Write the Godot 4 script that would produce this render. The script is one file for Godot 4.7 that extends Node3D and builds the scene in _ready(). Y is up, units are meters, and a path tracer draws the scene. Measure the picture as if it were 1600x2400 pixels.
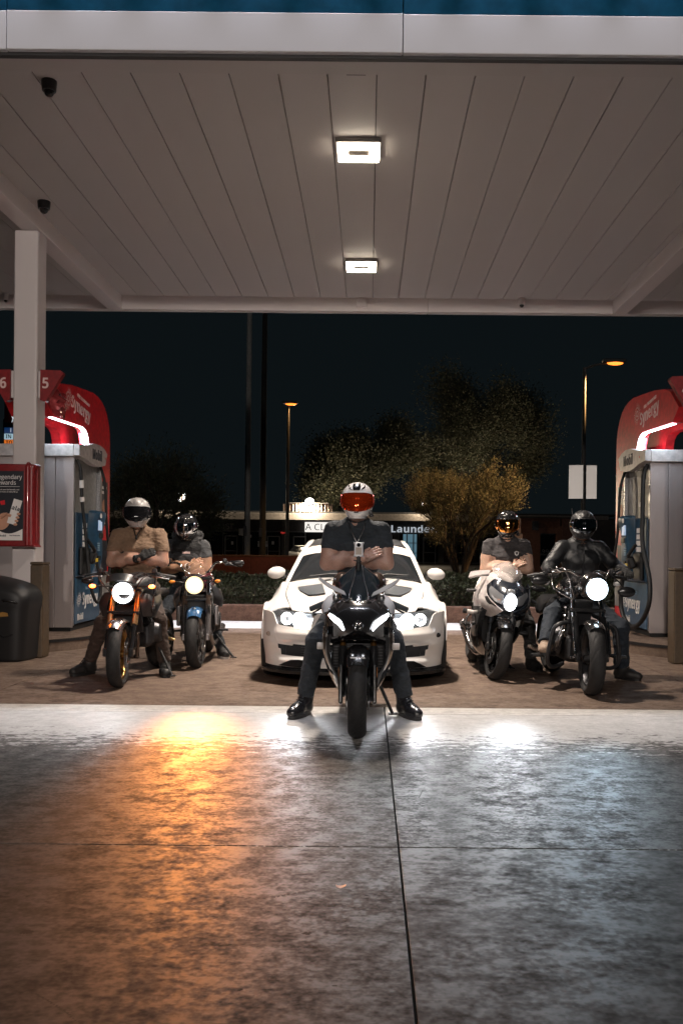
extends Node3D
# A filling station at night: five riders and their motorcycles around a white coupe under a canopy.
# Every thing is built in its own coordinates and then set down on the ground; y is up, metres.

const ROLL := 0.0095
var M := {}
var taken := {}

# ---------------------------------------------------------------- mesh builder
class B:
	var v := PackedVector3Array()
	var n := PackedVector3Array()
	var x := Transform3D.IDENTITY

	func tri(a: Vector3, b: Vector3, c: Vector3, na: Vector3, nb: Vector3, nc: Vector3) -> void:
		a = x * a; b = x * b; c = x * c
		na = x.basis * na; nb = x.basis * nb; nc = x.basis * nc
		if (b - a).cross(c - a).dot(na + nb + nc) > 0.0:
			v.append(a); v.append(c); v.append(b)
			n.append(na); n.append(nc); n.append(nb)
		else:
			v.append(a); v.append(b); v.append(c)
			n.append(na); n.append(nb); n.append(nc)

	func quad(a: Vector3, b: Vector3, c: Vector3, d: Vector3, na: Vector3, nb: Vector3, nc: Vector3, nd: Vector3) -> void:
		tri(a, b, c, na, nb, nc)
		tri(a, c, d, na, nc, nd)

	func flat_quad(a: Vector3, b: Vector3, c: Vector3, d: Vector3, out: Vector3) -> void:
		var nn := (b - a).cross(c - a)
		if nn.length() < 1e-12:
			nn = (c - a).cross(d - a)
		nn = nn.normalized()
		if nn.dot(out) < 0.0:
			nn = -nn
		quad(a, b, c, d, nn, nn, nn, nn)

	# rows of points; wrap joins the last column to the first; thick gives a sheet its second side and rim
	func grid(P: Array, thick := 0.0, wrap := false, skip = null) -> B:
		var R := P.size()
		var C: int = P[0].size()
		var N := []
		for i in R:
			var row := PackedVector3Array()
			for j in C:
				var j0 := (j - 1 + C) % C if wrap else maxi(j - 1, 0)
				var j1 := (j + 1) % C if wrap else mini(j + 1, C - 1)
				var du: Vector3 = P[mini(i + 1, R - 1)][j] - P[maxi(i - 1, 0)][j]
				var dv: Vector3 = P[i][j1] - P[i][j0]
				if dv.length() < 1e-7:
					var k := clampi(i, 1, R - 2)
					if i == 0: k = mini(1, R - 1)
					dv = P[k][j1] - P[k][j0]
				var nn := du.cross(dv)
				if nn.length() < 1e-14:
					nn = row[j - 1] if j > 0 else Vector3.UP
				row.append(nn.normalized())
			N.append(row)
		var last := C if wrap else C - 1
		for i in R - 1:
			for j in last:
				var k := (j + 1) % C
				if skip != null and skip.call((P[i][j] + P[i + 1][j] + P[i][k] + P[i + 1][k]) * 0.25):
					continue
				quad(P[i][j], P[i + 1][j], P[i + 1][k], P[i][k], N[i][j], N[i + 1][j], N[i + 1][k], N[i][k])
				if thick != 0.0:
					quad(P[i][j] - N[i][j] * thick, P[i + 1][j] - N[i + 1][j] * thick, P[i + 1][k] - N[i + 1][k] * thick, P[i][k] - N[i][k] * thick, -N[i][j], -N[i + 1][j], -N[i + 1][k], -N[i][k])
		if thick != 0.0:
			for j in last:
				var k := (j + 1) % C
				flat_quad(P[0][j], P[0][k], P[0][k] - N[0][k] * thick, P[0][j] - N[0][j] * thick, P[0][j] - P[1][j])
				flat_quad(P[R - 1][j], P[R - 1][k], P[R - 1][k] - N[R - 1][k] * thick, P[R - 1][j] - N[R - 1][j] * thick, P[R - 1][j] - P[R - 2][j])
			if not wrap:
				for i in R - 1:
					flat_quad(P[i][0], P[i + 1][0], P[i + 1][0] - N[i + 1][0] * thick, P[i][0] - N[i][0] * thick, P[i][0] - P[i][1])
					flat_quad(P[i][C - 1], P[i + 1][C - 1], P[i + 1][C - 1] - N[i + 1][C - 1] * thick, P[i][C - 1] - N[i][C - 1] * thick, P[i][C - 1] - P[i][C - 2])
		return self

	# profile of (radius, height) turned round the y axis of xf; a doubled point makes a crisp edge
	func lathe(profile: Array, xf := Transform3D.IDENTITY, seg := 24) -> B:
		var P := []
		for q in profile:
			var row := PackedVector3Array()
			for j in seg:
				var a := TAU * j / seg
				row.append(xf * Vector3(q.x * cos(a), q.y, q.x * sin(a)))
			P.append(row)
		return grid(P, 0.0, true)

	func cyl(a: Vector3, b: Vector3, r: float, seg := 16, r2 := -1.0, bevel := 0.12) -> B:
		var h := (b - a).length()
		if r2 < 0.0: r2 = r
		var e := minf(bevel * minf(r, r2), h * 0.3)
		return lathe([Vector2(0, 0), Vector2(r - e, 0), Vector2(r - e, 0), Vector2(r, e), Vector2(r, e), Vector2(r2, h - e), Vector2(r2, h - e), Vector2(r2 - e, h), Vector2(r2 - e, h), Vector2(0, h)], B.along(a, b), seg)

	static func along(a: Vector3, b: Vector3) -> Transform3D:
		var y := (b - a).normalized()
		var s := Vector3.RIGHT if absf(y.x) < 0.8 else Vector3.UP
		var z := s.cross(y).normalized()
		return Transform3D(Basis(y.cross(z), y, z), a)

	func tube(pts: Array, r, seg := 10, caps := true, smooth := 0) -> B:
		var p := pts
		var rr := []
		for i in pts.size():
			rr.append(r[i] if r is Array else r)
		if smooth > 0:
			p = []
			var r2 := []
			for i in pts.size() - 1:
				for s in smooth:
					var t := float(s) / smooth
					p.append(B.cr(pts[maxi(i - 1, 0)], pts[i], pts[i + 1], pts[mini(i + 2, pts.size() - 1)], t))
					r2.append(lerpf(rr[i], rr[i + 1], t))
			p.append(pts[-1])
			r2.append(rr[-1])
			rr = r2
		var P := []
		var up := Vector3.ZERO
		for i in p.size():
			var d: Vector3 = (p[mini(i + 1, p.size() - 1)] - p[maxi(i - 1, 0)]).normalized()
			if up == Vector3.ZERO:
				up = d.cross(Vector3.RIGHT if absf(d.x) < 0.8 else Vector3.UP).normalized()
			up = (up - d * up.dot(d)).normalized()
			var s := d.cross(up)
			var row := PackedVector3Array()
			for j in seg:
				var a := TAU * j / seg
				row.append(p[i] + (up * cos(a) + s * sin(a)) * rr[i])
			P.append(row)
		grid(P, 0.0, true)
		if caps:
			for e in [0, p.size() - 1]:
				var d: Vector3 = (p[0] - p[1]).normalized() if e == 0 else (p[-1] - p[-2]).normalized()
				for j in seg:
					tri(p[e], P[e][j], P[e][(j + 1) % seg], d, d, d)
		return self

	static func cr(a: Vector3, b: Vector3, c: Vector3, d: Vector3, t: float) -> Vector3:
		return 0.5 * (2.0 * b + (c - a) * t + (2.0 * a - 5.0 * b + 4.0 * c - d) * t * t + (3.0 * b - a - 3.0 * c + d) * t * t * t)

	static func smooth(rows: Array, su: int, sv: int) -> Array:
		var mid := []
		for row in rows:
			var o := PackedVector3Array()
			var C: int = row.size()
			for j in C - 1:
				for s in sv:
					o.append(B.cr(row[maxi(j - 1, 0)], row[j], row[j + 1], row[mini(j + 2, C - 1)], float(s) / sv))
			o.append(row[C - 1])
			mid.append(o)
		var out := []
		var R := mid.size()
		for i in R - 1:
			for s in su:
				var o := PackedVector3Array()
				for j in mid[0].size():
					o.append(B.cr(mid[maxi(i - 1, 0)][j], mid[i][j], mid[i + 1][j], mid[mini(i + 2, R - 1)][j], float(s) / su))
				out.append(o)
		out.append(mid[R - 1])
		return out

	# half rows from the middle (x = 0) outwards become whole rows
	static func sym(rows: Array) -> Array:
		var out := []
		for row in rows:
			var o := []
			for j in range(row.size() - 1, 0, -1):
				o.append(Vector3(-row[j].x, row[j].y, row[j].z))
			for p in row:
				o.append(p)
			out.append(o)
		return out

	static func flip(rows: Array) -> Array:
		var out := []
		for row in rows:
			var o := []
			for p in row:
				o.append(Vector3(-p.x, p.y, p.z))
			out.append(o)
		return out

	func box(c: Vector3, s: Vector3, r := 0.0, basis := Basis.IDENTITY) -> B:
		var h := s * 0.5
		r = minf(r, minf(h.x, minf(h.y, h.z)) * 0.98)
		var xf := Transform3D(basis, c)
		for ax in 3:
			var bx := (ax + 1) % 3
			var cx := (ax + 2) % 3
			var U := [-h[bx], h[bx]] if r <= 0.0 else [-h[bx], -h[bx] + r, h[bx] - r, h[bx]]
			var W := [-h[cx], h[cx]] if r <= 0.0 else [-h[cx], -h[cx] + r, h[cx] - r, h[cx]]
			for sg in [-1.0, 1.0]:
				var P := []
				var N := []
				for u in U:
					var pr := []
					var nr := []
					for w in W:
						var p := Vector3.ZERO
						p[ax] = sg * h[ax]
						p[bx] = u
						p[cx] = w
						var nn := Vector3.ZERO
						nn[ax] = sg
						if r > 0.0:
							var q := p.clamp(-h + Vector3.ONE * r, h - Vector3.ONE * r)
							nn = (p - q).normalized()
							p = q + nn * r
						pr.append(xf * p)
						nr.append(basis * nn)
					P.append(pr)
					N.append(nr)
				for i in U.size() - 1:
					for j in W.size() - 1:
						quad(P[i][j], P[i + 1][j], P[i + 1][j + 1], P[i][j + 1], N[i][j], N[i + 1][j], N[i + 1][j + 1], N[i][j + 1])
		return self

	func ball(c: Vector3, r: Vector3, lat := 12, lon := 18, basis := Basis.IDENTITY) -> B:
		var P := []
		for i in lat + 1:
			var a := PI * i / lat - PI / 2
			var row := PackedVector3Array()
			for j in lon:
				var b := TAU * j / lon
				row.append(c + basis * Vector3(r.x * cos(a) * cos(b), r.y * sin(a), r.z * cos(a) * sin(b)))
			P.append(row)
		return grid(P, 0.0, true)

	# outline in x, y pushed out along z by depth (centred)
	func prism(poly: Array, depth: float, xf := Transform3D.IDENTITY) -> B:
		var pts := PackedVector2Array(poly)
		var ids := Geometry2D.triangulate_polygon(pts)
		var h := depth * 0.5
		for sg in [-1.0, 1.0]:
			var nn := xf.basis * Vector3(0, 0, sg)
			for i in range(0, ids.size(), 3):
				tri(xf * Vector3(pts[ids[i]].x, pts[ids[i]].y, sg * h), xf * Vector3(pts[ids[i + 1]].x, pts[ids[i + 1]].y, sg * h), xf * Vector3(pts[ids[i + 2]].x, pts[ids[i + 2]].y, sg * h), nn, nn, nn)
		var turn := 0.0
		for i in pts.size():
			turn += pts[i].cross(pts[(i + 1) % pts.size()])
		for i in pts.size():
			var a := pts[i]
			var b := pts[(i + 1) % pts.size()]
			var e := (b - a).normalized() * signf(turn)
			var nn := xf.basis * Vector3(e.y, -e.x, 0)
			quad(xf * Vector3(a.x, a.y, -h), xf * Vector3(b.x, b.y, -h), xf * Vector3(b.x, b.y, h), xf * Vector3(a.x, a.y, h), nn, nn, nn, nn)
		return self

	func mesh() -> ArrayMesh:
		var arr := []
		arr.resize(Mesh.ARRAY_MAX)
		arr[Mesh.ARRAY_VERTEX] = v
		arr[Mesh.ARRAY_NORMAL] = n
		var m := ArrayMesh.new()
		m.add_surface_from_arrays(Mesh.PRIMITIVE_TRIANGLES, arr)
		return m

# ---------------------------------------------------------------- naming and placing
func numbered(called: String) -> String:
	if not taken.has(called):
		taken[called] = 0
		return called
	taken[called] += 1
	return "%s_%03d" % [called, taken[called]]

func tag(o: Node, label := "", category := "", group := "", kind := "") -> Node:
	if label: o.set_meta("label", label)
	if category: o.set_meta("category", category)
	if group: o.set_meta("group", group)
	if kind: o.set_meta("kind", kind)
	return o

func thing(called: String, label: String, category: String, at := Vector3.ZERO, turn := 0.0, group := "") -> Node3D:
	var o := Node3D.new()
	o.name = numbered(called)
	o.position = at
	o.rotation.y = turn
	add_child(o)
	tag(o, label, category, group)
	return o

func put(b: B, called: String, m: Material, parent: Node = null) -> MeshInstance3D:
	return put_mesh(b.mesh(), called, m, parent)

func put_mesh(mesh: Mesh, called: String, m: Material, parent: Node = null) -> MeshInstance3D:
	var o := MeshInstance3D.new()
	o.name = numbered(called) if parent == null else called
	o.mesh = mesh
	o.material_override = m
	if parent == null: add_child(o)
	else: parent.add_child(o, true)
	return o

func ground_piece(b: B, called: String, m: Material) -> MeshInstance3D:
	var o := put(b, called, m)
	o.set_meta("kind", "structure")
	return o

func words(said: String, height: float, at: Vector3, basis: Basis, m: Material, parent: Node, bold := true, squeeze := 1.0, called := "lettering") -> MeshInstance3D:
	var t := TextMesh.new()
	var f := SystemFont.new()
	f.font_names = PackedStringArray(["Droid Sans"])
	f.font_weight = 700 if bold else 400
	t.font = f
	t.font_size = 48
	t.pixel_size = height / 35.0
	t.depth = 0.004
	t.curve_step = 1.5
	t.text = said
	var o := put_mesh(t, called, m, parent)
	o.transform = Transform3D(basis * Basis.from_scale(Vector3(squeeze, 1, 1)), at)
	return o

# ---------------------------------------------------------------- materials
func lin(r: float, g: float, b: float) -> Color:
	return Color(r, g, b).linear_to_srgb()

func mt(called: String, c: Color, rough: float, metal := 0.0, coat := 0.0) -> StandardMaterial3D:
	var m := StandardMaterial3D.new()
	m.resource_name = called
	m.albedo_color = c
	m.roughness = rough
	m.metallic = metal
	if coat > 0.0:
		m.clearcoat_enabled = true
		m.clearcoat = coat
		m.clearcoat_roughness = 0.04
	M[called] = m
	return m

func glow(called: String, c: Color, power: float) -> StandardMaterial3D:
	var m := mt(called, lin(0.7, 0.7, 0.7), 0.4)
	m.emission_enabled = true
	m.emission = c
	m.emission_energy_multiplier = power
	return m

func pane(called: String, c: Color, alpha: float) -> StandardMaterial3D:
	var m := mt(called, Color(c.r, c.g, c.b, alpha), 0.03)
	m.transparency = BaseMaterial3D.TRANSPARENCY_ALPHA
	return m

func noise_img(kind: int, freq: float, octaves: int, w: int, h: int, sd: int, gain := 0.5) -> Image:
	var f := FastNoiseLite.new()
	f.seed = sd
	f.noise_type = kind
	f.frequency = freq
	f.fractal_octaves = octaves
	f.fractal_gain = gain
	var im := f.get_seamless_image(w, h)
	im.convert(Image.FORMAT_L8)
	return im

# concrete: returns [albedo texture, roughness texture, relief texture]
# clean: a colour for the paler band that ends in a ragged noise edge, across the first third of the tile
func concrete(sd: int, light: Color, dark: Color, stain: float, r_lo: float, r_hi: float, pale_band := Color.TRANSPARENT) -> Array:
	var s := 768
	var blotch := noise_img(FastNoiseLite.TYPE_SIMPLEX_SMOOTH, 0.017, 6, s, s, sd, 0.80)
	var st := noise_img(FastNoiseLite.TYPE_SIMPLEX_SMOOTH, 0.05, 5, s / 4, s, sd + 1, 0.66)
	st.resize(s, s, Image.INTERPOLATE_CUBIC)
	var grain := noise_img(FastNoiseLite.TYPE_VALUE, 0.35, 3, s, s, sd + 2, 0.6)
	var spot := noise_img(FastNoiseLite.TYPE_SIMPLEX_SMOOTH, 0.10, 4, s / 2, s, sd + 3, 0.75)
	spot.resize(s, s, Image.INTERPOLATE_CUBIC)
	var a := blotch.get_data()
	var b := st.get_data()
	var c := grain.get_data()
	var d := spot.get_data()
	var col := PackedByteArray()
	var rgh := PackedByteArray()
	var bmp := PackedByteArray()
	col.resize(s * s * 3)
	rgh.resize(s * s)
	bmp.resize(s * s)
	var l := [light.r * 255.0, light.g * 255.0, light.b * 255.0]
	var k := [dark.r * 255.0, dark.g * 255.0, dark.b * 255.0]
	# drips and scrapes: small dark spots and thin lines with edges of their own
	var rng := RandomNumberGenerator.new()
	rng.seed = sd
	var mark := PackedByteArray()
	mark.resize(s * s)
	for kk in 90:
		var px := rng.randf() * s
		var py := rng.randf() * s
		var r := rng.randf_range(0.8, 1.6) if kk % 6 else rng.randf_range(2.0, 6.0)
		for dy in range(-int(r) - 1, int(r) + 2):
			for dx in range(-int(r) - 1, int(r) + 2):
				if Vector2(dx, dy * 1.2).length() < r * (0.8 + 0.4 * rng.randf()):
					mark[posmod(int(py) + dy, s) * s + posmod(int(px) + dx, s)] = 150
	for kk in 12:
		var at := Vector2(rng.randf(), rng.randf()) * s
		var dir := Vector2.from_angle(rng.randf_range(-0.9, 0.9) + (PI * 0.5 if kk % 3 == 0 else 0.0))
		for step in rng.randi_range(15, 90):
			at += dir
			dir = dir.rotated(rng.randf_range(-0.02, 0.024))
			if rng.randf() < 0.8:
				for w in (3 if kk % 4 == 0 else 1):
					mark[posmod(int(at.y) + w, s) * s + posmod(int(at.x), s)] = 120
	for i in s * s:
		var q := (a[i] * 0.50 + b[i] * 0.26 + d[i] * 0.24) / 255.0
		var g := (c[i] - 128) / 255.0 * 0.66
		var t := clampf((0.65 - q) * 2.1 + g, 0.0, 1.0) * stain
		t = maxf(t, mark[i] / 200.0)
		var f := 1.0 + g * 0.4
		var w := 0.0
		if pale_band.a > 0.0:
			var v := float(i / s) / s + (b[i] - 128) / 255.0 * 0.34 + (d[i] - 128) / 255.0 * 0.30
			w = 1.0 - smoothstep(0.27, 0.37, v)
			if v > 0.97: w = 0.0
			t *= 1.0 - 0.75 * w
		col[i * 3] = clampi(int(lerpf(lerpf(l[0], k[0], t), lerpf(pale_band.r * 255.0, k[0], t * 0.8), w) * f), 0, 255)
		col[i * 3 + 1] = clampi(int(lerpf(lerpf(l[1], k[1], t), lerpf(pale_band.g * 255.0, k[1], t * 0.8), w) * f), 0, 255)
		col[i * 3 + 2] = clampi(int(lerpf(lerpf(l[2], k[2], t), lerpf(pale_band.b * 255.0, k[2], t * 0.8), w) * f), 0, 255)
		rgh[i] = clampi(int(255.0 * lerpf(r_lo, r_hi, clampf(t * 1.2 + g * 0.7, 0.0, 1.0))), 0, 255)
		bmp[i] = clampi(int(128 + (c[i] - 128) * 0.5 + (b[i] - 128) * 0.5 + (a[i] - 128) * 0.2), 0, 255)
	return [ImageTexture.create_from_image(Image.create_from_data(s, s, false, Image.FORMAT_RGB8, col)),
		ImageTexture.create_from_image(Image.create_from_data(s, s, false, Image.FORMAT_L8, rgh)),
		ImageTexture.create_from_image(Image.create_from_data(s, s, false, Image.FORMAT_L8, bmp))]

func floor_mat(called: String, t: Array, tile: float, relief: float) -> StandardMaterial3D:
	var m := mt(called, Color.WHITE, 1.0)
	m.albedo_texture = t[0]
	m.roughness_texture = t[1]
	m.uv1_triplanar = true
	m.uv1_world_triplanar = true
	m.uv1_scale = Vector3.ONE / tile
	m.metallic_specular = 0.31
	m.heightmap_enabled = true
	m.heightmap_texture = t[2]
	m.heightmap_scale = relief
	return m

# a grey speckle multiplied over the colour, in the thing's own axes
var speck: Texture2D
var folds: Texture2D
func worn(m: StandardMaterial3D, scale := 2.0, rough_too := true) -> StandardMaterial3D:
	m.albedo_texture = speck
	m.uv1_triplanar = true
	m.uv1_scale = Vector3.ONE * scale
	return m

# ---------------------------------------------------------------- bodies: tapered bones joined by a smooth minimum, meshed as surface nets
# bone: [from, to, radius_from, radius_to, flat_end]
func sdf(b: B, bones: Array, cell: float, k: float, wrinkle := 0.0, sd := 0, cuts := []) -> B:
	var lo := Vector3.ONE * 1e9
	var hi := -lo
	for q in bones:
		for e in 2:
			lo = lo.min(q[e] - Vector3.ONE * q[2 + e])
			hi = hi.max(q[e] + Vector3.ONE * q[2 + e])
	lo -= Vector3.ONE * cell * 3.0
	hi += Vector3.ONE * cell * 3.0
	var nx := int((hi.x - lo.x) / cell) + 2
	var ny := int((hi.y - lo.y) / cell) + 2
	var nz := int((hi.z - lo.z) / cell) + 2
	var sy := nx
	var sz := nx * ny
	var g := PackedFloat32Array()
	g.resize(nx * ny * nz)
	g.fill(1.0)
	for q in bones:
		var a: Vector3 = q[0]
		var ab: Vector3 = q[1] - a
		var ra: float = q[2]
		var rd: float = q[3] - ra
		var flat_end: bool = q.size() > 4 and q[4]
		var dir := ab.normalized()
		var tip: Vector3 = q[1]
		var l2 := maxf(ab.length_squared(), 1e-9)
		var pad := maxf(ra, ra + rd) + cell * 2.2 + k * 0.5
		var mn := (a.min(tip) - Vector3.ONE * pad - lo) / cell
		var mx := (a.max(tip) + Vector3.ONE * pad - lo) / cell
		var x0 := maxi(int(mn.x), 0)
		var x1 := mini(int(mx.x) + 1, nx - 1)
		for iz in range(maxi(int(mn.z), 0), mini(int(mx.z) + 1, nz - 1) + 1):
			for iy in range(maxi(int(mn.y), 0), mini(int(mx.y) + 1, ny - 1) + 1):
				var at := iz * sz + iy * sy
				var p := Vector3(lo.x + x0 * cell, lo.y + iy * cell, lo.z + iz * cell) - a
				for ix in range(x0, x1 + 1):
					var t := clampf(p.dot(ab) / l2, 0.0, 1.0)
					var d := (p - ab * t).length() - ra - rd * t
					if flat_end:
						d = maxf(d, (p - ab).dot(dir))
					var o := g[at + ix]
					var h := k - absf(d - o)
					g[at + ix] = minf(d, o) - (h * h * 0.25 / k if h > 0.0 else 0.0)
					p.x += cell
	var hems := []
	for q in bones:
		if q.size() > 4 and q[4]:
			hems.append([q[1], (q[1] - q[0]).normalized(), pow(q[3] * 1.5, 2.0)])
	if wrinkle > 0.0 or cuts.size():
		var f := FastNoiseLite.new()
		f.seed = sd
		f.noise_type = FastNoiseLite.TYPE_SIMPLEX_SMOOTH
		f.fractal_type = FastNoiseLite.FRACTAL_RIDGED
		f.frequency = 6.5
		f.fractal_octaves = 2
		f.fractal_gain = 0.35
		for i in g.size():
			var d := g[i]
			if d > cell * 2.5 or d < -cell * 4.0:
				continue
			var p := Vector3(lo.x + (i % nx) * cell, lo.y + ((i / sy) % ny) * cell, lo.z + (i / sz) * cell)
			if wrinkle > 0.0:
				d -= wrinkle * f.get_noise_3d(p.x * 0.9 + p.y * 0.5, p.y * 1.1 - p.x * 0.35, p.z)
			for c in cuts:
				d = maxf(d, (p - c[0]).dot(c[1]))
			for c in hems:
				var e: Vector3 = p - c[0]
				var k2 := e.dot(c[1])
				if k2 > -0.02 and k2 < 0.06 and (e - c[1] * k2).length_squared() < c[2]:
					d = maxf(d, k2)
			g[i] = d
	var ids := PackedInt32Array()
	ids.resize(g.size())
	ids.fill(-1)
	var V := PackedVector3Array()
	var N := PackedVector3Array()
	var off := [0, 1, sy, sy + 1, sz, sz + 1, sz + sy, sz + sy + 1]
	var edges := [[0, 1], [2, 3], [4, 5], [6, 7], [0, 2], [1, 3], [4, 6], [5, 7], [0, 4], [1, 5], [2, 6], [3, 7]]
	var corner := []
	for e in 8:
		corner.append(Vector3(e & 1, (e >> 1) & 1, e >> 2))
	var far := cell * 2.0
	var e8 := PackedFloat32Array()
	e8.resize(8)
	for i in g.size() - sz - sy - 1:
		if absf(g[i]) > far:
			continue
		var inside := 0
		for e in 8:
			e8[e] = g[i + off[e]]
			if e8[e] < 0.0: inside += 1
		if inside == 0 or inside == 8:
			continue
		var s := Vector3.ZERO
		var m := 0
		for e in edges:
			var da := e8[e[0]]
			var db := e8[e[1]]
			if (da < 0.0) != (db < 0.0):
				s += corner[e[0]].lerp(corner[e[1]], da / (da - db))
				m += 1
		ids[i] = V.size()
		V.append(Vector3(lo.x + (i % nx) * cell, lo.y + ((i / sy) % ny) * cell, lo.z + (i / sz) * cell) + s / m * cell)
		N.append(Vector3(e8[1] + e8[3] + e8[5] + e8[7] - e8[0] - e8[2] - e8[4] - e8[6], e8[2] + e8[3] + e8[6] + e8[7] - e8[0] - e8[1] - e8[4] - e8[5], e8[4] + e8[5] + e8[6] + e8[7] - e8[0] - e8[1] - e8[2] - e8[3]).normalized())
	var st := [[1, sy, sz], [sy, sz, 1], [sz, 1, sy]]
	for i in range(sz + sy + 1, g.size() - sz - sy - 1):
		if absf(g[i]) > far:
			continue
		for w in st:
			if (g[i] < 0.0) == (g[i + w[0]] < 0.0):
				continue
			var q0 := ids[i]
			var q1 := ids[i - w[1]]
			var q2 := ids[i - w[1] - w[2]]
			var q3 := ids[i - w[2]]
			if q0 < 0 or q1 < 0 or q2 < 0 or q3 < 0:
				continue
			b.quad(V[q0], V[q1], V[q2], V[q3], N[q0], N[q1], N[q2], N[q3])
	return b

# a hand as bones: palm, four fingers of three pieces, thumb. f: towards the fingers, o: out of the back of the hand, s: thumb side
func hand_bones(w: Vector3, f: Vector3, o: Vector3, s: Vector3, curl: float, k := 1.0) -> Array:
	f = f.normalized()
	o = (o - f * o.dot(f)).normalized()
	s = f.cross(o) * signf(f.cross(o).dot(s))
	var r := []
	var lens := [0.068, 0.078, 0.072, 0.056]
	for i in 4:
		var side := (1.5 - i) * 0.021 * k
		var root := w + f * 0.088 * k + s * side
		r.append([w + s * side * 0.7 + f * 0.012, root, 0.013 * k, 0.0115 * k])
		var p := root
		var d := f + s * (1.5 - i) * 0.05
		for j in 3:
			d = (d - o * curl * (0.45 + 0.2 * j)).normalized()
			var q: Vector3 = p + d * lens[i] * k * [0.45, 0.3, 0.25][j]
			r.append([p, q, (0.0098 - 0.0009 * j) * k, (0.0090 - 0.0009 * j) * k])
			p = q
	var tb := w + f * 0.028 * k + s * 0.03 * k
	var t1 := tb + (f * 0.55 + s * 0.65 - o * 0.25).normalized() * 0.042 * k
	var t2 := t1 + (f * 0.9 + s * 0.2 - o * 0.3).normalized() * 0.034 * k
	r.append([w + f * 0.015, tb, 0.015 * k, 0.015 * k])
	r.append([tb, t1, 0.0135 * k, 0.0115 * k])
	r.append([t1, t2, 0.0112 * k, 0.0092 * k])
	return r

# full-face helmet round its own middle, facing +z
func helmet(o: Node3D, c: Vector3, turn: float, tilt: float, shell: Material, visor: Material, trim: Material, size := 1.0, style := 0) -> void:
	var b := B.new()
	b.x = Transform3D(Basis(Vector3.UP, turn) * Basis(Vector3.RIGHT, tilt) * Basis.from_scale(Vector3.ONE * size), c)
	var shape := func(az: float, el: float, out: float) -> Vector3:
		# az 0 = front
		var front := cos(az)
		var rx := 0.128
		var ry := 0.148 if el > 0.0 else 0.150
		var rz := 0.150 if front > 0.0 else 0.158
		var ce := cos(el)
		ce = pow(maxf(ce, 0.0), 0.86)
		var p := Vector3(sin(az) * rx * ce, sin(el) * ry, cos(az) * rz * ce)
		if el < 0.0:
			var low := sin(-el)
			p.z += low * 0.045 * maxf(front, 0.0)          # chin bar reaches forward
			p.x *= 1.0 - 0.22 * low * low
			p.z *= 1.0 - 0.10 * low * low * (1.0 - maxf(front, 0.0))
		return p * (1.0 + out / 0.14)
	var P := []
	for i in 27:
		var el := lerpf(-1.05, PI / 2, i / 26.0)
		var row := PackedVector3Array()
		for j in 48:
			row.append(shape.call(TAU * j / 48.0, el, 0.0))
		P.append(row)
	b.grid(P, 0.0, true)
	# rolled neck edge and dark opening
	var ring := []
	for j in 49:
		ring.append(P[0][j % 48])
	b.tube(ring, 0.009, 8, false)
	var he := put(b, "helmet", shell, o)
	var vb := B.new()
	vb.x = b.x
	var Q := []
	for i in 11:
		var el := lerpf(-0.57, 0.36, i / 10.0)
		var row := PackedVector3Array()
		for j in 37:
			var u := lerpf(-1.0, 1.0, j / 36.0)
			var e2 := el * (1.0 - 0.20 * pow(absf(u), 4.0))
			if el < 0.0: e2 = el * (1.0 - 0.62 * pow(absf(u), 2.2))
			row.append(shape.call(u * 1.28, e2, 0.0055))
		Q.append(row)
	vb.grid(Q, 0.0045)
	put(vb, "visor", visor, he)
	var tb := B.new()
	tb.x = b.x
	var edge := []
	for j in 25:
		var u := lerpf(-1.0, 1.0, j / 24.0)
		edge.append(shape.call(u * 1.28, 0.36 * (1.0 - 0.20 * pow(absf(u), 4.0)) + 0.03, 0.002))
	tb.tube(edge, 0.0035, 6)
	# visor pivots, chin vent, brow vent
	for sg in [-1.0, 1.0]:
		tb.cyl(shape.call(sg * 1.36, 0.0, -0.004), shape.call(sg * 1.36, 0.0, 0.006), 0.022, 16)
	tb.box(shape.call(0.0, -0.62, 0.002), Vector3(0.034, 0.014, 0.016), 0.005)
	put(tb, "trim", trim, he)
	var sb := B.new()
	sb.x = b.x
	for sg in [-1.0, 1.0]:
		var ridge := []
		for i in 9:
			var t := i / 8.0
			ridge.append(shape.call(sg * lerpf(0.30, 0.95, t) + (sg * 0.6 if t > 0.9 else 0.0) * 0.0, lerpf(0.56, 1.0, t), 0.001))
		sb.tube(ridge, [0.002, 0.004, 0.006, 0.007, 0.007, 0.006, 0.005, 0.003, 0.001], 8)
	# brow scoop
	var sc := []
	for i in 5:
		var row := []
		for j in 7:
			var u := lerpf(-1.0, 1.0, j / 6.0)
			row.append(shape.call(u * lerpf(0.22, 0.42, i / 4.0), lerpf(0.54, 1.10, i / 4.0), 0.007 * (1.0 - u * u) * sin(PI * clampf(i / 4.0 + 0.12, 0, 1)) + 0.0005))
		sc.append(row)
	sb.grid(B.smooth(sc, 2, 2), 0.003)
	# rear spoiler
	var sp := []
	for i in 3:
		var row := []
		for j in 7:
			var u := lerpf(-1.0, 1.0, j / 6.0)
			row.append(shape.call(PI - u * 0.7, lerpf(0.55, 0.95, i / 2.0), 0.016 - 0.006 * i))
		sp.append(row)
	sb.grid(B.smooth(sp, 2, 2), 0.006)
	put(sb, "shell_fins", shell if style == 0 else trim, he)
	if style == 1 or style == 2:      # clipped-on microphone or camera at the cheek
		var cb := B.new()
		cb.x = b.x
		cb.box(shape.call(1.35, -0.62, 0.014), Vector3(0.026, 0.05, 0.05), 0.008)
		cb.cyl(shape.call(1.28, -0.62, 0.02), shape.call(1.2, -0.62, 0.04), 0.012)
		put(cb, "helmet_camera", trim, he)

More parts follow.
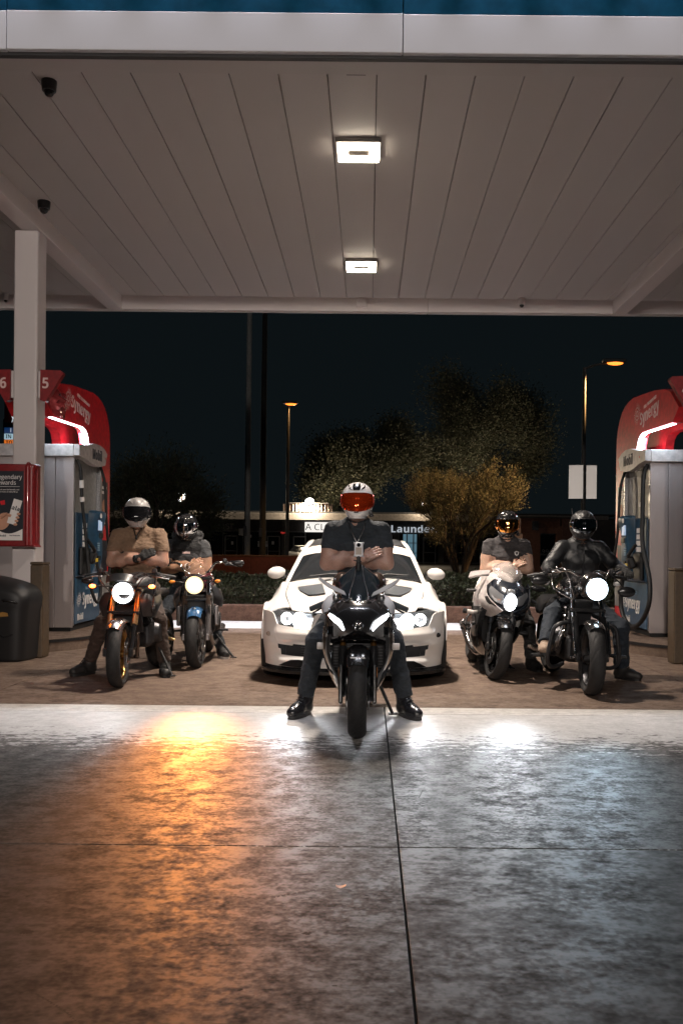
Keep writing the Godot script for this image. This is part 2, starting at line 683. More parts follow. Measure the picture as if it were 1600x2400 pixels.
# p: pose and looks. Everything in the rider's own axes: +z forward, the ground at y = 0 and x = 0 between the feet
func rider(label: String, at: Vector3, turn: float, p: Dictionary) -> Node3D:
	var o := thing("person", label, "person", at, turn, "")
	var hy: float = p.hip                      # height of the hip joints
	var z: float = p.get("hz", 0.0)            # how far back the hips sit
	var up: float = p.get("up", 0.57)          # hip to shoulder
	var lean: float = p.get("lean", 0.05)
	var xo: float = p.get("hx", 0.0)
	var w: float = p.get("w", 0.2)             # half shoulder width
	var bulk: float = p.get("bulk", 1.0)
	var H := func(x: float, y: float, zz: float) -> Vector3: return Vector3(xo + x + p.get("sway", 0.0) * y, hy + y, z + zz + lean * y / 0.57)
	var sh := [H.call(-w + 0.012, up - 0.022, 0.0), H.call(w - 0.012, up - 0.022, 0.0)]
	var el: Array = p.get("el", [H.call(-w - 0.038, up - 0.285, 0.085), H.call(w + 0.038, up - 0.28, 0.085)])
	var wr: Array = p.get("wr", [H.call(0.055, up - 0.245, 0.235), H.call(-0.10, up - 0.215, 0.125)])
	var hip := [H.call(-0.095, 0.0, 0.0), H.call(0.095, 0.0, 0.0)]
	var kn: Array = p.kn
	var an: Array = p.an
	var toe: Array = p.toe
	var neck: Vector3 = H.call(0, up + 0.04, 0.015)
	var head: Vector3 = p.get("head", H.call(0, up + 0.178, 0.06))
	var a: float = bulk
	var torso := [
		[H.call(-0.075, 0.0, -0.02), H.call(0.075, 0.0, -0.02), 0.112, 0.112],
		[H.call(-0.05, 0.14, 0.0), H.call(0.05, 0.14, 0.0), 0.104 * a, 0.104 * a],
		[H.call(-0.058 * a, 0.30, 0.008), H.call(0.058 * a, 0.30, 0.008), 0.102 * a, 0.102 * a],
		[H.call(-0.075 * a, up - 0.15, 0.022), H.call(0.075 * a, up - 0.15, 0.022), 0.096 * a, 0.096 * a],
		[H.call(-0.055 * a, up - 0.145, 0.050), H.call(-0.09 * a, up - 0.13, 0.036), 0.075 * a, 0.07 * a],
		[H.call(0.055 * a, up - 0.145, 0.050), H.call(0.09 * a, up - 0.13, 0.036), 0.075 * a, 0.07 * a],
		[H.call(-w + 0.04, up - 0.03, 0.0), H.call(w - 0.04, up - 0.03, 0.0), 0.055 * a, 0.055 * a],
		[H.call(-0.12, up - 0.008, -0.01), H.call(0, up + 0.055, 0.0), 0.045, 0.058],
		[H.call(0.12, up - 0.008, -0.01), H.call(0, up + 0.055, 0.0), 0.045, 0.058]]
	var arms := []
	if p.get("sleeve", 0.62) >= 1.0:
		a -= 0.16
	for s in 2:
		var mid: Vector3 = sh[s].lerp(el[s], 0.5)
		arms.append([sh[s], mid, 0.060 * a, 0.053 * a])
		arms.append([mid, el[s], 0.053 * a, 0.041 * a])
		arms.append([sh[s].lerp(el[s], 0.38) + Vector3(0, 0, 0.014), sh[s].lerp(el[s], 0.72) + Vector3(0, 0, 0.012), 0.044 * a, 0.040 * a])
		arms.append([el[s], el[s].lerp(wr[s], 0.32), 0.043 * a, 0.049 * a])
		arms.append([el[s].lerp(wr[s], 0.32), el[s].lerp(wr[s], 0.7), 0.049 * a, 0.036 * a])
		arms.append([el[s].lerp(wr[s], 0.7), wr[s], 0.036 * a, 0.027])
	a = bulk
	var legs := []
	for s in 2:
		legs.append([hip[s], kn[s], 0.070, 0.045])
		legs.append([kn[s], kn[s].lerp(an[s], 0.4) + (an[s] - kn[s]).cross(Vector3.RIGHT).normalized() * 0.012, 0.044, 0.044])
		legs.append([kn[s].lerp(an[s], 0.35), an[s], 0.042, 0.034])
		legs.append([an[s], an[s].lerp(toe[s], 0.6) + Vector3(0, 0.015, 0), 0.033, 0.022])
	var skin: Array = [[neck, head, 0.058, 0.055], [head, head + Vector3(0, 0.03, 0.01), 0.088, 0.09], [head + Vector3(0, -0.06, 0.06), head + Vector3(0, -0.08, 0.075), 0.04, 0.032]]
	for q in torso:
		skin.append([q[0], q[1], q[2] - 0.012, q[3] - 0.012])
	skin.append_array(arms)
	skin.append_array(legs)
	var cell := 0.0125
	var body := B.new()
	sdf(body, skin, cell, 0.05)
	# hands, each on a fine grid of its own
	var hd: Array = p.get("hd", [[Vector3(0.80, 0.50, -0.12), Vector3(-0.25, 0.45, 1), Vector3(-0.2, 1, 0)], [Vector3(-0.8, 0.35, -0.55), Vector3(-0.3, 0.4, 1), Vector3(0, 1, 0)]])
	var gl := B.new()
	for s in 2:
		var q: Array = hd[s]
		var hb := hand_bones(wr[s], q[0], q[1], q[2], p.get("curl", 0.42), 1.0)
		if p.has("gloves"):
			for e in hb:
				e[2] += 0.0035
				e[3] += 0.0035
			hb.append([wr[s] - (wr[s] - el[s]).normalized() * 0.05, wr[s] + q[0].normalized() * 0.03, 0.036, 0.034])
			sdf(gl, hb, 0.0055, 0.008)
		else:
			hb.append([wr[s] - (wr[s] - el[s]).normalized() * 0.03, wr[s] + q[0].normalized() * 0.03, 0.029, 0.026])
			sdf(body, hb, 0.0045, 0.006)
	put(body, "body", p.skin, o)
	if p.has("gloves"):
		put(gl, "glove", p.gloves, o)
	# shirt or jacket
	var cloth := []
	for q in torso:
		cloth.append([q[0], q[1], q[2] + 0.010, q[3] + 0.010])
	var cover: float = p.get("sleeve", 0.62)
	for s in 2:
		var e: Vector3 = sh[s].lerp(el[s], minf(cover, 1.0))
		cloth.append([sh[s] + Vector3(0, 0, 0.004), e + Vector3(0, 0, 0.006), 0.071 * a, (0.069 if cover < 1.0 else 0.062) * a, cover < 1.0])
		if cover >= 1.0:
			cloth.append([el[s], el[s].lerp(wr[s], 0.97), 0.064 * a, 0.044, true])
	var tr := B.new()
	sdf(tr, cloth, cell, 0.028, p.get("fold", 0.008), 3 + int(hy * 1000), [[H.call(0, up + 0.085, 0), Vector3(0, 1, 0.45).normalized()], [H.call(0, -0.04, 0), Vector3(0, -1, 0)]])
	var top := put(tr, p.get("top_name", "shirt"), p.top, o)
	var ring := []
	for i in 25:
		var t := TAU * i / 24.0
		ring.append(H.call(0.073 * sin(t), up + 0.074 - 0.45 * 0.070 * cos(t), 0.004 + 0.070 * cos(t)))
	var cb := B.new()
	cb.tube(ring, 0.010 if cover < 1.0 else 0.017, 8, false)
	put(cb, "collar", p.top, top)
	if cover >= 1.0:
		var zb := B.new()
		zb.tube([H.call(0, up + 0.03, 0.10), H.call(0.0, up - 0.06, 0.148), H.call(0.0, up - 0.20, 0.140), H.call(0.0, 0.10, 0.118)], 0.006, 6, true, 4)
		put(zb, "zip", M.dark_steel, top)
	# trousers
	var pants := [[H.call(-0.075, 0.0, -0.02), H.call(0.075, 0.0, -0.02), 0.128, 0.128]]
	for s in 2:
		pants.append([hip[s], kn[s], 0.096, 0.072])
		pants.append([kn[s], an[s] + (kn[s] - an[s]).normalized() * 0.03, 0.070, p.get("hem", 0.058), true])
	var pb := B.new()
	sdf(pb, pants, cell, 0.04, 0.010, 9 + int(hy * 1000), [[H.call(0, 0.10, 0), Vector3(0, 1, 0)]])
	put(pb, "trousers", p.pants, o)
	# shoes: upper, sole, laces
	for s in 2:
		var d: Vector3 = toe[s] - an[s]
		d.y = 0.0
		d = d.normalized()
		var side := d.cross(Vector3.UP)
		var base: float = p.get("floor", [0.0, 0.0])[s]
		var heel: Vector3 = Vector3(an[s].x, base + 0.055, an[s].z) - d * 0.045
		var ball_: Vector3 = Vector3(an[s].x, base + 0.05, an[s].z) + d * 0.12
		var tip: Vector3 = Vector3(an[s].x, base + 0.045, an[s].z) + d * 0.19
		var tall: float = p.get("boot", 0.10)
		var sb := B.new()
		sdf(sb, [[heel, ball_ + side * 0.008, 0.043, 0.046], [ball_ + side * 0.014, tip + side * 0.006, 0.044, 0.036], [ball_ - side * 0.014, tip - side * 0.006, 0.044, 0.036], [heel + d * 0.03, an[s] + (kn[s] - an[s]).normalized() * tall, 0.050, 0.054, true], [an[s], ball_ + Vector3(0, 0.012, 0), 0.048, 0.036]], 0.008, 0.03, 0.0, 0, [[Vector3(0, base + 0.022, 0), Vector3.DOWN]])
		var shoe := put(sb, "boot" if tall > 0.08 else "shoe", p.shoe, o)
		var so := B.new()
		var outline := []
		for i in 24:
			var t := TAU * i / 24.0
			var along_ := cos(t)
			var wide := 0.052 if along_ > -0.1 else 0.043
			var c: Vector3 = heel.lerp(tip, 0.5)
			var pt: Vector3 = c + d * 0.148 * signf(along_) * pow(absf(along_), 0.7) + side * wide * signf(sin(t)) * pow(absf(sin(t)), 0.7)
			outline.append(Vector2(pt.x, pt.z))
		so.prism(outline, 0.026, Transform3D(Basis(Vector3.RIGHT, Vector3.BACK, Vector3.DOWN), Vector3(0, base + 0.0135, 0)))
		put(so, "sole", p.get("sole", p.shoe), shoe)
		var lb := B.new()
		for i in 5:
			var t := i / 4.0
			var q: Vector3 = (an[s] + d * 0.05 + Vector3(0, 0.045, 0)).lerp(ball_ + Vector3(0, 0.044, 0), t) + Vector3(0, 0.004, 0)
			lb.tube([q - side * 0.026 - Vector3(0, 0.006, 0), q + Vector3(0, 0.006, 0) + d * 0.006, q + side * 0.026 - Vector3(0, 0.006, 0)], 0.0035, 5)
		put(lb, "laces", p.get("lace", p.shoe), shoe)
	helmet(o, head + Vector3(0, 0.025, 0.01), p.get("look", 0.0), p.get("nod", 0.0), p.shell, p.visor, p.trim, p.get("hsize", 1.0), p.get("hstyle", 0))
	o.set_meta("_j", [sh, el, wr, neck, head])
	return o

# ---------------------------------------------------------------- the station's ground and canopy
func build_ground() -> void:
	var b := B.new()
	b.flat_quad(Vector3(-400, -0.06, 60), Vector3(400, -0.06, 60), Vector3(400, -0.06, -400), Vector3(-400, -0.06, -400), Vector3.UP)
	ground_piece(b, "ground", M.asphalt)
	var pour := func(called: String, xs: Array, zs: Array, mats: Array) -> void:
		var root := Node3D.new()
		root.name = called
		root.set_meta("kind", "structure")
		add_child(root)
		var k := 0
		for i in xs.size() - 1:
			for j in zs.size() - 1:
				var s := B.new()
				var g := 0.005
				s.box(Vector3((xs[i] + xs[i + 1]) * 0.5, -0.09, (zs[j] + zs[j + 1]) * 0.5), Vector3(xs[i + 1] - xs[i] - g * 2, 0.18, absf(zs[j + 1] - zs[j]) - g * 2), 0.0012)
				put(s, "concrete_slab", mats[k % mats.size()], root)
				k += 1
		for i in range(1, xs.size() - 1):
			var f := B.new()
			f.box(Vector3(xs[i], -0.024, (zs[0] + zs[-1]) * 0.5), Vector3(0.0088, 0.04, absf(zs[-1] - zs[0]) - 0.012))
			put(f, "joint_sealant", M.sealant, root)
		for j in zs.size() - 1:
			var f := B.new()
			f.box(Vector3((xs[0] + xs[-1]) * 0.5, -0.024, zs[j + 1]), Vector3(xs[-1] - xs[0], 0.038, 0.0088))
			put(f, "joint_sealant", M.sealant, root)
	pour.call("apron", [-9.46, -6.26, -3.06, 0.142, 3.342, 6.542, 9.742], [2.6, -0.6, -3.81], [M.slab_a, M.slab_b, M.slab_a])
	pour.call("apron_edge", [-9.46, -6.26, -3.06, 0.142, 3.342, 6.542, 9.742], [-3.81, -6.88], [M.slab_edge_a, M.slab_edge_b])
	pour.call("drain_strip", [-9.46, -3.06, 0.142, 3.342, 9.742], [-6.88, -7.17], [M.slab_c])
	pour.call("forecourt", [-9.46, -3.2, 3.05, 9.742], [-7.17, -14.02], [M.slab_in])
	pour.call("far_gutter", [-12.66, -6.26, 0.1, 6.5, 12.9], [-14.02, -15.4], [M.slab_c])
	# pump islands: round-nosed concrete with a steel edge
	for sd in [-1.0, 1.0]:
		var face := 3.40 if sd < 0 else 3.20
		var isl := Node3D.new()
		isl.name = "pump_island" if sd < 0 else "pump_island_001"
		isl.set_meta("kind", "structure")
		isl.position = Vector3(sd * face, 0, -10.4)
		add_child(isl)
		var nose := func(o: float) -> Array:
			var pts := []
			for i in 13:
				var a := PI * 0.5 * i / 12.0
				pts.append(Vector2(sd * (1.0 - (1.0 + o) * cos(a)) , 1.15 - (1.15 + o) * sin(a)))
			pts.append(Vector2(sd * 3.2, -o))
			pts.append(Vector2(sd * 3.2, 5.4))
			pts.append(Vector2(sd * -o, 5.4))
			return pts
		var top := B.new()
		var flatten := Transform3D(Basis(Vector3.RIGHT, Vector3.FORWARD, Vector3.UP), Vector3(0, 0.075, 0))
		top.prism(nose.call(0.0), 0.150, flatten)
		put(top, "island_concrete", M.slab_isl, isl)
		var rim := B.new()
		flatten.origin.y = 0.135
		rim.prism(nose.call(0.012), 0.036, Transform3D(flatten.basis, Vector3(0, 0.129, 0)))
		put(rim, "steel_edge", M.dark_steel, isl)

func build_canopy() -> void:
	var c := thing("canopy", "flat filling station canopy with pale ribbed underside and blue and white front fascia", "canopy")
	for k in range(-24, 25):
		var x0 := 0.072 + 0.4064 * k - 0.037
		var b := B.new()
		b.box(Vector3(x0 + 0.2032, 5.215 + 0.0015 * sin(k * 2.3), -10.5), Vector3(0.4064 - 0.007, 0.07, 7.3), 0.004, Basis(Vector3.BACK, 0.007 * sin(k * 5.1)))
		put(b, "ceiling_pan", M.pan if k % 3 else M.pan2, c)
	var roof := B.new()
	roof.box(Vector3(0, 5.42, -10.45), Vector3(20.2, 0.25, 7.3))
	put(roof, "roof", M.dark_paint, c)
	# edge beams front and back, and the two that run to the columns
	var back := B.new()
	for q in [[-10.0, -3.88], [-3.88, 0.9], [0.9, 3.785], [3.785, 10.0]]:
		back.box(Vector3((q[0] + q[1]) * 0.5, 5.08, -14.08), Vector3(q[1] - q[0] - 0.004, 0.215, 0.16), 0.006)
	put(back, "back_beam", M.beam, c)
	var front := B.new()
	front.box(Vector3(0, 5.08, -6.92), Vector3(20.1, 0.205, 0.20), 0.004)
	put(front, "front_beam", M.pan2, c)
	var lip := B.new()
	lip.box(Vector3(0, 4.985, -6.795), Vector3(20.1, 0.03, 0.05), 0.003)
	put(lip, "drip_edge", M.dark_paint, c)
	for q in [-3.99, 3.895]:
		var s := B.new()
		s.box(Vector3(q, 5.08, -10.5), Vector3(0.22, 0.22, 7.0), 0.006)
		put(s, "side_beam", M.beam, c)
	for q in [-10.0, 10.0]:
		var s := B.new()
		s.box(Vector3(q, 5.08, -10.5), Vector3(0.2, 0.22, 7.0), 0.006)
		put(s, "side_beam", M.beam, c)
	for k in range(-4, 4):
		var x0 := 0.225 + 2.97 * k
		var w := B.new()
		w.box(Vector3(x0 + 1.485, 5.135, -6.745 - 0.004 * (k % 2)), Vector3(2.964, 0.292, 0.05), 0.006)
		put(w, "white_fascia", M.fascia_white, c)
		var u := B.new()
		u.box(Vector3(x0 + 1.485, 5.60, -6.75 - 0.004 * (k % 2)), Vector3(2.964, 0.63, 0.05), 0.006)
		put(u, "blue_fascia", M.fascia_blue, c)
	var slot := B.new()
	slot.box(Vector3(-0.135, 5.176, -7.38), Vector3(0.16, 0.014, 0.02))
	put(slot, "soffit_slot", M.black, c)
	var jb := B.new()
	jb.box(Vector3(-0.135, 5.09, -13.97), Vector3(0.16, 0.14, 0.06), 0.008)
	put(jb, "junction_box", M.beam, c)
	# lamps under the pans
	var place := ["nearer the front edge", "nearer the back beam"]
	var zs := [-8.74, -12.3]
	for i in 2:
		var t := thing("canopy_light", "square glowing canopy lamp on the pale ceiling, " + place[i], "lamp", Vector3(-0.128, 5.18, zs[i]), 0.0, "lamps under the canopy")
		var hb := B.new()
		hb.box(Vector3(0, -0.02, 0), Vector3(0.44, 0.05, 0.44), 0.015)
		put(hb, "lamp_housing", M.pan2, t)
		var e := B.new()
		for q in [[0, 0.135, 0.40, 0.13], [0, -0.135, 0.40, 0.13], [-0.155, 0, 0.09, 0.14], [0.155, 0, 0.09, 0.14]]:
			e.box(Vector3(q[0], -0.053, q[1]), Vector3(q[2], 0.022, q[3]), 0.006)
		put(e, "lamp_lens", M.glow_canopy, t)
		var mid := B.new()
		mid.box(Vector3(0, -0.05, 0), Vector3(0.2, 0.016, 0.12), 0.004)
		put(mid, "lamp_driver", M.warm_grey, t)
		var l := SpotLight3D.new()
		l.name = "light"
		l.light_energy = CANOPY
		l.light_color = Color(1.0, 0.94, 0.88)
		l.light_size = 0.2
		l.spot_angle = 57.0
		l.spot_angle_attenuation = 1.0
		l.spot_range = 40.0
		l.spot_attenuation = 2.0
		l.shadow_enabled = true
		l.position = Vector3(0, -0.10, 0)
		l.rotation.x = -PI / 2
		t.add_child(l)
	var cams := [[Vector3(-2.72, 5.17, -7.55), "dark dome camera under the front left of the canopy", 0.075], [Vector3(-3.72, 5.17, -10.2), "dome camera on the ceiling beside the left column", 0.085], [Vector3(2.35, 5.15, -13.93), "pale dome camera on the back beam at the right", 0.06], [Vector3(-5.66, 5.15, -13.93), "dome camera on the back beam left of the column", 0.05]]
	for q in cams:
		var t := thing("security_camera", q[1], "camera", q[0], 0.0, "cameras under the canopy")
		var r: float = q[2] * 0.78
		var b := B.new()
		b.lathe([Vector2(0, 0.03), Vector2(r * 1.1, 0.03), Vector2(r * 1.1, 0.0), Vector2(r * 1.1, 0.0), Vector2(r, -0.07), Vector2(r * 0.95, -0.075), Vector2(0, -0.075)])
		put(b, "camera_housing", M.beam if q[0].z < -13.0 else M.dark_steel, t)
		var d := B.new()
		d.ball(Vector3(0, -0.08, 0), Vector3.ONE * r * 0.72)
		put(d, "dome", M.black_gloss, t)

func build_column(x: float, label: String) -> void:
	var t := thing("canopy_column", label, "column", Vector3(x, 0, -10.65), 0.0, "columns that carry the canopy")
	var b := B.new()
	b.box(Vector3(0, 2.56, 0), Vector3(0.28, 4.815, 0.30), 0.025)
	put(b, "column_shaft", M.column, t)
	var p := B.new()
	p.box(Vector3(0, 0.17, 0), Vector3(0.38, 0.03, 0.4), 0.006)
	put(p, "base_plate", M.dark_steel, t)

func flag(said: String, at: Vector3, s: float, label: String) -> void:
	var t := thing("number_flag", label, "sign", at, 0.0, "red number flags on the columns")
	var b := B.new()
	# s: which way the tip points
	b.prism([Vector2(0, 0), Vector2(0.235 * s, -0.008), Vector2(0.262 * s, -0.03), Vector2(0.262 * s, -0.05), Vector2(0.07 * s, -0.365), Vector2(0.05 * s, -0.375), Vector2(0.0, -0.355)], 0.09)
	put(b, "flag_panel", M.red_dark, t)
	var wd := words(said, 0.125, Vector3(0.05 * s, -0.16, 0.047), Basis.IDENTITY, M.print_pink, t, true, 0.9)
	wd.position.x = 0.062 if s > 0 else -0.085
	var br := B.new()
	br.box(Vector3(-0.015 * s, -0.17, 0), Vector3(0.03, 0.32, 0.05), 0.006)
	put(br, "bracket", M.column, t)

func rewards_box() -> void:
	var t := thing("poster_box", "red plastic sign box with a loyalty poster on the left column", "sign", Vector3(-4.12, 1.25, -10.5))
	var b := B.new()
	var P := []
	for q in [[0.0, 0.30, 0.02], [0.0, 0.30, 0.16], [0.02, 0.285, 0.185], [0.10, 0.27, 0.19], [0.86, 0.27, 0.19], [0.93, 0.285, 0.185], [0.955, 0.27, 0.16], [0.955, 0.27, 0.02]]:
		P.append([Vector3(-q[1], q[0], 0.0), Vector3(-q[1], q[0], q[2] * 0.8), Vector3(-q[1] + 0.03, q[0], q[2]), Vector3(q[1] - 0.03, q[0], q[2]), Vector3(q[1], q[0], q[2] * 0.8), Vector3(q[1], q[0], 0.0)])
	b.grid(B.smooth(P, 2, 1))
	b.box(Vector3(0, 0.48, 0.04), Vector3(0.56, 0.95, 0.09), 0.01)
	for s in [-1.0, 1.0]:
		b.tube([Vector3(0.205 * s, 0.02, 0.19), Vector3(0.205 * s, 0.92, 0.19), Vector3(0.19 * s, 0.955, 0.13)], 0.028, 10)
	put(b, "sign_case", M.red_dark, t)
	var f := B.new()
	f.box(Vector3(-0.005, 0.47, 0.193), Vector3(0.325, 0.80, 0.012), 0.003)
	var po := put(f, "poster", M.poster_navy, t)
	var Z := 0.2005
	words("Legendary", 0.050, Vector3(-0.012, 0.80, Z), Basis.IDENTITY, M.print_white, po, false, 0.95)
	words("rewards", 0.050, Vector3(-0.045, 0.735, Z), Basis.IDENTITY, M.print_white, po, false, 0.95)
	words("Track your fuel benefits and", 0.014, Vector3(-0.01, 0.655, Z), Basis.IDENTITY, M.print_white, po, false)
	words("earn more on every fill-up", 0.014, Vector3(-0.018, 0.63, Z), Basis.IDENTITY, M.print_white, po, false)
	var ln := B.new()
	ln.box(Vector3(-0.01, 0.69, Z), Vector3(0.25, 0.004, 0.003))
	put(ln, "printed_rule", M.print_white, po)
	var foot := B.new()
	var pl := [Vector2(-0.162, 0.073), Vector2(0.152, 0.073), Vector2(0.152, 0.205)]
	for i in 9:
		var a := i / 8.0
		pl.append(Vector2(lerpf(0.152, -0.162, a), 0.205 - 0.055 * sin(PI * a)))
	foot.prism(pl, 0.003, Transform3D(Basis.IDENTITY, Vector3(0, 0, Z)))
	put(foot, "printed_band", M.print_white, po)
	words("Mobil", 0.022, Vector3(-0.075, 0.125, Z + 0.002), Basis.IDENTITY, M.print_navy, po)
	words("Fuel Rewards", 0.014, Vector3(0.065, 0.128, Z + 0.002), Basis.IDENTITY, M.print_navy, po)
	var ph := B.new()
	ph.box(Vector3(0.06, 0.40, Z), Vector3(0.10, 0.29, 0.004), 0.0015, Basis(Vector3.BACK, -0.28))
	put(ph, "printed_telephone", M.print_white, po)
	words("ala", 0.05, Vector3(0.075, 0.44, Z + 0.003), Basis(Vector3.BACK, -0.28), M.print_navy, po)
	var hn := B.new()
	var palm := []
	for i in 18:
		var a := TAU * i / 18.0
		palm.append(Vector2(-0.075 + 0.085 * cos(a) + 0.02 * sin(a), 0.29 + 0.10 * sin(a)))
	hn.prism(palm, 0.003, Transform3D(Basis.IDENTITY, Vector3(0, 0, Z - 0.0005)))
	hn.tube([Vector3(-0.10, 0.33, Z), Vector3(-0.03, 0.375, Z), Vector3(0.02, 0.35, Z)], 0.018, 8)
	for i in 4:
		hn.ball(Vector3(0.105 - 0.012 * i, 0.375 - 0.04 * i, Z), Vector3(0.024, 0.016, 0.006), 6, 10)
	put(hn, "printed_hand", M.print_skin, po)
	var rd := B.new()
	rd.prism([Vector2(-0.11, 0.52), Vector2(-0.055, 0.535), Vector2(-0.05, 0.485), Vector2(-0.095, 0.475)], 0.003, Transform3D(Basis.IDENTITY, Vector3(0, 0, Z)))
	put(rd, "printed_badge", M.red, po)

func bollard(at: Vector3, label: String) -> void:
	var t := thing("bollard", label, "bollard", at, 0.0, "brown bollards at the ends of the islands")
	var b := B.new()
	var P := []
	b.lathe([Vector2(0.078, 0.0), Vector2(0.078, 1.02), Vector2(0.074, 1.05), Vector2(0.06, 1.075), Vector2(0.03, 1.083), Vector2(0, 1.084)], Transform3D(Basis.from_scale(Vector3(1, 1, 1)), Vector3.ZERO), 4)
	b = B.new()
	b.box(Vector3(0, 0.525, 0), Vector3(0.15, 1.05, 0.22), 0.02)
	put(b, "bollard_post", M.bollard, t)
	var c := B.new()
	c.box(Vector3(0, 1.065, 0), Vector3(0.154, 0.034, 0.224), 0.014)
	put(c, "bollard_cap", M.bollard, t)

func trash_bin() -> void:
	var t := thing("litter_bin", "black plastic litter bin with sloping lid in front of left column", "bin", Vector3(-3.98, 0, -9.95), -0.12)
	var b := B.new()
	var P := []
	for q in [[0.0, 0.25, 0.22], [0.03, 0.28, 0.245], [0.55, 0.31, 0.27], [0.60, 0.325, 0.285], [0.66, 0.325, 0.285]]:
		var row := []
		for i in 32:
			var a := TAU * i / 32.0
			row.append(Vector3(q[1] * signf(cos(a)) * pow(absf(cos(a)), 0.45), q[0], q[2] * signf(sin(a)) * pow(absf(sin(a)), 0.45)))
		P.append(row)
	b.grid(P, 0.0, true)
	put(b, "bin_body", M.bin_black, t)
	var l := B.new()
	P = []
	for q in [[0.66, 1.02], [0.70, 1.02], [0.76, 0.97], [0.81, 0.8], [0.835, 0.45], [0.84, 0.0]]:
		var row := []
		for i in 32:
			var a := TAU * i / 32.0
			var xx: float = 0.325 * q[1] * signf(cos(a)) * pow(absf(cos(a)), 0.5)
			row.append(Vector3(xx, q[0] + (0.06 - xx * 0.22) * (1.0 if q[0] > 0.68 else 0.0), 0.285 * q[1] * signf(sin(a)) * pow(absf(sin(a)), 0.5)))
		P.append(row)
	l.grid(P, 0.0, true)
	var lid := put(l, "bin_lid", M.bin_black, t)
	var h := B.new()
	h.tube([Vector3(0.10, 0.66, 0.29), Vector3(0.12, 0.68, 0.33), Vector3(0.22, 0.66, 0.32), Vector3(0.24, 0.64, 0.27)], 0.012, 8, true, 4)
	put(h, "lid_handle", M.black_gloss2, lid)
	var s := B.new()
	s.prism([Vector2(0.02, 0.49), Vector2(0.15, 0.50), Vector2(0.14, 0.535), Vector2(0.08, 0.545), Vector2(0.03, 0.53)], 0.004, Transform3D(Basis.IDENTITY, Vector3(0, 0, 0.277)))
	put(s, "sticker", M.sticker_ochre, t)
	var vv := B.new()
	vv.tube([Vector3(0.0, 0.31, 0.262), Vector3(0.09, 0.27, 0.262), Vector3(0.19, 0.30, 0.26)], 0.006, 6)
	put(vv, "moulded_rib", M.black_gloss2, t)

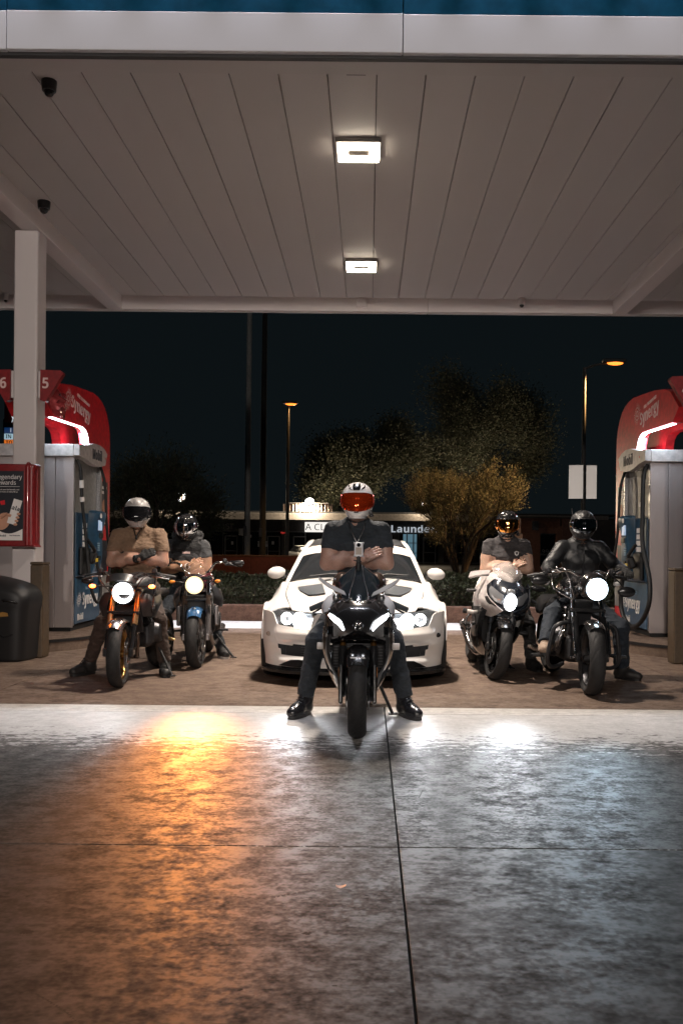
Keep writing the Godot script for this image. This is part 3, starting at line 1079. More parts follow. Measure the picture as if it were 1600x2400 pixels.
# q = -1: left of the lane, +1: right of it
func pump(q: float, at: Vector3, label: String) -> void:
	var t := thing("fuel_pump", label, "fuel pump", at, 0.0, "fuel pumps beside the lane")
	var V := func(a: float, h: float, d: float) -> Vector3: return Vector3(q * a, h, -d)
	var bx := func(b: B, a0: float, a1: float, h0: float, h1: float, t0: float, t1: float, r: float) -> void:
		b.box(Vector3(q * (a0 + a1) * 0.5, (h0 + h1) * 0.5, -(t0 + t1) * 0.5), Vector3(absf(a1 - a0), h1 - h0, t1 - t0), r)
	var side := Basis(Vector3.UP, PI / 2) if q < 0 else Basis(Vector3.UP, -PI / 2)     # lettering on the lane face
	var at_t := func(d: float) -> float: return -d
	var base := B.new()
	bx.call(base, 0.03, 0.97, 0.0, 0.07, 0.02, 1.23, 0.004)
	put(base, "plinth", M.black, t)
	# end panels of perforated metal, in three sheets
	for e in [[0.0, 0.02], [1.23, 1.25]]:
		for k in 3:
			var b := B.new()
			var w: Array = [[0.0, 0.235], [0.24, 0.62], [0.625, 1.0]][k]
			bx.call(b, w[0], w[1], 0.05, 2.27, e[0] - 0.006 * (k % 2), e[1], 0.006)
			put(b, "end_panel", M.perforated, t)
	var core := B.new()
	bx.call(core, 0.06, 0.94, 0.07, 2.3, 0.022, 1.228, 0.0)
	put(core, "pump_cabinet", M.pump_grey, t)
	for a in [0.0, 1.0]:
		var b := B.new()
		var o := -1.0 if a == 0.0 else 1.0
		bx.call(b, a, a - 0.06 * o, 0.07, 2.27, 0.03, 0.075, 0.006)
		put(b, "door_jamb", M.steel_satin, t)
		var b2 := B.new()
		bx.call(b2, a, a - 0.06 * o, 0.07, 2.27, 1.175, 1.222, 0.006)
		put(b2, "door_jamb", M.steel_satin, t)
	# lower blue door with its lettering, console, nozzle boots
	var dr := B.new()
	bx.call(dr, -0.004, 0.06, 0.085, 0.69, 0.085, 1.165, 0.008)
	var door := put(dr, "blue_door", M.pump_blue, t)
	var X := q * -0.008
	words("Synergy", 0.165, Vector3(X, 0.40, -0.72), side, M.print_white, door, true, 0.8)
	words("FUEL TECHNOLOGY", 0.042, Vector3(X, 0.545, -0.74), side, M.print_pale_blue, door, true, 0.9)
	words("Mobil", 0.085, Vector3(X, 0.17, -0.30 if q < 0 else -0.95), side, M.print_white, door, true, 0.8)
	var em := B.new()
	starburst(em, Transform3D(side, Vector3(X, 0.40, -0.24 if q < 0 else -1.12)), 0.10)
	put(em, "printed_emblem", M.print_white, door)
	var cs := B.new()
	bx.call(cs, -0.02, 0.06, 0.70, 1.56, 0.085, 1.165, 0.02)
	put(cs, "boot_panel", M.pump_blue2, t)
	var co := B.new()
	var P := []
	for r in [[0.72, 0.02], [0.78, 0.06], [1.0, 0.10], [1.30, 0.10], [1.44, 0.13], [1.56, 0.15], [1.60, 0.12], [1.615, 0.0]]:
		var row := []
		for j in 9:
			var u := lerpf(-1.0, 1.0, j / 8.0)
			row.append(V.call(-0.02 - r[1] * pow(1.0 - pow(absf(u), 4.0), 0.5), r[0] - (0.02 * u * u if r[0] > 1.5 else 0.0), 0.78 + u * 0.20))
		P.append(row)
	co.grid(B.smooth(P, 2, 2))
	var con := put(co, "console", M.pump_blue, t)
	var sc := B.new()
	sc.box(V.call(-0.142, 1.40, 0.70), Vector3(0.02, 0.14, 0.14), 0.004)
	put(sc, "lit_screen", M.glow_screen, con)
	var kp := B.new()
	for i in 4:
		for j in 3:
			kp.box(V.call(-0.124, 1.15 - 0.03 * i, 0.66 + 0.035 * j), Vector3(0.012, 0.02, 0.025), 0.003)
	put(kp, "keypad", M.print_pale_blue, con)
	var cr_ := B.new()
	cr_.box(V.call(-0.12, 0.95, 0.72), Vector3(0.03, 0.06, 0.10), 0.006)
	put(cr_, "card_reader", M.black_plastic, con)
	cr_ = B.new()
	cr_.box(V.call(-0.125, 1.26, 0.80), Vector3(0.02, 0.07, 0.16), 0.006)
	put(cr_, "receipt_slot", M.black_plastic, con)
	var lg := B.new()
	lg.cyl(V.call(-0.16, 1.53, 0.66), V.call(-0.172, 1.53, 0.66), 0.035, 16)
	put(lg, "round_badge", M.print_white, con)
	var st := B.new()
	for i in 5:
		bx.call(st, -0.026, -0.02, 1.36 - 0.085 * i, 1.425 - 0.085 * i, 0.32, 0.50, 0.0)
	put(st, "price_label", M.print_white, t)
	var st2 := B.new()
	bx.call(st2, -0.026, -0.02, 1.24, 1.5, 1.03, 1.14, 0.0)
	put(st2, "notice", M.print_white, t)
	var bt := B.new()
	bx.call(bt, -0.075, -0.015, 0.72, 1.10, 0.16, 0.52, 0.03)
	put(bt, "nozzle_boot", M.black_plastic, t)
	# nozzle with its hose
	var nz := B.new()
	nz.box(V.call(-0.14, 0.96, 0.36), Vector3(0.10, 0.17, 0.13), 0.035, Basis(Vector3.BACK, 0.35 * q))
	nz.tube([V.call(-0.15, 1.02, 0.36), V.call(-0.19, 1.06, 0.30), V.call(-0.13, 1.20, 0.18)], [0.024, 0.026, 0.022], 10, true, 3)
	var noz := put(nz, "fuel_nozzle", M.black_plastic, t)
	var sp := B.new()
	sp.tube([V.call(-0.13, 1.0, 0.40), V.call(-0.10, 1.10, 0.46), V.call(-0.06, 1.18, 0.50)], 0.011, 8)
	put(sp, "spout", M.steel_satin, noz)
	var tg := B.new()
	tg.box(V.call(-0.19, 0.90, 0.40), Vector3(0.012, 0.10, 0.09), 0.003)
	put(tg, "yellow_tag", M.yellow, noz)
	var hs := B.new()
	if q < 0:
		hs.tube([V.call(0.0, 2.25, 0.12), V.call(-0.05, 2.1, 0.13), V.call(-0.06, 1.7, 0.17), V.call(-0.09, 1.3, 0.22), V.call(-0.16, 0.6, 0.24), V.call(-0.22, 0.36, 0.34), V.call(-0.24, 0.55, 0.42), V.call(-0.2, 0.9, 0.36)], 0.021, 10, true, 6)
	else:
		hs.tube([V.call(0.0, 2.25, 0.12), V.call(-0.06, 2.1, 0.10), V.call(-0.07, 1.6, 0.10), V.call(-0.08, 1.2, 0.05), V.call(-0.05, 0.75, -0.16), V.call(-0.08, 0.42, -0.22), V.call(-0.12, 0.16, 0.06), V.call(-0.16, 0.13, 0.40), V.call(-0.19, 0.35, 0.62), V.call(-0.2, 0.7, 0.55), V.call(-0.16, 0.95, 0.38)], 0.03, 12, true, 6)
	put(hs, "hose", M.rubber, t)
	var cf := B.new()
	cf.tube([V.call(-0.055, 1.98, 0.14), V.call(-0.057, 1.88, 0.15)], 0.03, 12)
	put(cf, "hose_collar", M.print_white, t)
	cf = B.new()
	cf.tube([V.call(-0.06, 1.76, 0.16), V.call(-0.062, 1.70, 0.17)], 0.03, 12)
	put(cf, "hose_collar", M.print_white, t)
	# second hose at the far side of the lane face
	var h2 := B.new()
	h2.tube([V.call(0.0, 2.25, 1.16), V.call(-0.06, 2.0, 1.18), V.call(-0.08, 1.4, 1.22), V.call(-0.12, 0.9, 1.26), V.call(-0.10, 0.6, 1.20)], 0.02, 8, true, 5)
	put(h2, "hose", M.rubber, t)
	# white band round the top with the leaf-shaped valance
	var bd := B.new()
	bx.call(bd, -0.01, 1.0, 2.275, 2.435, -0.045, 1.26, 0.012)
	put(bd, "top_band", M.pump_white, t)
	var leaf := [Vector2(-0.045, 2.29), Vector2(0.20, 2.275), Vector2(0.42, 2.235), Vector2(0.62, 2.215), Vector2(0.85, 2.22), Vector2(1.10, 2.26), Vector2(1.20, 2.43), Vector2(1.05, 2.49), Vector2(0.85, 2.52), Vector2(0.60, 2.515), Vector2(0.3, 2.46), Vector2(-0.045, 2.435)]
	var sm := []
	for i in leaf.size():
		var p0: Vector2 = leaf[i]
		sm.append(p0)
	var lf := B.new()
	# outline lies in (distance along the pump, height)
	var plane := Transform3D(Basis(Vector3(0, 0, -1), Vector3.UP, Vector3(q, 0, 0)), Vector3(q * -0.05, 0, 0))
	lf.prism(sm, 0.075, plane)
	var val := put(lf, "valance", M.pump_white, t)
	words("Mobil", 0.14, Vector3(q * -0.0895, 2.365, -0.72), side, M.print_navy, val, true, 0.85)
	var dt := B.new()
	dt.cyl(V.call(-0.086, 2.36, 1.1 if q < 0 else 0.2), V.call(-0.0905, 2.36, 1.1 if q < 0 else 0.2), 0.014, 10)
	put(dt, "red_dot", M.red, val)
	# the red arch over the pump
	var arch := [Vector2(-0.86, 2.857), Vector2(-0.55, 3.10), Vector2(-0.3, 3.17), Vector2(0.08, 3.22), Vector2(0.6, 3.255), Vector2(1.0, 3.275), Vector2(1.2, 3.26), Vector2(1.4, 3.22), Vector2(1.56, 3.15), Vector2(1.68, 3.05), Vector2(1.77, 2.93), Vector2(1.82, 2.80), Vector2(1.84, 2.65), Vector2(1.84, 0.02), Vector2(1.30, 0.02), Vector2(1.30, 2.26), Vector2(0.79, 2.26), Vector2(0.79, 2.48), Vector2(0.77, 2.58), Vector2(0.72, 2.66), Vector2(0.64, 2.71), Vector2(0.52, 2.735), Vector2(-0.64, 2.70)]
	var ab := B.new()
	ab.prism(arch, 0.12, Transform3D(plane.basis, Vector3(q * 0.12, 0, 0)))
	var ar := put(ab, "red_arch", M.red, t)
	var ab2 := B.new()
	ab2.prism(arch, 0.12, Transform3D(plane.basis, Vector3(q * 0.50, 0, 0)))
	put(ab2, "red_arch", M.red, t)
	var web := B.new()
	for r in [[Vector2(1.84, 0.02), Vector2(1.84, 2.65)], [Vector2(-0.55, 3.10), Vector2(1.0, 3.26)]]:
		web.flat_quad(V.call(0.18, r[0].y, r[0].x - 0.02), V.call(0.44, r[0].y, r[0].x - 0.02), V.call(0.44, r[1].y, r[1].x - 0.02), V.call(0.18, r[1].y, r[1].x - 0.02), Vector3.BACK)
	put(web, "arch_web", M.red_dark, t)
	# lit strip along the inside of the arch
	var strip := B.new()
	var sp2 := [Vector2(-0.62, 2.695), Vector2(0.52, 2.728), Vector2(0.64, 2.703), Vector2(0.715, 2.655), Vector2(0.765, 2.575), Vector2(0.785, 2.48), Vector2(0.785, 2.44)]
	var row0 := []
	var row1 := []
	for p in sp2:
		row0.append(V.call(0.05, p.y - 0.006, p.x - 0.006))
		row1.append(V.call(0.115, p.y - 0.006, p.x - 0.006))
	strip.grid([row0, row1], 0.008)
	put(strip, "light_strip", M.glow_strip, t)
	for q2 in [[0.0, 2.66, -PI / 2, 1.1], [0.70, 2.55, 0.0, 0.35]]:
		var l := AreaLight3D.new()
		l.name = "strip_light"
		l.area_size = Vector2(0.10, q2[3])
		l.light_energy = 1.1
		l.light_color = Color(0.85, 0.93, 1.0)
		l.area_range = 20.0
		l.shadow_enabled = true
		l.position = V.call(0.12, q2[1], q2[0])
		l.rotation.x = q2[2]
		t.add_child(l)
	var tilt := Basis(Vector3.RIGHT, -0.0)
	var tx := q * 0.056
	words("Synergy", 0.165, Vector3(tx, 2.965, -0.46 if q < 0 else -0.27), side * Basis(Vector3.BACK, -0.12 if q < 0 else 0.12), M.print_pink, ar, true, 0.95)
	words("FUEL TECHNOLOGY", 0.042, Vector3(tx, 3.095, -0.56 if q < 0 else -0.24), side * Basis(Vector3.BACK, -0.12 if q < 0 else 0.12), M.print_pink, ar, true, 1.0)
	var e2 := B.new()
	starburst(e2, Transform3D(side, Vector3(tx, 3.02, 0.06 if q < 0 else -0.80)), 0.15)
	put(e2, "printed_emblem", M.print_pink, ar)
	# posters on the leg of the arch
	var ps := B.new()
	bx.call(ps, 0.05, 0.06, 1.42, 2.06, 1.36, 1.70, 0.0)
	var poster := put(ps, "poster", M.poster_navy, t)
	var pw := B.new()
	bx.call(pw, 0.046, 0.05, 1.44, 1.60, 1.36, 1.70, 0.0)
	put(pw, "printed_band", M.print_white, poster)
	for y in [1.88, 1.95]:
		var pl := B.new()
		bx.call(pl, 0.046, 0.05, y, y + 0.04, 1.40, 1.64, 0.0)
		put(pl, "printed_line", M.print_white, poster)
	var pk := B.new()
	pk.ball(V.call(0.05, 1.70, 1.52), Vector3(0.006, 0.10, 0.09), 8, 12)
	put(pk, "printed_hand", M.print_skin, poster)
	var lp := B.new()
	bx.call(lp, 0.05, 0.06, 0.75, 1.20, 1.36, 1.70, 0.0)
	put(lp, "notice", M.poster_navy, t)
	var foot := B.new()
	bx.call(foot, 0.05, 0.064, 0.30, 0.74, 1.31, 1.82, 0.0)
	put(foot, "leg_panel", M.pump_grey, t)
	if q < 0:
		# crumpled torn film at the tip of the arch
		var cr2 := B.new()
		var rng := RandomNumberGenerator.new()
		rng.seed = 5
		var G := []
		for i in 9:
			var row := []
			for j in 9:
				var u := i / 8.0
				var w := j / 8.0
				var d := lerpf(-0.80, -0.18, u) + rng.randf_range(-0.03, 0.03)
				row.append(V.call(0.052 - rng.randf_range(0.0, 0.06) * sin(PI * u) * sin(PI * w) * 2.0, lerpf(2.72 if u > 0.3 else 2.86 - u * 0.4, 3.06, w) + rng.randf_range(-0.02, 0.02), d))
			G.append(row)
		cr2.grid(G)
		put(cr2, "torn_film", M.red_film, t)

func starburst(b: B, xf: Transform3D, r: float) -> void:
	for i in 22:
		var a := TAU * i / 22.0
		var o := Vector3(cos(a), sin(a), 0)
		var s := Vector3(-sin(a), cos(a), 0)
		for k in [[0.50, 0.68, 0.055], [0.74, 0.86, 0.045], [0.9, 1.0, 0.03]]:
			if k[0] > 0.7 and i % 11 > 6: continue
			b.flat_quad(xf * ((o * k[0] - s * k[2]) * r), xf * ((o * k[0] + s * k[2]) * r), xf * ((o * k[1] + s * k[2] * 0.8) * r), xf * ((o * k[1] - s * k[2] * 0.8) * r), xf.basis.z)
	for i in 12:
		var a := TAU * i / 12.0
		var a2 := TAU * (i + 1) / 12.0
		b.flat_quad(xf * (Vector3(cos(a), sin(a), 0) * 0.18 * r), xf * (Vector3(cos(a2), sin(a2), 0) * 0.18 * r), xf * (Vector3(cos(a2), sin(a2), 0) * 0.32 * r), xf * (Vector3(cos(a), sin(a), 0) * 0.32 * r), xf.basis.z)

# ---------------------------------------------------------------- motorcycles: front axle above the origin, the machine faces +z
func wheel(t: Node3D, at: Vector3, R: float, w: float, rim_m: Material, spokes: int, turn := 0.0, disc_r := 0.15, discs := 2) -> void:
	var xf := Transform3D(Basis(Vector3.UP, turn) * Basis(Vector3.BACK, -PI / 2), at)   # lathe axis y -> x
	var h := B.new()
	h.lathe([Vector2(0.0, -w * 0.55), Vector2(0.028, -w * 0.55), Vector2(0.032, -w * 0.5), Vector2(0.032, w * 0.5), Vector2(0.028, w * 0.55), Vector2(0, w * 0.55)], xf, 18)
	var rr := R - w * 0.62
	if spokes > 0:
		for i in spokes:
			var a := TAU * i / spokes
			var d := xf.basis * Vector3(cos(a), 0, sin(a))
			var d2 := xf.basis * Vector3(cos(a + 0.16), 0, sin(a + 0.16))
			h.tube([at + d * 0.025, at + d2 * (rr - 0.005)], [0.016, 0.011], 6)
	else:
		for i in 32:
			var a := TAU * i / 32.0
			var s := 1.0 if i % 2 else -1.0
			var d := xf.basis * Vector3(cos(a), s * w * 0.35 / 0.03, sin(a)) * 0.03
			var d2 := xf.basis * Vector3(cos(a + 0.3 * s), 0, sin(a + 0.3 * s)) * rr
			h.tube([at + d, at + d2], 0.0028, 4)
	var wh := put(h, "wheel", rim_m, t)
	var rm := B.new()
	rm.lathe([Vector2(rr + 0.012, -w * 0.36), Vector2(rr - 0.004, -w * 0.36), Vector2(rr - 0.012, -w * 0.30), Vector2(rr - 0.022, -w * 0.1), Vector2(rr - 0.022, w * 0.1), Vector2(rr - 0.012, w * 0.30), Vector2(rr - 0.004, w * 0.36), Vector2(rr + 0.012, w * 0.36)], xf, 48)
	put(rm, "rim", rim_m, wh)
	var ty := B.new()
	var P := []
	for i in 17:
		var u := lerpf(-1.0, 1.0, i / 16.0)
		var row := PackedVector3Array()
		var r := 0.0
		var y := 0.0
		if absf(u) < 0.75:
			var a := u / 0.75 * 1.35
			y = sin(a) * w * 0.5
			r = R - w * 0.42 * (1.0 - cos(a))
		else:
			var k := (absf(u) - 0.75) / 0.25
			y = signf(u) * lerpf(0.49, 0.33, k) * w
			r = lerpf(R - w * 0.33, rr, k)
		for j in 144:
			var th := TAU * j / 144.0
			var rj := r
			if absf(u) < 0.7 and absf(u) > 0.1:
				var ph := fposmod(j / 9.0 + absf(u) * 1.8 + (0.5 if u > 0 else 0.0), 1.0)
				if ph < 0.16: rj -= 0.005
			row.append(xf * Vector3(rj * cos(th), y, rj * sin(th)))
		P.append(row)
	ty.grid(P, 0.0, true)
	put(ty, "tyre", M.tyre, wh)
	for s in ([-1.0, 1.0] if discs == 2 else [1.0]):
		var d := B.new()
		d.lathe([Vector2(disc_r * 0.72, w * 0.60 * s - 0.002), Vector2(disc_r, w * 0.60 * s - 0.002), Vector2(disc_r, w * 0.60 * s + 0.002), Vector2(disc_r * 0.72, w * 0.60 * s + 0.002), Vector2(disc_r * 0.72, w * 0.60 * s - 0.002)], xf, 36)
		for i in 6:
			var a := TAU * i / 6.0
			d.tube([xf * Vector3(0.03 * cos(a), w * 0.56 * s, 0.03 * sin(a)), xf * Vector3(disc_r * 0.74 * cos(a + 0.2), w * 0.60 * s, disc_r * 0.74 * sin(a + 0.2))], 0.007, 5)
		put(d, "brake_disc", M.steel_satin, wh)

func arc(r: float, a0: float, a1: float, x: float, at: Vector3, n := 9) -> Array:
	var o := []
	for i in n:
		var a := lerpf(a0, a1, i / float(n - 1))
		o.append(at + Vector3(x, sin(a) * r, cos(a) * r))
	return o

func mudguard(t: Node3D, at: Vector3, R: float, w: float, a0: float, a1: float, m: Material, called := "front_mudguard") -> void:
	var P := []
	for i in 13:
		var a := lerpf(a0, a1, i / 12.0)
		var row := []
		for j in 9:
			var u := lerpf(-1.0, 1.0, j / 8.0)
			var e := 1.0 - 0.5 * pow(absf(i / 6.0 - 1.0), 3.0)
			var r := R + 0.022 - w * 0.42 * (1.0 - cos(u * 1.3))
			row.append(at + Vector3(sin(u * 1.3) * (w * 0.5 + 0.014) * lerpf(0.75, 1.0, e), sin(a) * r, cos(a) * r))
		P.append(row)
	var b := B.new()
	b.grid(P, 0.004)
	put(b, called, m, t)

func fork(t: Node3D, at: Vector3, x: float, top: Vector3, up_m: Material, low_m: Material, upside := true, r := 0.027) -> void:
	for s in [-1.0, 1.0]:
		var a := at + Vector3(x * s, 0.02, 0.01)
		var e := top + Vector3(x * s, 0, 0)
		var mid := a.lerp(e, 0.42 if upside else 0.50)
		var b := B.new()
		b.cyl(a, mid + (e - mid) * 0.02, r * (0.72 if upside else 1.12), 16)
		b.box(a + Vector3(0, -0.005, 0), Vector3(0.042, 0.08, 0.055), 0.012)
		var leg := put(b, "fork_leg", low_m, t)
		var b2 := B.new()
		b2.cyl(mid, e, r if upside else r * 0.78, 16)
		put(b2, "fork_tube", up_m, leg)
		var c := B.new()
		c.box(at + Vector3(s * (x - 0.012), 0.085, -0.115), Vector3(0.05, 0.12, 0.06), 0.014, Basis(Vector3.RIGHT, -0.5))
		put(c, "brake_caliper", M.black_gloss2, leg)
	var y := B.new()
	for k in [0.62, 0.97]:
		var c: Vector3 = at.lerp(top, k)
		y.box(c, Vector3(x * 2 + 0.07, 0.035, 0.075), 0.012)
	put(y, "fork_yoke", M.black_gloss2, t)

func engine(t: Node3D, c: Vector3, m: Material, wide := 0.30) -> void:
	var b := B.new()
	b.box(c, Vector3(wide, 0.26, 0.36), 0.05)
	b.box(c + Vector3(0, 0.20, 0.10), Vector3(wide * 0.86, 0.22, 0.20), 0.03, Basis(Vector3.RIGHT, 0.4))
	for i in 7:
		b.box(c + Vector3(0, 0.12 + 0.026 * i, 0.11 + 0.011 * i), Vector3(wide * 0.92, 0.008, 0.23), 0.003, Basis(Vector3.RIGHT, 0.4))
	put(b, "engine", m, t)
	for s in [-1.0, 1.0]:
		var k := B.new()
		k.cyl(c + Vector3(wide * 0.45 * s, 0.0, -0.04), c + Vector3((wide * 0.5 + 0.05) * s, 0.0, -0.04), 0.115, 24, 0.095)
		put(k, "engine_cover", M.dark_steel, t)

func swingarm(t: Node3D, rear: Vector3, pivot: Vector3, x: float) -> void:
	var b := B.new()
	for s in [-1.0, 1.0]:
		b.tube([rear + Vector3(x * s, 0, -0.03), rear.lerp(pivot, 0.5) + Vector3(x * s, 0.02, 0), pivot + Vector3(x * s * 0.7, 0, 0)], [0.026, 0.034, 0.04], 8, true, 4)
	b.cyl(rear + Vector3(-x - 0.03, 0, 0), rear + Vector3(x + 0.03, 0, 0), 0.014)
	put(b, "swingarm", M.dark_steel, t)

func mirror(t: Node3D, from: Vector3, to: Vector3, head: Vector3, turn: float) -> void:
	var b := B.new()
	b.tube([from, from.lerp(to, 0.5) + Vector3(0, 0.02, 0), to], 0.006, 8, true, 4)
	var s := put(b, "mirror", M.black_gloss2, t)
	var h := B.new()
	h.ball(to, head, 8, 14, Basis(Vector3.UP, turn))
	put(h, "mirror_shell", M.black_gloss2, s)

func side_stand(t: Node3D, a: Vector3, e: Vector3) -> void:
	var b := B.new()
	b.tube([a, e], 0.013, 8)
	b.box(e + Vector3(0, 0.006, 0), Vector3(0.07, 0.012, 0.05), 0.004)
	put(b, "side_stand", M.black_plastic, t)

func handlebar(t: Node3D, pts: Array, m: Material, grip: float) -> void:
	var full := []
	for i in range(pts.size() - 1, -1, -1):
		full.append(Vector3(-pts[i].x, pts[i].y, pts[i].z))
	full.append_array(pts)
	var b := B.new()
	b.tube(full, 0.012, 10, true, 4)
	var bar := put(b, "handlebar", m, t)
	for s in [-1.0, 1.0]:
		var e: Vector3 = pts[-1]
		var d: Vector3 = (pts[-1] - pts[-2]).normalized()
		var f := Vector3(s, 1, 1)
		var g := B.new()
		g.cyl((e - d * grip) * f, e * f, 0.018, 12)
		g.cyl(e * f, (e + d * 0.03) * f, 0.016, 12)
		put(g, "grip", M.rubber, bar)
		var l := B.new()
		var r0: Vector3 = (e - d * (grip + 0.02)) * f
		l.box(r0, Vector3(0.05, 0.045, 0.05), 0.012)
		l.tube([r0 + Vector3(0, 0, 0.03), r0 + Vector3(0.03 * s, -0.005, 0.065), (e - d * 0.01) * f + Vector3(0, -0.012, 0.07)], 0.006, 6, true, 3)
		l.box(r0 + Vector3(-0.02 * s, 0.035, 0.03), Vector3(0.045, 0.045, 0.05), 0.012)
		put(l, "brake_lever", M.dark_steel, bar)

func exhaust(t: Node3D, pts: Array, r, m: Material) -> void:
	var b := B.new()
	b.tube(pts, r, 12, true, 6)
	put(b, "exhaust", m, t)

func round_lamp(t: Node3D, c: Vector3, r: float, m: Material, called: String, energy: float, col: Color, aim: Vector3, cone := 42.0) -> MeshInstance3D:
	var f := B.along(c - Vector3(0, 0, 0.10), c)
	var b := B.new()
	b.lathe([Vector2(0, -0.02), Vector2(r * 0.5, -0.015), Vector2(r * 0.92, 0.05), Vector2(r * 1.08, 0.09), Vector2(r * 1.10, 0.115), Vector2(r * 1.0, 0.118), Vector2(r * 0.98, 0.10)], f, 32)
	var sh := put(b, "headlamp", M.black_gloss2, t)
	var e := B.new()
	e.lathe([Vector2(r * 0.84, 0.104), Vector2(r * 0.7, 0.111), Vector2(r * 0.4, 0.118), Vector2(0, 0.121)], f, 32)
	put(e, called, m, sh)
	var cr2 := B.new()
	cr2.lathe([Vector2(r * 0.99, 0.114), Vector2(r * 0.95, 0.106), Vector2(r * 0.82, 0.098)], f, 32)
	put(cr2, "lamp_ring", M.chrome, sh)
	beam(t, c + Vector3(0, 0, 0.05), aim, energy, col, r, cone)
	return sh

func beam(t: Node3D, at: Vector3, aim: Vector3, energy: float, col: Color, size: float, cone := 42.0) -> void:
	var l := SpotLight3D.new()
	l.name = "headlamp_light"
	l.light_energy = energy
	l.light_color = col
	l.light_size = size
	l.spot_angle = cone
	l.spot_angle_attenuation = 0.9
	l.spot_attenuation = 2.0
	l.spot_range = 60.0
	l.shadow_enabled = true
	t.add_child(l, true)
	l.transform = Transform3D(Basis.looking_at(aim.normalized(), Vector3.UP), at)

func indicator(t: Node3D, a: Vector3, e: Vector3, lit: bool) -> void:
	var b := B.new()
	b.tube([a, e], 0.008, 6)
	b.ball(e - Vector3(0, 0, 0.012), Vector3(0.036, 0.022, 0.026), 8, 12)
	var st := put(b, "indicator", M.black_plastic, t)
	var l := B.new()
	l.ball(e + Vector3(0, 0, 0.006), Vector3(0.032, 0.018, 0.018), 8, 12)
	put(l, "indicator_lamp", M.glow_amber if lit else M.amber, st)
	if lit:
		var o := OmniLight3D.new()
		o.name = "indicator_light"
		o.light_energy = 0.05
		o.light_color = Color(1.0, 0.42, 0.08)
		o.light_size = 0.02
		o.omni_range = 20.0
		o.omni_attenuation = 2.0
		o.shadow_enabled = true
		o.position = e + Vector3(0, 0, 0.045)
		t.add_child(o, true)

func bike(label: String, at: Vector3, turn: float, roll: float) -> Node3D:
	var t := thing("motorcycle", label, "motorcycle", at)
	t.basis = Basis(Vector3.UP, turn) * Basis(Vector3.BACK, roll)
	return t

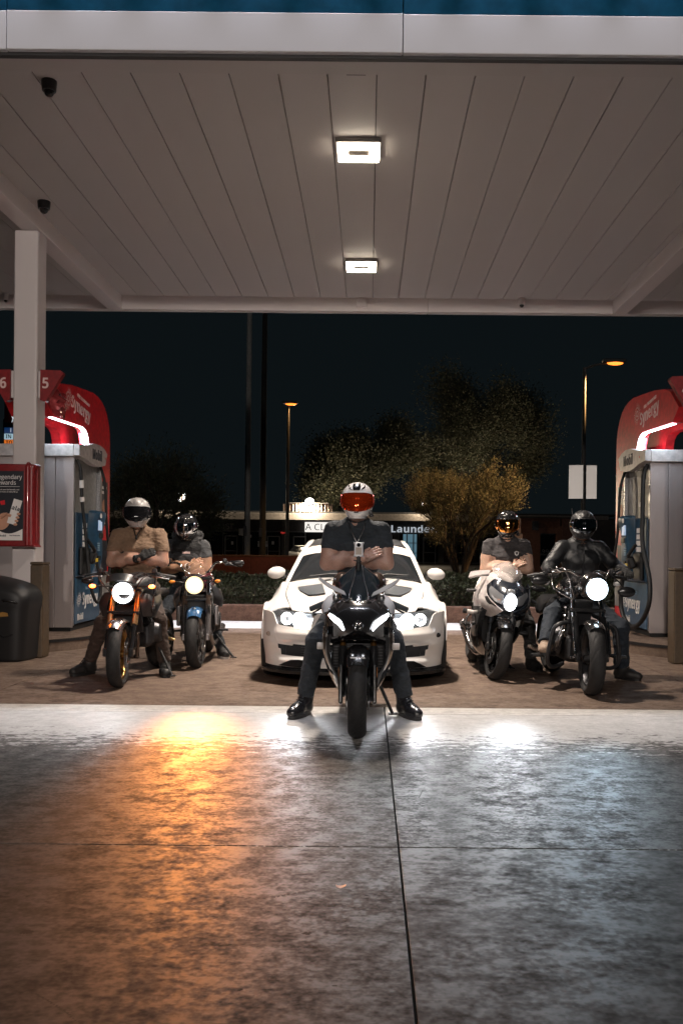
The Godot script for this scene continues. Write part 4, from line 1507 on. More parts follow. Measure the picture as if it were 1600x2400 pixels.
# ----- the black sports machine in front of the car
func bike_black() -> void:
	var t := bike("glossy black faired sports motorcycle in front of the white coupe", Vector3(-0.06, 0, -6.0), 0.0, 0.0)
	var ax := Vector3(0, 0.30, 0)
	wheel(t, ax, 0.30, 0.125, M.black_gloss2, 6, 0.0, 0.15)
	wheel(t, Vector3(0, 0.315, -1.38), 0.315, 0.19, M.black_gloss2, 6, 0.0, 0.11, 1)
	fork(t, ax, 0.105, Vector3(0, 0.86, -0.27), M.gold_dark, M.black_gloss2, false, 0.026)
	mudguard(t, ax, 0.30, 0.125, 0.75, 2.6, M.gloss_black)
	for s in [-1.0, 1.0]:
		var b := B.new()
		b.box(Vector3(0.122 * s, 0.44, 0.0), Vector3(0.016, 0.07, 0.012), 0.004)
		put(b, "amber_reflector", M.amber, t)
		var g := B.new()     # fork guards hanging below the mudguard
		g.box(Vector3(0.112 * s, 0.36, 0.03), Vector3(0.03, 0.26, 0.10), 0.013, Basis(Vector3.RIGHT, -0.25))
		put(g, "fork_guard", M.gloss_black, t)
	# nose
	var N := [
		[Vector3(0, 0.915, -0.02), Vector3(0.05, 0.917, -0.025), Vector3(0.085, 0.925, -0.05), Vector3(0.11, 0.93, -0.10), Vector3(0.13, 0.925, -0.16)],
		[Vector3(0, 0.88, 0.045), Vector3(0.07, 0.88, 0.03), Vector3(0.125, 0.885, -0.01), Vector3(0.165, 0.895, -0.08), Vector3(0.185, 0.89, -0.16)],
		[Vector3(0, 0.825, 0.10), Vector3(0.08, 0.825, 0.08), Vector3(0.15, 0.835, 0.03), Vector3(0.20, 0.85, -0.06), Vector3(0.225, 0.85, -0.16)],
		[Vector3(0, 0.765, 0.125), Vector3(0.06, 0.765, 0.11), Vector3(0.14, 0.785, 0.055), Vector3(0.205, 0.80, -0.04), Vector3(0.235, 0.80, -0.16)],
		[Vector3(0, 0.715, 0.10), Vector3(0.06, 0.712, 0.095), Vector3(0.12, 0.72, 0.055), Vector3(0.195, 0.735, -0.03), Vector3(0.235, 0.74, -0.16)],
		[Vector3(0, 0.690, 0.06), Vector3(0.06, 0.688, 0.06), Vector3(0.12, 0.684, 0.04), Vector3(0.185, 0.675, -0.03), Vector3(0.23, 0.68, -0.16)]]
	var nb := B.new()
	nb.grid(B.smooth(B.sym(N), 4, 4), 0.006)
	var nose := put(nb, "nose_fairing", M.gloss_black, t)
	var ram := B.new()
	ram.lathe([Vector2(0.034, 0.0), Vector2(0.034, 0.012), Vector2(0.026, 0.016), Vector2(0.022, 0.004), Vector2(0.0, 0.012)], Transform3D(Basis(Vector3.RIGHT, PI / 2 - 0.1), Vector3(0, 0.760, 0.118)), 20)
	put(ram, "lamp_projector", M.black_gloss, nose)
	for s in [-1.0, 1.0]:
		var sl := B.new()
		var path := [Vector3(0.196, 0.828, 0.002), Vector3(0.165, 0.802, 0.045), Vector3(0.125, 0.775, 0.080), Vector3(0.095, 0.728, 0.088)]
		var top := []
		var bot := []
		var hw := [0.008, 0.015, 0.016, 0.005]
		for i in 4:
			var p: Vector3 = path[i]
			top.append(Vector3(s * (p.x + hw[i] * 0.6), p.y - hw[i] * 0.8, p.z + 0.004))
			bot.append(Vector3(s * (p.x - hw[i] * 0.6), p.y + hw[i] * 0.8, p.z + 0.004))
		sl.grid(B.smooth([top, bot], 1, 4), -0.012)
		put(sl, "headlight_slit", M.glow_white, nose)
		beam(t, Vector3(0.14 * s, 0.775, 0.16), Vector3(0.03 * s, -0.55, 1), 0.5, Color(0.9, 0.96, 1.0), 0.04, 22.0)
		# inner intake plate with beads of light below the slits
		var ck := B.new()
		ck.grid(B.smooth([[Vector3(0.20 * s, 0.74, 0.0), Vector3(0.215 * s, 0.735, -0.03), Vector3(0.235 * s, 0.735, -0.10)], [Vector3(0.205 * s, 0.70, -0.01), Vector3(0.22 * s, 0.69, -0.04), Vector3(0.238 * s, 0.69, -0.12)], [Vector3(0.19 * s, 0.66, -0.02), Vector3(0.215 * s, 0.64, -0.05), Vector3(0.236 * s, 0.64, -0.14)]], 3, 3), 0.006)
		put(ck, "cheek_panel", M.gloss_black, t)
		# side fairing round the radiator
		var F := [
			[Vector3(0.18 * s, 0.69, -0.01), Vector3(0.205 * s, 0.69, -0.02), Vector3(0.235 * s, 0.69, -0.10), Vector3(0.245 * s, 0.70, -0.35), Vector3(0.23 * s, 0.70, -0.60)],
			[Vector3(0.188 * s, 0.60, -0.03), Vector3(0.215 * s, 0.60, -0.04), Vector3(0.24 * s, 0.60, -0.13), Vector3(0.25 * s, 0.60, -0.35), Vector3(0.22 * s, 0.58, -0.62)],
			[Vector3(0.182 * s, 0.52, -0.05), Vector3(0.205 * s, 0.52, -0.06), Vector3(0.228 * s, 0.52, -0.16), Vector3(0.235 * s, 0.48, -0.38), Vector3(0.20 * s, 0.45, -0.64)],
			[Vector3(0.155 * s, 0.44, -0.10), Vector3(0.175 * s, 0.43, -0.12), Vector3(0.195 * s, 0.42, -0.22), Vector3(0.19 * s, 0.35, -0.42), Vector3(0.16 * s, 0.32, -0.66)],
			[Vector3(0.10 * s, 0.34, -0.30), Vector3(0.12 * s, 0.32, -0.32), Vector3(0.13 * s, 0.28, -0.38), Vector3(0.12 * s, 0.22, -0.50), Vector3(0.10 * s, 0.20, -0.70)],
			[Vector3(0.02 * s, 0.24, -0.40), Vector3(0.04 * s, 0.22, -0.42), Vector3(0.06 * s, 0.19, -0.46), Vector3(0.06 * s, 0.17, -0.56), Vector3(0.05 * s, 0.17, -0.72)]]
		var fb := B.new()
		fb.grid(B.smooth(F, 4, 4), 0.006)
		put(fb, "side_fairing", M.gloss_black, t)
		var sl2 := B.new()
		sl2.cyl(Vector3(0.235 * s, 0.592, -0.20), Vector3(0.285 * s, 0.592, -0.20), 0.024, 16)
		put(sl2, "frame_slider", M.pale_plastic, t)
		# grey shoulder panels beside the screen
		var sp := B.new()
		sp.grid(B.smooth([[Vector3(0.165 * s, 0.955, -0.20), Vector3(0.215 * s, 0.93, -0.22), Vector3(0.235 * s, 0.90, -0.28)], [Vector3(0.175 * s, 0.90, -0.12), Vector3(0.232 * s, 0.885, -0.15), Vector3(0.252 * s, 0.865, -0.24)], [Vector3(0.205 * s, 0.84, -0.07), Vector3(0.240 * s, 0.825, -0.12), Vector3(0.25 * s, 0.81, -0.22)]], 3, 3), 0.006)
		put(sp, "shoulder_panel", M.grey_paint, t)
		# folded mirror blades
		var mb := B.new()
		var mp := [[Vector3(0.085 * s, 0.945, -0.08), Vector3(0.10 * s, 0.972, -0.09)], [Vector3(0.16 * s, 0.976, -0.09), Vector3(0.175 * s, 1.012, -0.10)], [Vector3(0.225 * s, 1.012, -0.10), Vector3(0.232 * s, 1.042, -0.11)], [Vector3(0.272 * s, 1.052, -0.11), Vector3(0.274 * s, 1.068, -0.115)]]
		mb.grid(B.smooth(mp, 4, 2), 0.018)
		put(mb, "mirror_blade", M.grey_paint, t)
		var mn := B.new()
		mn.ball(Vector3(0.155 * s, 0.93, -0.12), Vector3(0.026, 0.03, 0.03), 8, 12)
		put(mn, "mirror_pivot", M.steel_satin, t)
		# tank shoulders seen past the screen
		var tk := B.new()
		tk.ball(Vector3(0.125 * s, 1.0, -0.56), Vector3(0.075, 0.095, 0.16), 12, 18)
		put(tk, "tank_shoulder", M.bronze_gloss, t)
	var rad := B.new()
	rad.box(Vector3(0, 0.56, -0.20), Vector3(0.36, 0.30, 0.03), 0.006)
	put(rad, "radiator", M.black, t)
	var fins := B.new()
	for i in 14:
		fins.box(Vector3(0, 0.43 + 0.02 * i, -0.182), Vector3(0.34, 0.004, 0.01))
	put(fins, "radiator_fins", M.dark_steel, t)
	var upper := B.new()
	upper.grid(B.smooth(B.sym([[Vector3(0, 0.692, 0.045), Vector3(0.10, 0.688, 0.04), Vector3(0.186, 0.672, -0.01)], [Vector3(0, 0.655, -0.02), Vector3(0.10, 0.65, -0.03), Vector3(0.186, 0.63, -0.05)], [Vector3(0, 0.64, -0.16), Vector3(0.10, 0.635, -0.16), Vector3(0.186, 0.61, -0.16)]]), 3, 3), 0.004)
	put(upper, "intake_lip", M.black_gloss, t)
	words("YAMAHA", 0.0125, Vector3(0, 0.562, 0.222), Basis(Vector3.RIGHT, -0.9), M.print_white, t, true, 1.35)
	# double-bubble screen, smoked
	var W := []
	for i in 7:
		var k := i / 6.0
		var half := lerpf(0.108, 0.140, sin(PI * minf(k * 0.85, 1.0))) * (1.0 if k < 0.8 else lerpf(1.0, 0.62, (k - 0.8) / 0.2))
		var cz := lerpf(-0.02, -0.36, k)
		var cy := lerpf(0.918, 1.145, pow(k, 0.9))
		var row := []
		for j in 13:
			var u := lerpf(-1.0, 1.0, j / 12.0)
			var bub := 0.022 * exp(-pow(absf(u) / 0.42, 6.0)) * (0.4 + 0.6 * k)
			row.append(Vector3(u * half, cy - 0.05 * pow(absf(u), 2.5) * k, cz - 0.12 * u * u + bub))
		W.append(row)
	var wb := B.new()
	wb.grid(B.smooth(W, 2, 2), 0.003)
	var scr := put(wb, "windscreen", M.smoked, t)
	var tm := B.new()
	for s in [-1.0, 1.0]:
		tm.tube([Vector3(0.066 * s, 0.921, -0.020), Vector3(0.056 * s, 0.985, -0.105), Vector3(0.038 * s, 1.04, -0.185), Vector3(0.026 * s, 1.10, -0.27), Vector3(0.022 * s, 1.15, -0.345)], 0.0035, 6, true, 4)
		tm.tube([Vector3(0.066 * s, 0.919, -0.012), Vector3(0.09 * s, 0.908, -0.022), Vector3(0.108 * s, 0.915, -0.05)], 0.006, 6, true, 4)
	tm.tube([Vector3(-0.066, 0.919, -0.012), Vector3(0, 0.912, -0.002), Vector3(0.066, 0.919, -0.012)], 0.004, 6, true, 4)
	put(tm, "screen_edge", M.chrome, scr)
	var dash := B.new()
	dash.box(Vector3(0, 0.98, -0.36), Vector3(0.16, 0.09, 0.03), 0.012, Basis(Vector3.RIGHT, -0.6))
	put(dash, "dashboard", M.black_plastic, t)
	# clip-on bars
	for s in [-1.0, 1.0]:
		var g := B.new()
		g.cyl(Vector3(0.12 * s, 0.905, -0.30), Vector3(0.23 * s, 0.885, -0.32), 0.012)
		var bar := put(g, "handlebar", M.dark_steel, t)
		var g2 := B.new()
		g2.cyl(Vector3(0.225 * s, 0.888, -0.32), Vector3(0.345 * s, 0.835, -0.35), 0.020, 14)
		put(g2, "grip", M.rubber_blue, bar)
		var g3 := B.new()
		g3.tube([Vector3(0.20 * s, 0.88, -0.27), Vector3(0.24 * s, 0.86, -0.25), Vector3(0.32 * s, 0.815, -0.27)], 0.007, 6, true, 3)
		g3.box(Vector3(0.19 * s, 0.905, -0.30), Vector3(0.05, 0.05, 0.05), 0.014)
		put(g3, "brake_lever", M.dark_steel, bar)
	# tank, seat, tail, engine
	var tank := B.new()
	tank.ball(Vector3(0, 0.93, -0.62), Vector3(0.165, 0.15, 0.25), 14, 22)
	put(tank, "fuel_tank", M.gloss_black, t)
	var seat := B.new()
	seat.grid(B.smooth(B.sym([[Vector3(0, 0.85, -0.86), Vector3(0.10, 0.84, -0.86), Vector3(0.14, 0.78, -0.86)], [Vector3(0, 0.82, -1.05), Vector3(0.12, 0.81, -1.05), Vector3(0.155, 0.75, -1.05)], [Vector3(0, 0.88, -1.25), Vector3(0.09, 0.87, -1.25), Vector3(0.12, 0.80, -1.25)], [Vector3(0, 0.98, -1.60), Vector3(0.05, 0.97, -1.60), Vector3(0.07, 0.92, -1.60)]]), 4, 3), 0.02)
	put(seat, "seat", M.black_plastic, t)
	engine(t, Vector3(0, 0.42, -0.58), M.dark_steel, 0.30)
	swingarm(t, Vector3(0, 0.315, -1.38), Vector3(0, 0.40, -0.85), 0.12)
	exhaust(t, [Vector3(0.08, 0.36, -0.35), Vector3(0.09, 0.2, -0.45), Vector3(0.10, 0.17, -0.8), Vector3(0.15, 0.25, -1.1), Vector3(0.17, 0.38, -1.4)], [0.025, 0.025, 0.03, 0.045, 0.05], M.dark_steel)
	side_stand(t, Vector3(0.13, 0.30, -0.80), Vector3(0.26, 0.015, -0.78))
	for s in [-1.0, 1.0]:
		var p := B.new()
		p.tube([Vector3(0.15 * s, 0.38, -0.95), Vector3(0.25 * s, 0.38, -0.93)], 0.014, 8)
		put(p, "footpeg", M.dark_steel, t)

func action_camera() -> void:
	var t := thing("action_camera", "small white action camera on a stalk above the windscreen of the black motorcycle", "camera", Vector3(-0.065, 1.145, -6.30))
	var b := B.new()
	b.box(Vector3(0, 0.115, 0.0), Vector3(0.062, 0.102, 0.03), 0.008)
	put(b, "camera_body", M.camera_white, t)
	var e := B.new()
	for s in [-1.0, 1.0]:
		for k in [0.069, 0.161]:
			e.box(Vector3(0.031 * s, k, 0.002), Vector3(0.012, 0.014, 0.036), 0.004)
	put(e, "camera_frame", M.steel_satin, t)
	var l := B.new()
	l.cyl(Vector3(0.0, 0.148, 0.014), Vector3(0.0, 0.148, 0.024), 0.014, 18)
	put(l, "lens", M.black_gloss, t)
	var d := B.new()
	d.box(Vector3(0, 0.105, 0.0155), Vector3(0.042, 0.05, 0.002), 0.001)
	put(d, "display", M.warm_grey, t)
	var m := B.new()
	m.tube([Vector3(0, -0.03, 0.0), Vector3(0, 0.03, 0.01), Vector3(0, 0.066, 0.0)], [0.018, 0.012, 0.016], 10)
	m.ball(Vector3(0, 0.03, 0.008), Vector3.ONE * 0.018, 8, 12)
	m.tube([Vector3(-0.035, 0.04, 0.012), Vector3(0, 0.036, 0.02), Vector3(0.02, 0.03, 0.012)], 0.005, 6)
	put(m, "camera_stalk", M.black_plastic, t)
	for s in [-1.0, 1.0]:
		var c := B.new()
		c.tube([Vector3(0.016 * s, -0.04, 0.004), Vector3(0.012 * s, 0.02, 0.004)], 0.007, 6)
		put(c, "clamp_arm", M.chrome, t)

# ----- the naked machine at the front left, ring headlamp and gold fork
func bike_ring() -> void:
	var t := bike("black naked motorcycle with gold fork, white ring headlamp and lit amber indicators", Vector3(-2.23, 0, -8.05), -0.03, 0.0)
	var ax := Vector3(0, 0.30, 0)
	wheel(t, ax, 0.30, 0.125, M.gold_rim, 7, 0.12, 0.15)
	wheel(t, Vector3(0, 0.315, -1.42), 0.315, 0.18, M.gold_rim, 7, 0.0, 0.11, 1)
	fork(t, ax, 0.115, Vector3(0, 0.88, -0.24), M.gold, M.black_gloss2, true, 0.028)
	mudguard(t, ax, 0.30, 0.125, 0.9, 2.3, M.chrome_grey)
	round_lamp(t, Vector3(0.05, 0.85, 0.02), 0.094, M.reflector, "reflector", 1.4, Color(0.95, 0.97, 1.0), Vector3(-0.02, -0.60, 1), 24.0)
	var ring := B.new()
	var pts := []
	for i in 41:
		var a := TAU * i / 40.0
		pts.append(Vector3(0.05 + 0.082 * cos(a), 0.85 + 0.082 * sin(a), 0.052))
	ring.tube(pts, 0.011, 8, false)
	var hl: Node = t.get_node("headlamp")
	put(ring, "ring_lamp", M.glow_white, hl)
	var up := B.new()
	var cres := []
	for i in 13:
		var a := lerpf(-0.12, PI + 0.12, i / 12.0)
		cres.append(Vector2(0.05 + 0.072 * cos(a), 0.85 + 0.072 * sin(a)))
	up.prism(cres, 0.012, Transform3D(Basis.IDENTITY, Vector3(0, 0, 0.048)))
	put(up, "main_beam_lamp", M.glow_white, hl)
	for s in [-1.0, 1.0]:
		indicator(t, Vector3(0.10 * s, 0.90, -0.12), Vector3((0.255 if s < 0 else 0.285) * s, 0.905, -0.05), true)
		# scoops beside the tank
		var sc := B.new()
		sc.grid(B.smooth([[Vector3(0.12 * s, 0.84, -0.20), Vector3(0.20 * s, 0.83, -0.24), Vector3(0.23 * s, 0.80, -0.34), Vector3(0.21 * s, 0.80, -0.60)], [Vector3(0.15 * s, 0.74, -0.16), Vector3(0.24 * s, 0.74, -0.22), Vector3(0.265 * s, 0.72, -0.34), Vector3(0.22 * s, 0.72, -0.62)], [Vector3(0.16 * s, 0.62, -0.20), Vector3(0.22 * s, 0.62, -0.26), Vector3(0.235 * s, 0.61, -0.36), Vector3(0.18 * s, 0.62, -0.60)]], 3, 3), 0.01)
		put(sc, "radiator_shroud", M.black_satin, t)
	var fly := B.new()
	fly.grid(B.smooth(B.sym([[Vector3(0, 0.955, 0.05), Vector3(0.08, 0.95, 0.02), Vector3(0.13, 0.93, -0.05)], [Vector3(0, 1.02, -0.03), Vector3(0.09, 1.01, -0.06), Vector3(0.15, 0.98, -0.12)]]), 3, 3), 0.006)
	put(fly, "headlamp_cowl", M.black_satin, t)
	handlebar(t, [Vector3(0.05, 0.965, -0.24), Vector3(0.15, 1.0, -0.25), Vector3(0.24, 1.01, -0.28), Vector3(0.40, 0.985, -0.34)], M.black_gloss2, 0.12)
	for s in [-1.0, 1.0]:
		var lv := B.new()
		lv.tube([Vector3(0.22 * s, 0.985, -0.23), Vector3(0.30 * s, 0.988, -0.17), Vector3(0.40 * s, 0.965, -0.20)], 0.007, 6, true, 4)
		put(lv, "clutch_lever", M.steel_satin, t)
	var rad := B.new()
	rad.box(Vector3(0, 0.60, -0.24), Vector3(0.30, 0.26, 0.03), 0.008, Basis(Vector3.RIGHT, 0.2))
	put(rad, "radiator", M.black, t)
	var tank := B.new()
	tank.ball(Vector3(0, 0.88, -0.60), Vector3(0.17, 0.14, 0.30), 14, 20)
	put(tank, "fuel_tank", M.black_satin, t)
	var seat := B.new()
	seat.box(Vector3(0, 0.80, -1.05), Vector3(0.26, 0.08, 0.55), 0.038)
	put(seat, "seat", M.black_plastic, t)
	engine(t, Vector3(0, 0.44, -0.62), M.dark_steel, 0.34)
	for k in 3:
		exhaust(t, [Vector3(-0.08 + 0.08 * k, 0.60, -0.40), Vector3(-0.09 + 0.09 * k, 0.45, -0.30), Vector3(-0.06 + 0.06 * k, 0.25, -0.38), Vector3(0, 0.2, -0.6)], 0.02, M.bronze_gloss)
	swingarm(t, Vector3(0, 0.315, -1.42), Vector3(0, 0.42, -0.9), 0.12)
	# brass-coloured sprocket cover, footrest hanger, side stand
	var hg := B.new()
	hg.box(Vector3(0.20, 0.42, -0.78), Vector3(0.05, 0.14, 0.10), 0.015)
	hg.tube([Vector3(0.20, 0.52, -0.70), Vector3(0.225, 0.36, -0.86), Vector3(0.29, 0.34, -0.88)], 0.014, 8)
	put(hg, "footrest_hanger", M.brass, t)
	side_stand(t, Vector3(0.17, 0.30, -0.72), Vector3(0.335, 0.015, -0.62))
	mirror(t, Vector3(-0.30, 1.0, -0.28), Vector3(-0.36, 0.95, -0.22), Vector3(0.06, 0.035, 0.02), 0.0)
	mirror(t, Vector3(0.26, 0.99, -0.26), Vector3(0.275, 0.70, -0.12), Vector3(0.018, 0.035, 0.018), 0.0)
	var cb := B.new()
	for s in [-1.0, 1.0]:
		cb.tube([Vector3(0.22 * s, 0.99, -0.26), Vector3(0.16 * s, 1.03, -0.08), Vector3(0.06 * s, 0.95, -0.06)], 0.006, 6, true, 5)
		cb.tube([Vector3(0.25 * s, 0.985, -0.27), Vector3(0.20 * s, 0.98, -0.05), Vector3(0.08 * s, 0.80, -0.12)], 0.005, 6, true, 5)
	put(cb, "control_cables", M.rubber, t)

# ----- the round-lamp machine behind it
func bike_round() -> void:
	var t := bike("retro motorcycle with one large warm round headlamp and blue front mudguard", Vector3(-1.79, 0, -9.4), 0.10, 0.02)
	var ax := Vector3(0, 0.31, 0)
	wheel(t, ax, 0.31, 0.13, M.chrome_grey, 0, -0.10, 0.15)
	wheel(t, Vector3(0, 0.31, -1.42), 0.31, 0.16, M.chrome_grey, 0, 0.0, 0.12, 1)
	fork(t, ax, 0.125, Vector3(0, 0.95, -0.26), M.chrome, M.chrome_grey, false, 0.031)
	mudguard(t, ax, 0.31, 0.13, 0.85, 2.7, M.blue_paint)
	var bd := B.new()
	bd.ball(Vector3(0, 0.625, 0.12), Vector3(0.018, 0.014, 0.008), 6, 10)
	put(bd, "mudguard_badge", M.steel_satin, t)
	for s in [-1.0, 1.0]:
		var g := B.new()
		g.tube([Vector3(0.125 * s, 0.64, -0.13), Vector3(0.125 * s, 0.74, -0.17)], 0.036, 14)
		put(g, "fork_gaiter", M.bronze_gloss, t)
		indicator(t, Vector3(0.10 * s, 0.89, -0.04), Vector3(0.235 * s, 0.905, 0.0), false)
		var p := B.new()
		p.grid(B.smooth([[Vector3(0.16 * s, 0.85, -0.22), Vector3(0.22 * s, 0.82, -0.30), Vector3(0.235 * s, 0.80, -0.45)], [Vector3(0.18 * s, 0.75, -0.20), Vector3(0.255 * s, 0.72, -0.28), Vector3(0.265 * s, 0.70, -0.45)], [Vector3(0.17 * s, 0.66, -0.24), Vector3(0.235 * s, 0.62, -0.30), Vector3(0.25 * s, 0.60, -0.45)]], 3, 3), 0.008)
		put(p, "tank_scoop", M.chrome_grey if s < 0 else M.black_satin, t)
		var q := B.new()
		q.box(Vector3(0.20 * s, 0.53, -0.26), Vector3(0.05, 0.22, 0.05), 0.015)
		put(q, "radiator_guard", M.chrome_grey, t)
	round_lamp(t, Vector3(0, 0.87, 0.06), 0.094, M.glow_warm, "lamp_lens", 25.0, Color(1.0, 0.60, 0.28), Vector3(0.098, -0.145, 1), 12.5)
	var fs := B.new()
	fs.grid(B.smooth(B.sym([[Vector3(0, 0.985, 0.03), Vector3(0.06, 0.98, 0.015), Vector3(0.10, 0.96, -0.02)], [Vector3(0, 1.05, -0.03), Vector3(0.065, 1.045, -0.045), Vector3(0.105, 1.01, -0.07)], [Vector3(0, 1.10, -0.10), Vector3(0.04, 1.09, -0.11), Vector3(0.075, 1.05, -0.12)]]), 3, 3), 0.003)
	put(fs, "fly_screen", M.amber_screen, t)
	handlebar(t, [Vector3(0.05, 0.97, -0.22), Vector3(0.13, 1.01, -0.22), Vector3(0.22, 1.10, -0.26), Vector3(0.45, 1.06, -0.32)], M.chrome, 0.12)
	mirror(t, Vector3(-0.28, 1.09, -0.26), Vector3(-0.34, 1.10, -0.22), Vector3(0.03, 0.03, 0.02), 0.0)
	mirror(t, Vector3(0.32, 1.09, -0.28), Vector3(0.44, 1.09, -0.24), Vector3(0.07, 0.03, 0.02), 0.0)
	var tank := B.new()
	tank.ball(Vector3(0, 0.88, -0.58), Vector3(0.16, 0.15, 0.30), 14, 20)
	put(tank, "fuel_tank", M.wine, t)
	var seat := B.new()
	seat.box(Vector3(0, 0.79, -1.10), Vector3(0.26, 0.09, 0.62), 0.04)
	put(seat, "seat", M.black_plastic, t)
	engine(t, Vector3(0, 0.44, -0.62), M.dark_steel, 0.34)
	var rd := B.new()
	rd.box(Vector3(0, 0.58, -0.24), Vector3(0.28, 0.34, 0.03), 0.008)
	put(rd, "radiator", M.black, t)
	swingarm(t, Vector3(0, 0.31, -1.42), Vector3(0, 0.42, -0.9), 0.12)
	for s in [-1.0, 1.0]:
		exhaust(t, [Vector3(0.10 * s, 0.58, -0.34), Vector3(0.13 * s, 0.40, -0.22), Vector3(0.15 * s, 0.22, -0.40), Vector3(0.16 * s, 0.22, -0.9), Vector3(0.18 * s, 0.30, -1.5)], [0.02, 0.02, 0.022, 0.035, 0.045], M.chrome_grey)
		var p := B.new()
		p.tube([Vector3(0.16 * s, 0.33, -0.72), Vector3(0.30 * s, 0.33, -0.70)], 0.014, 8)
		put(p, "footpeg", M.dark_steel, t)
	side_stand(t, Vector3(0.16, 0.28, -0.75), Vector3(0.36, 0.015, -0.66))

# ----- the white and black sports machine on the right, leaning on its stand
func bike_white() -> void:
	var t := bike("white and black sports motorcycle with clear screen leaning on its side stand", Vector3(1.23, 0, -8.75), 0.02, -0.17)
	var ax := Vector3(0, 0.30, 0)
	wheel(t, ax, 0.30, 0.125, M.black_gloss2, 3, 0.10, 0.155)
	wheel(t, Vector3(0, 0.31, -1.40), 0.31, 0.19, M.black_gloss2, 3, 0.0, 0.11, 1)
	fork(t, ax, 0.11, Vector3(0, 0.82, -0.26), M.dark_steel, M.black_gloss2, true, 0.029)
	mudguard(t, ax, 0.30, 0.125, 0.8, 2.7, M.gloss_black)
	var N := [
		[Vector3(0, 0.965, 0.02), Vector3(0.05, 0.968, 0.0), Vector3(0.10, 0.975, -0.06), Vector3(0.14, 0.97, -0.14)],
		[Vector3(0, 0.91, 0.10), Vector3(0.07, 0.91, 0.07), Vector3(0.14, 0.915, -0.01), Vector3(0.19, 0.91, -0.14)],
		[Vector3(0, 0.84, 0.155), Vector3(0.07, 0.84, 0.13), Vector3(0.16, 0.85, 0.03), Vector3(0.22, 0.85, -0.12)],
		[Vector3(0, 0.77, 0.185), Vector3(0.06, 0.775, 0.155), Vector3(0.15, 0.79, 0.06), Vector3(0.22, 0.79, -0.10)],
		[Vector3(0, 0.70, 0.15), Vector3(0.05, 0.705, 0.13), Vector3(0.12, 0.715, 0.05), Vector3(0.20, 0.72, -0.10)]]
	var nb := B.new()
	nb.grid(B.smooth(B.sym(N), 4, 4), 0.006)
	var nose := put(nb, "nose_fairing", M.navy_black, t)
	# lamp cluster
	var lp := B.new()
	lp.ball(Vector3(0, 0.775, 0.185), Vector3(0.062, 0.082, 0.03), 12, 20)
	put(lp, "main_lamp", M.glow_white, nose)
	beam(t, Vector3(0, 0.775, 0.26), Vector3(-0.16, -0.155, 1), 5.2, Color(0.94, 0.97, 1.0), 0.07, 16.0)
	var lens := B.new()
	lens.ball(Vector3(0, 0.865, 0.13), Vector3(0.045, 0.04, 0.04), 8, 14)
	put(lens, "position_lamp", M.lens_clear, nose)
	for s in [-1.0, 1.0]:
		var sl := B.new()
		sl.grid(B.smooth([[Vector3(0.065 * s, 0.83, 0.140), Vector3(0.12 * s, 0.86, 0.088), Vector3(0.175 * s, 0.895, 0.0)], [Vector3(0.068 * s, 0.78, 0.158), Vector3(0.135 * s, 0.81, 0.092), Vector3(0.192 * s, 0.865, 0.005)], [Vector3(0.07 * s, 0.745, 0.145), Vector3(0.13 * s, 0.76, 0.088), Vector3(0.175 * s, 0.80, 0.02)]], 3, 3), 0.008)
		put(sl, "side_lamp", M.lens_clear, nose)
		# white flank with its black scoop, sweeping down under the lamp
		var W := [
			[Vector3(0.215 * s, 0.985, -0.22), Vector3(0.235 * s, 0.96, -0.34), Vector3(0.235 * s, 0.92, -0.52)],
			[Vector3(0.215 * s, 0.91, -0.06), Vector3(0.255 * s, 0.86, -0.20), Vector3(0.262 * s, 0.80, -0.46)],
			[Vector3(0.205 * s, 0.81, 0.03), Vector3(0.25 * s, 0.76, -0.10), Vector3(0.262 * s, 0.69, -0.40)],
			[Vector3(0.13 * s, 0.735, 0.115), Vector3(0.185 * s, 0.69, 0.02), Vector3(0.225 * s, 0.62, -0.24)],
			[Vector3(0.05 * s, 0.685, 0.165), Vector3(0.075 * s, 0.655, 0.12), Vector3(0.12 * s, 0.60, -0.02)]]
		var wb := B.new()
		wb.grid(B.smooth(W, 5, 4), 0.007)
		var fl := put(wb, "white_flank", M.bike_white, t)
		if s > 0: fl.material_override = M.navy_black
		var ib := B.new()
		ib.grid(B.smooth([[Vector3(0.205 * s, 0.795, 0.046), Vector3(0.226 * s, 0.785, 0.01)], [Vector3(0.175 * s, 0.75, 0.090), Vector3(0.20 * s, 0.735, 0.05)], [Vector3(0.115 * s, 0.715, 0.138), Vector3(0.135 * s, 0.70, 0.10)]], 3, 2), -0.006)
		put(ib, "air_intake", M.black, fl)
		# lower black fairing
		var L := [
			[Vector3(0.17 * s, 0.70, 0.0), Vector3(0.23 * s, 0.68, -0.12), Vector3(0.255 * s, 0.66, -0.36), Vector3(0.23 * s, 0.66, -0.68)],
			[Vector3(0.185 * s, 0.55, -0.06), Vector3(0.225 * s, 0.54, -0.16), Vector3(0.245 * s, 0.50, -0.40), Vector3(0.21 * s, 0.47, -0.72)],
			[Vector3(0.165 * s, 0.40, -0.14), Vector3(0.195 * s, 0.38, -0.24), Vector3(0.205 * s, 0.33, -0.45), Vector3(0.17 * s, 0.30, -0.76)],
			[Vector3(0.09 * s, 0.27, -0.26), Vector3(0.11 * s, 0.25, -0.32), Vector3(0.12 * s, 0.20, -0.50), Vector3(0.10 * s, 0.19, -0.80)],
			[Vector3(0.01 * s, 0.20, -0.32), Vector3(0.02 * s, 0.19, -0.36), Vector3(0.03 * s, 0.16, -0.52), Vector3(0.02 * s, 0.16, -0.80)]]
		var lb := B.new()
		lb.grid(B.smooth(L, 4, 4), 0.006)
		put(lb, "lower_fairing", M.gloss_black, t)
		var fsd := B.new()
		fsd.cyl(Vector3(0.235 * s, 0.60, -0.32), Vector3(0.33 * s, 0.60, -0.32), 0.020, 14)
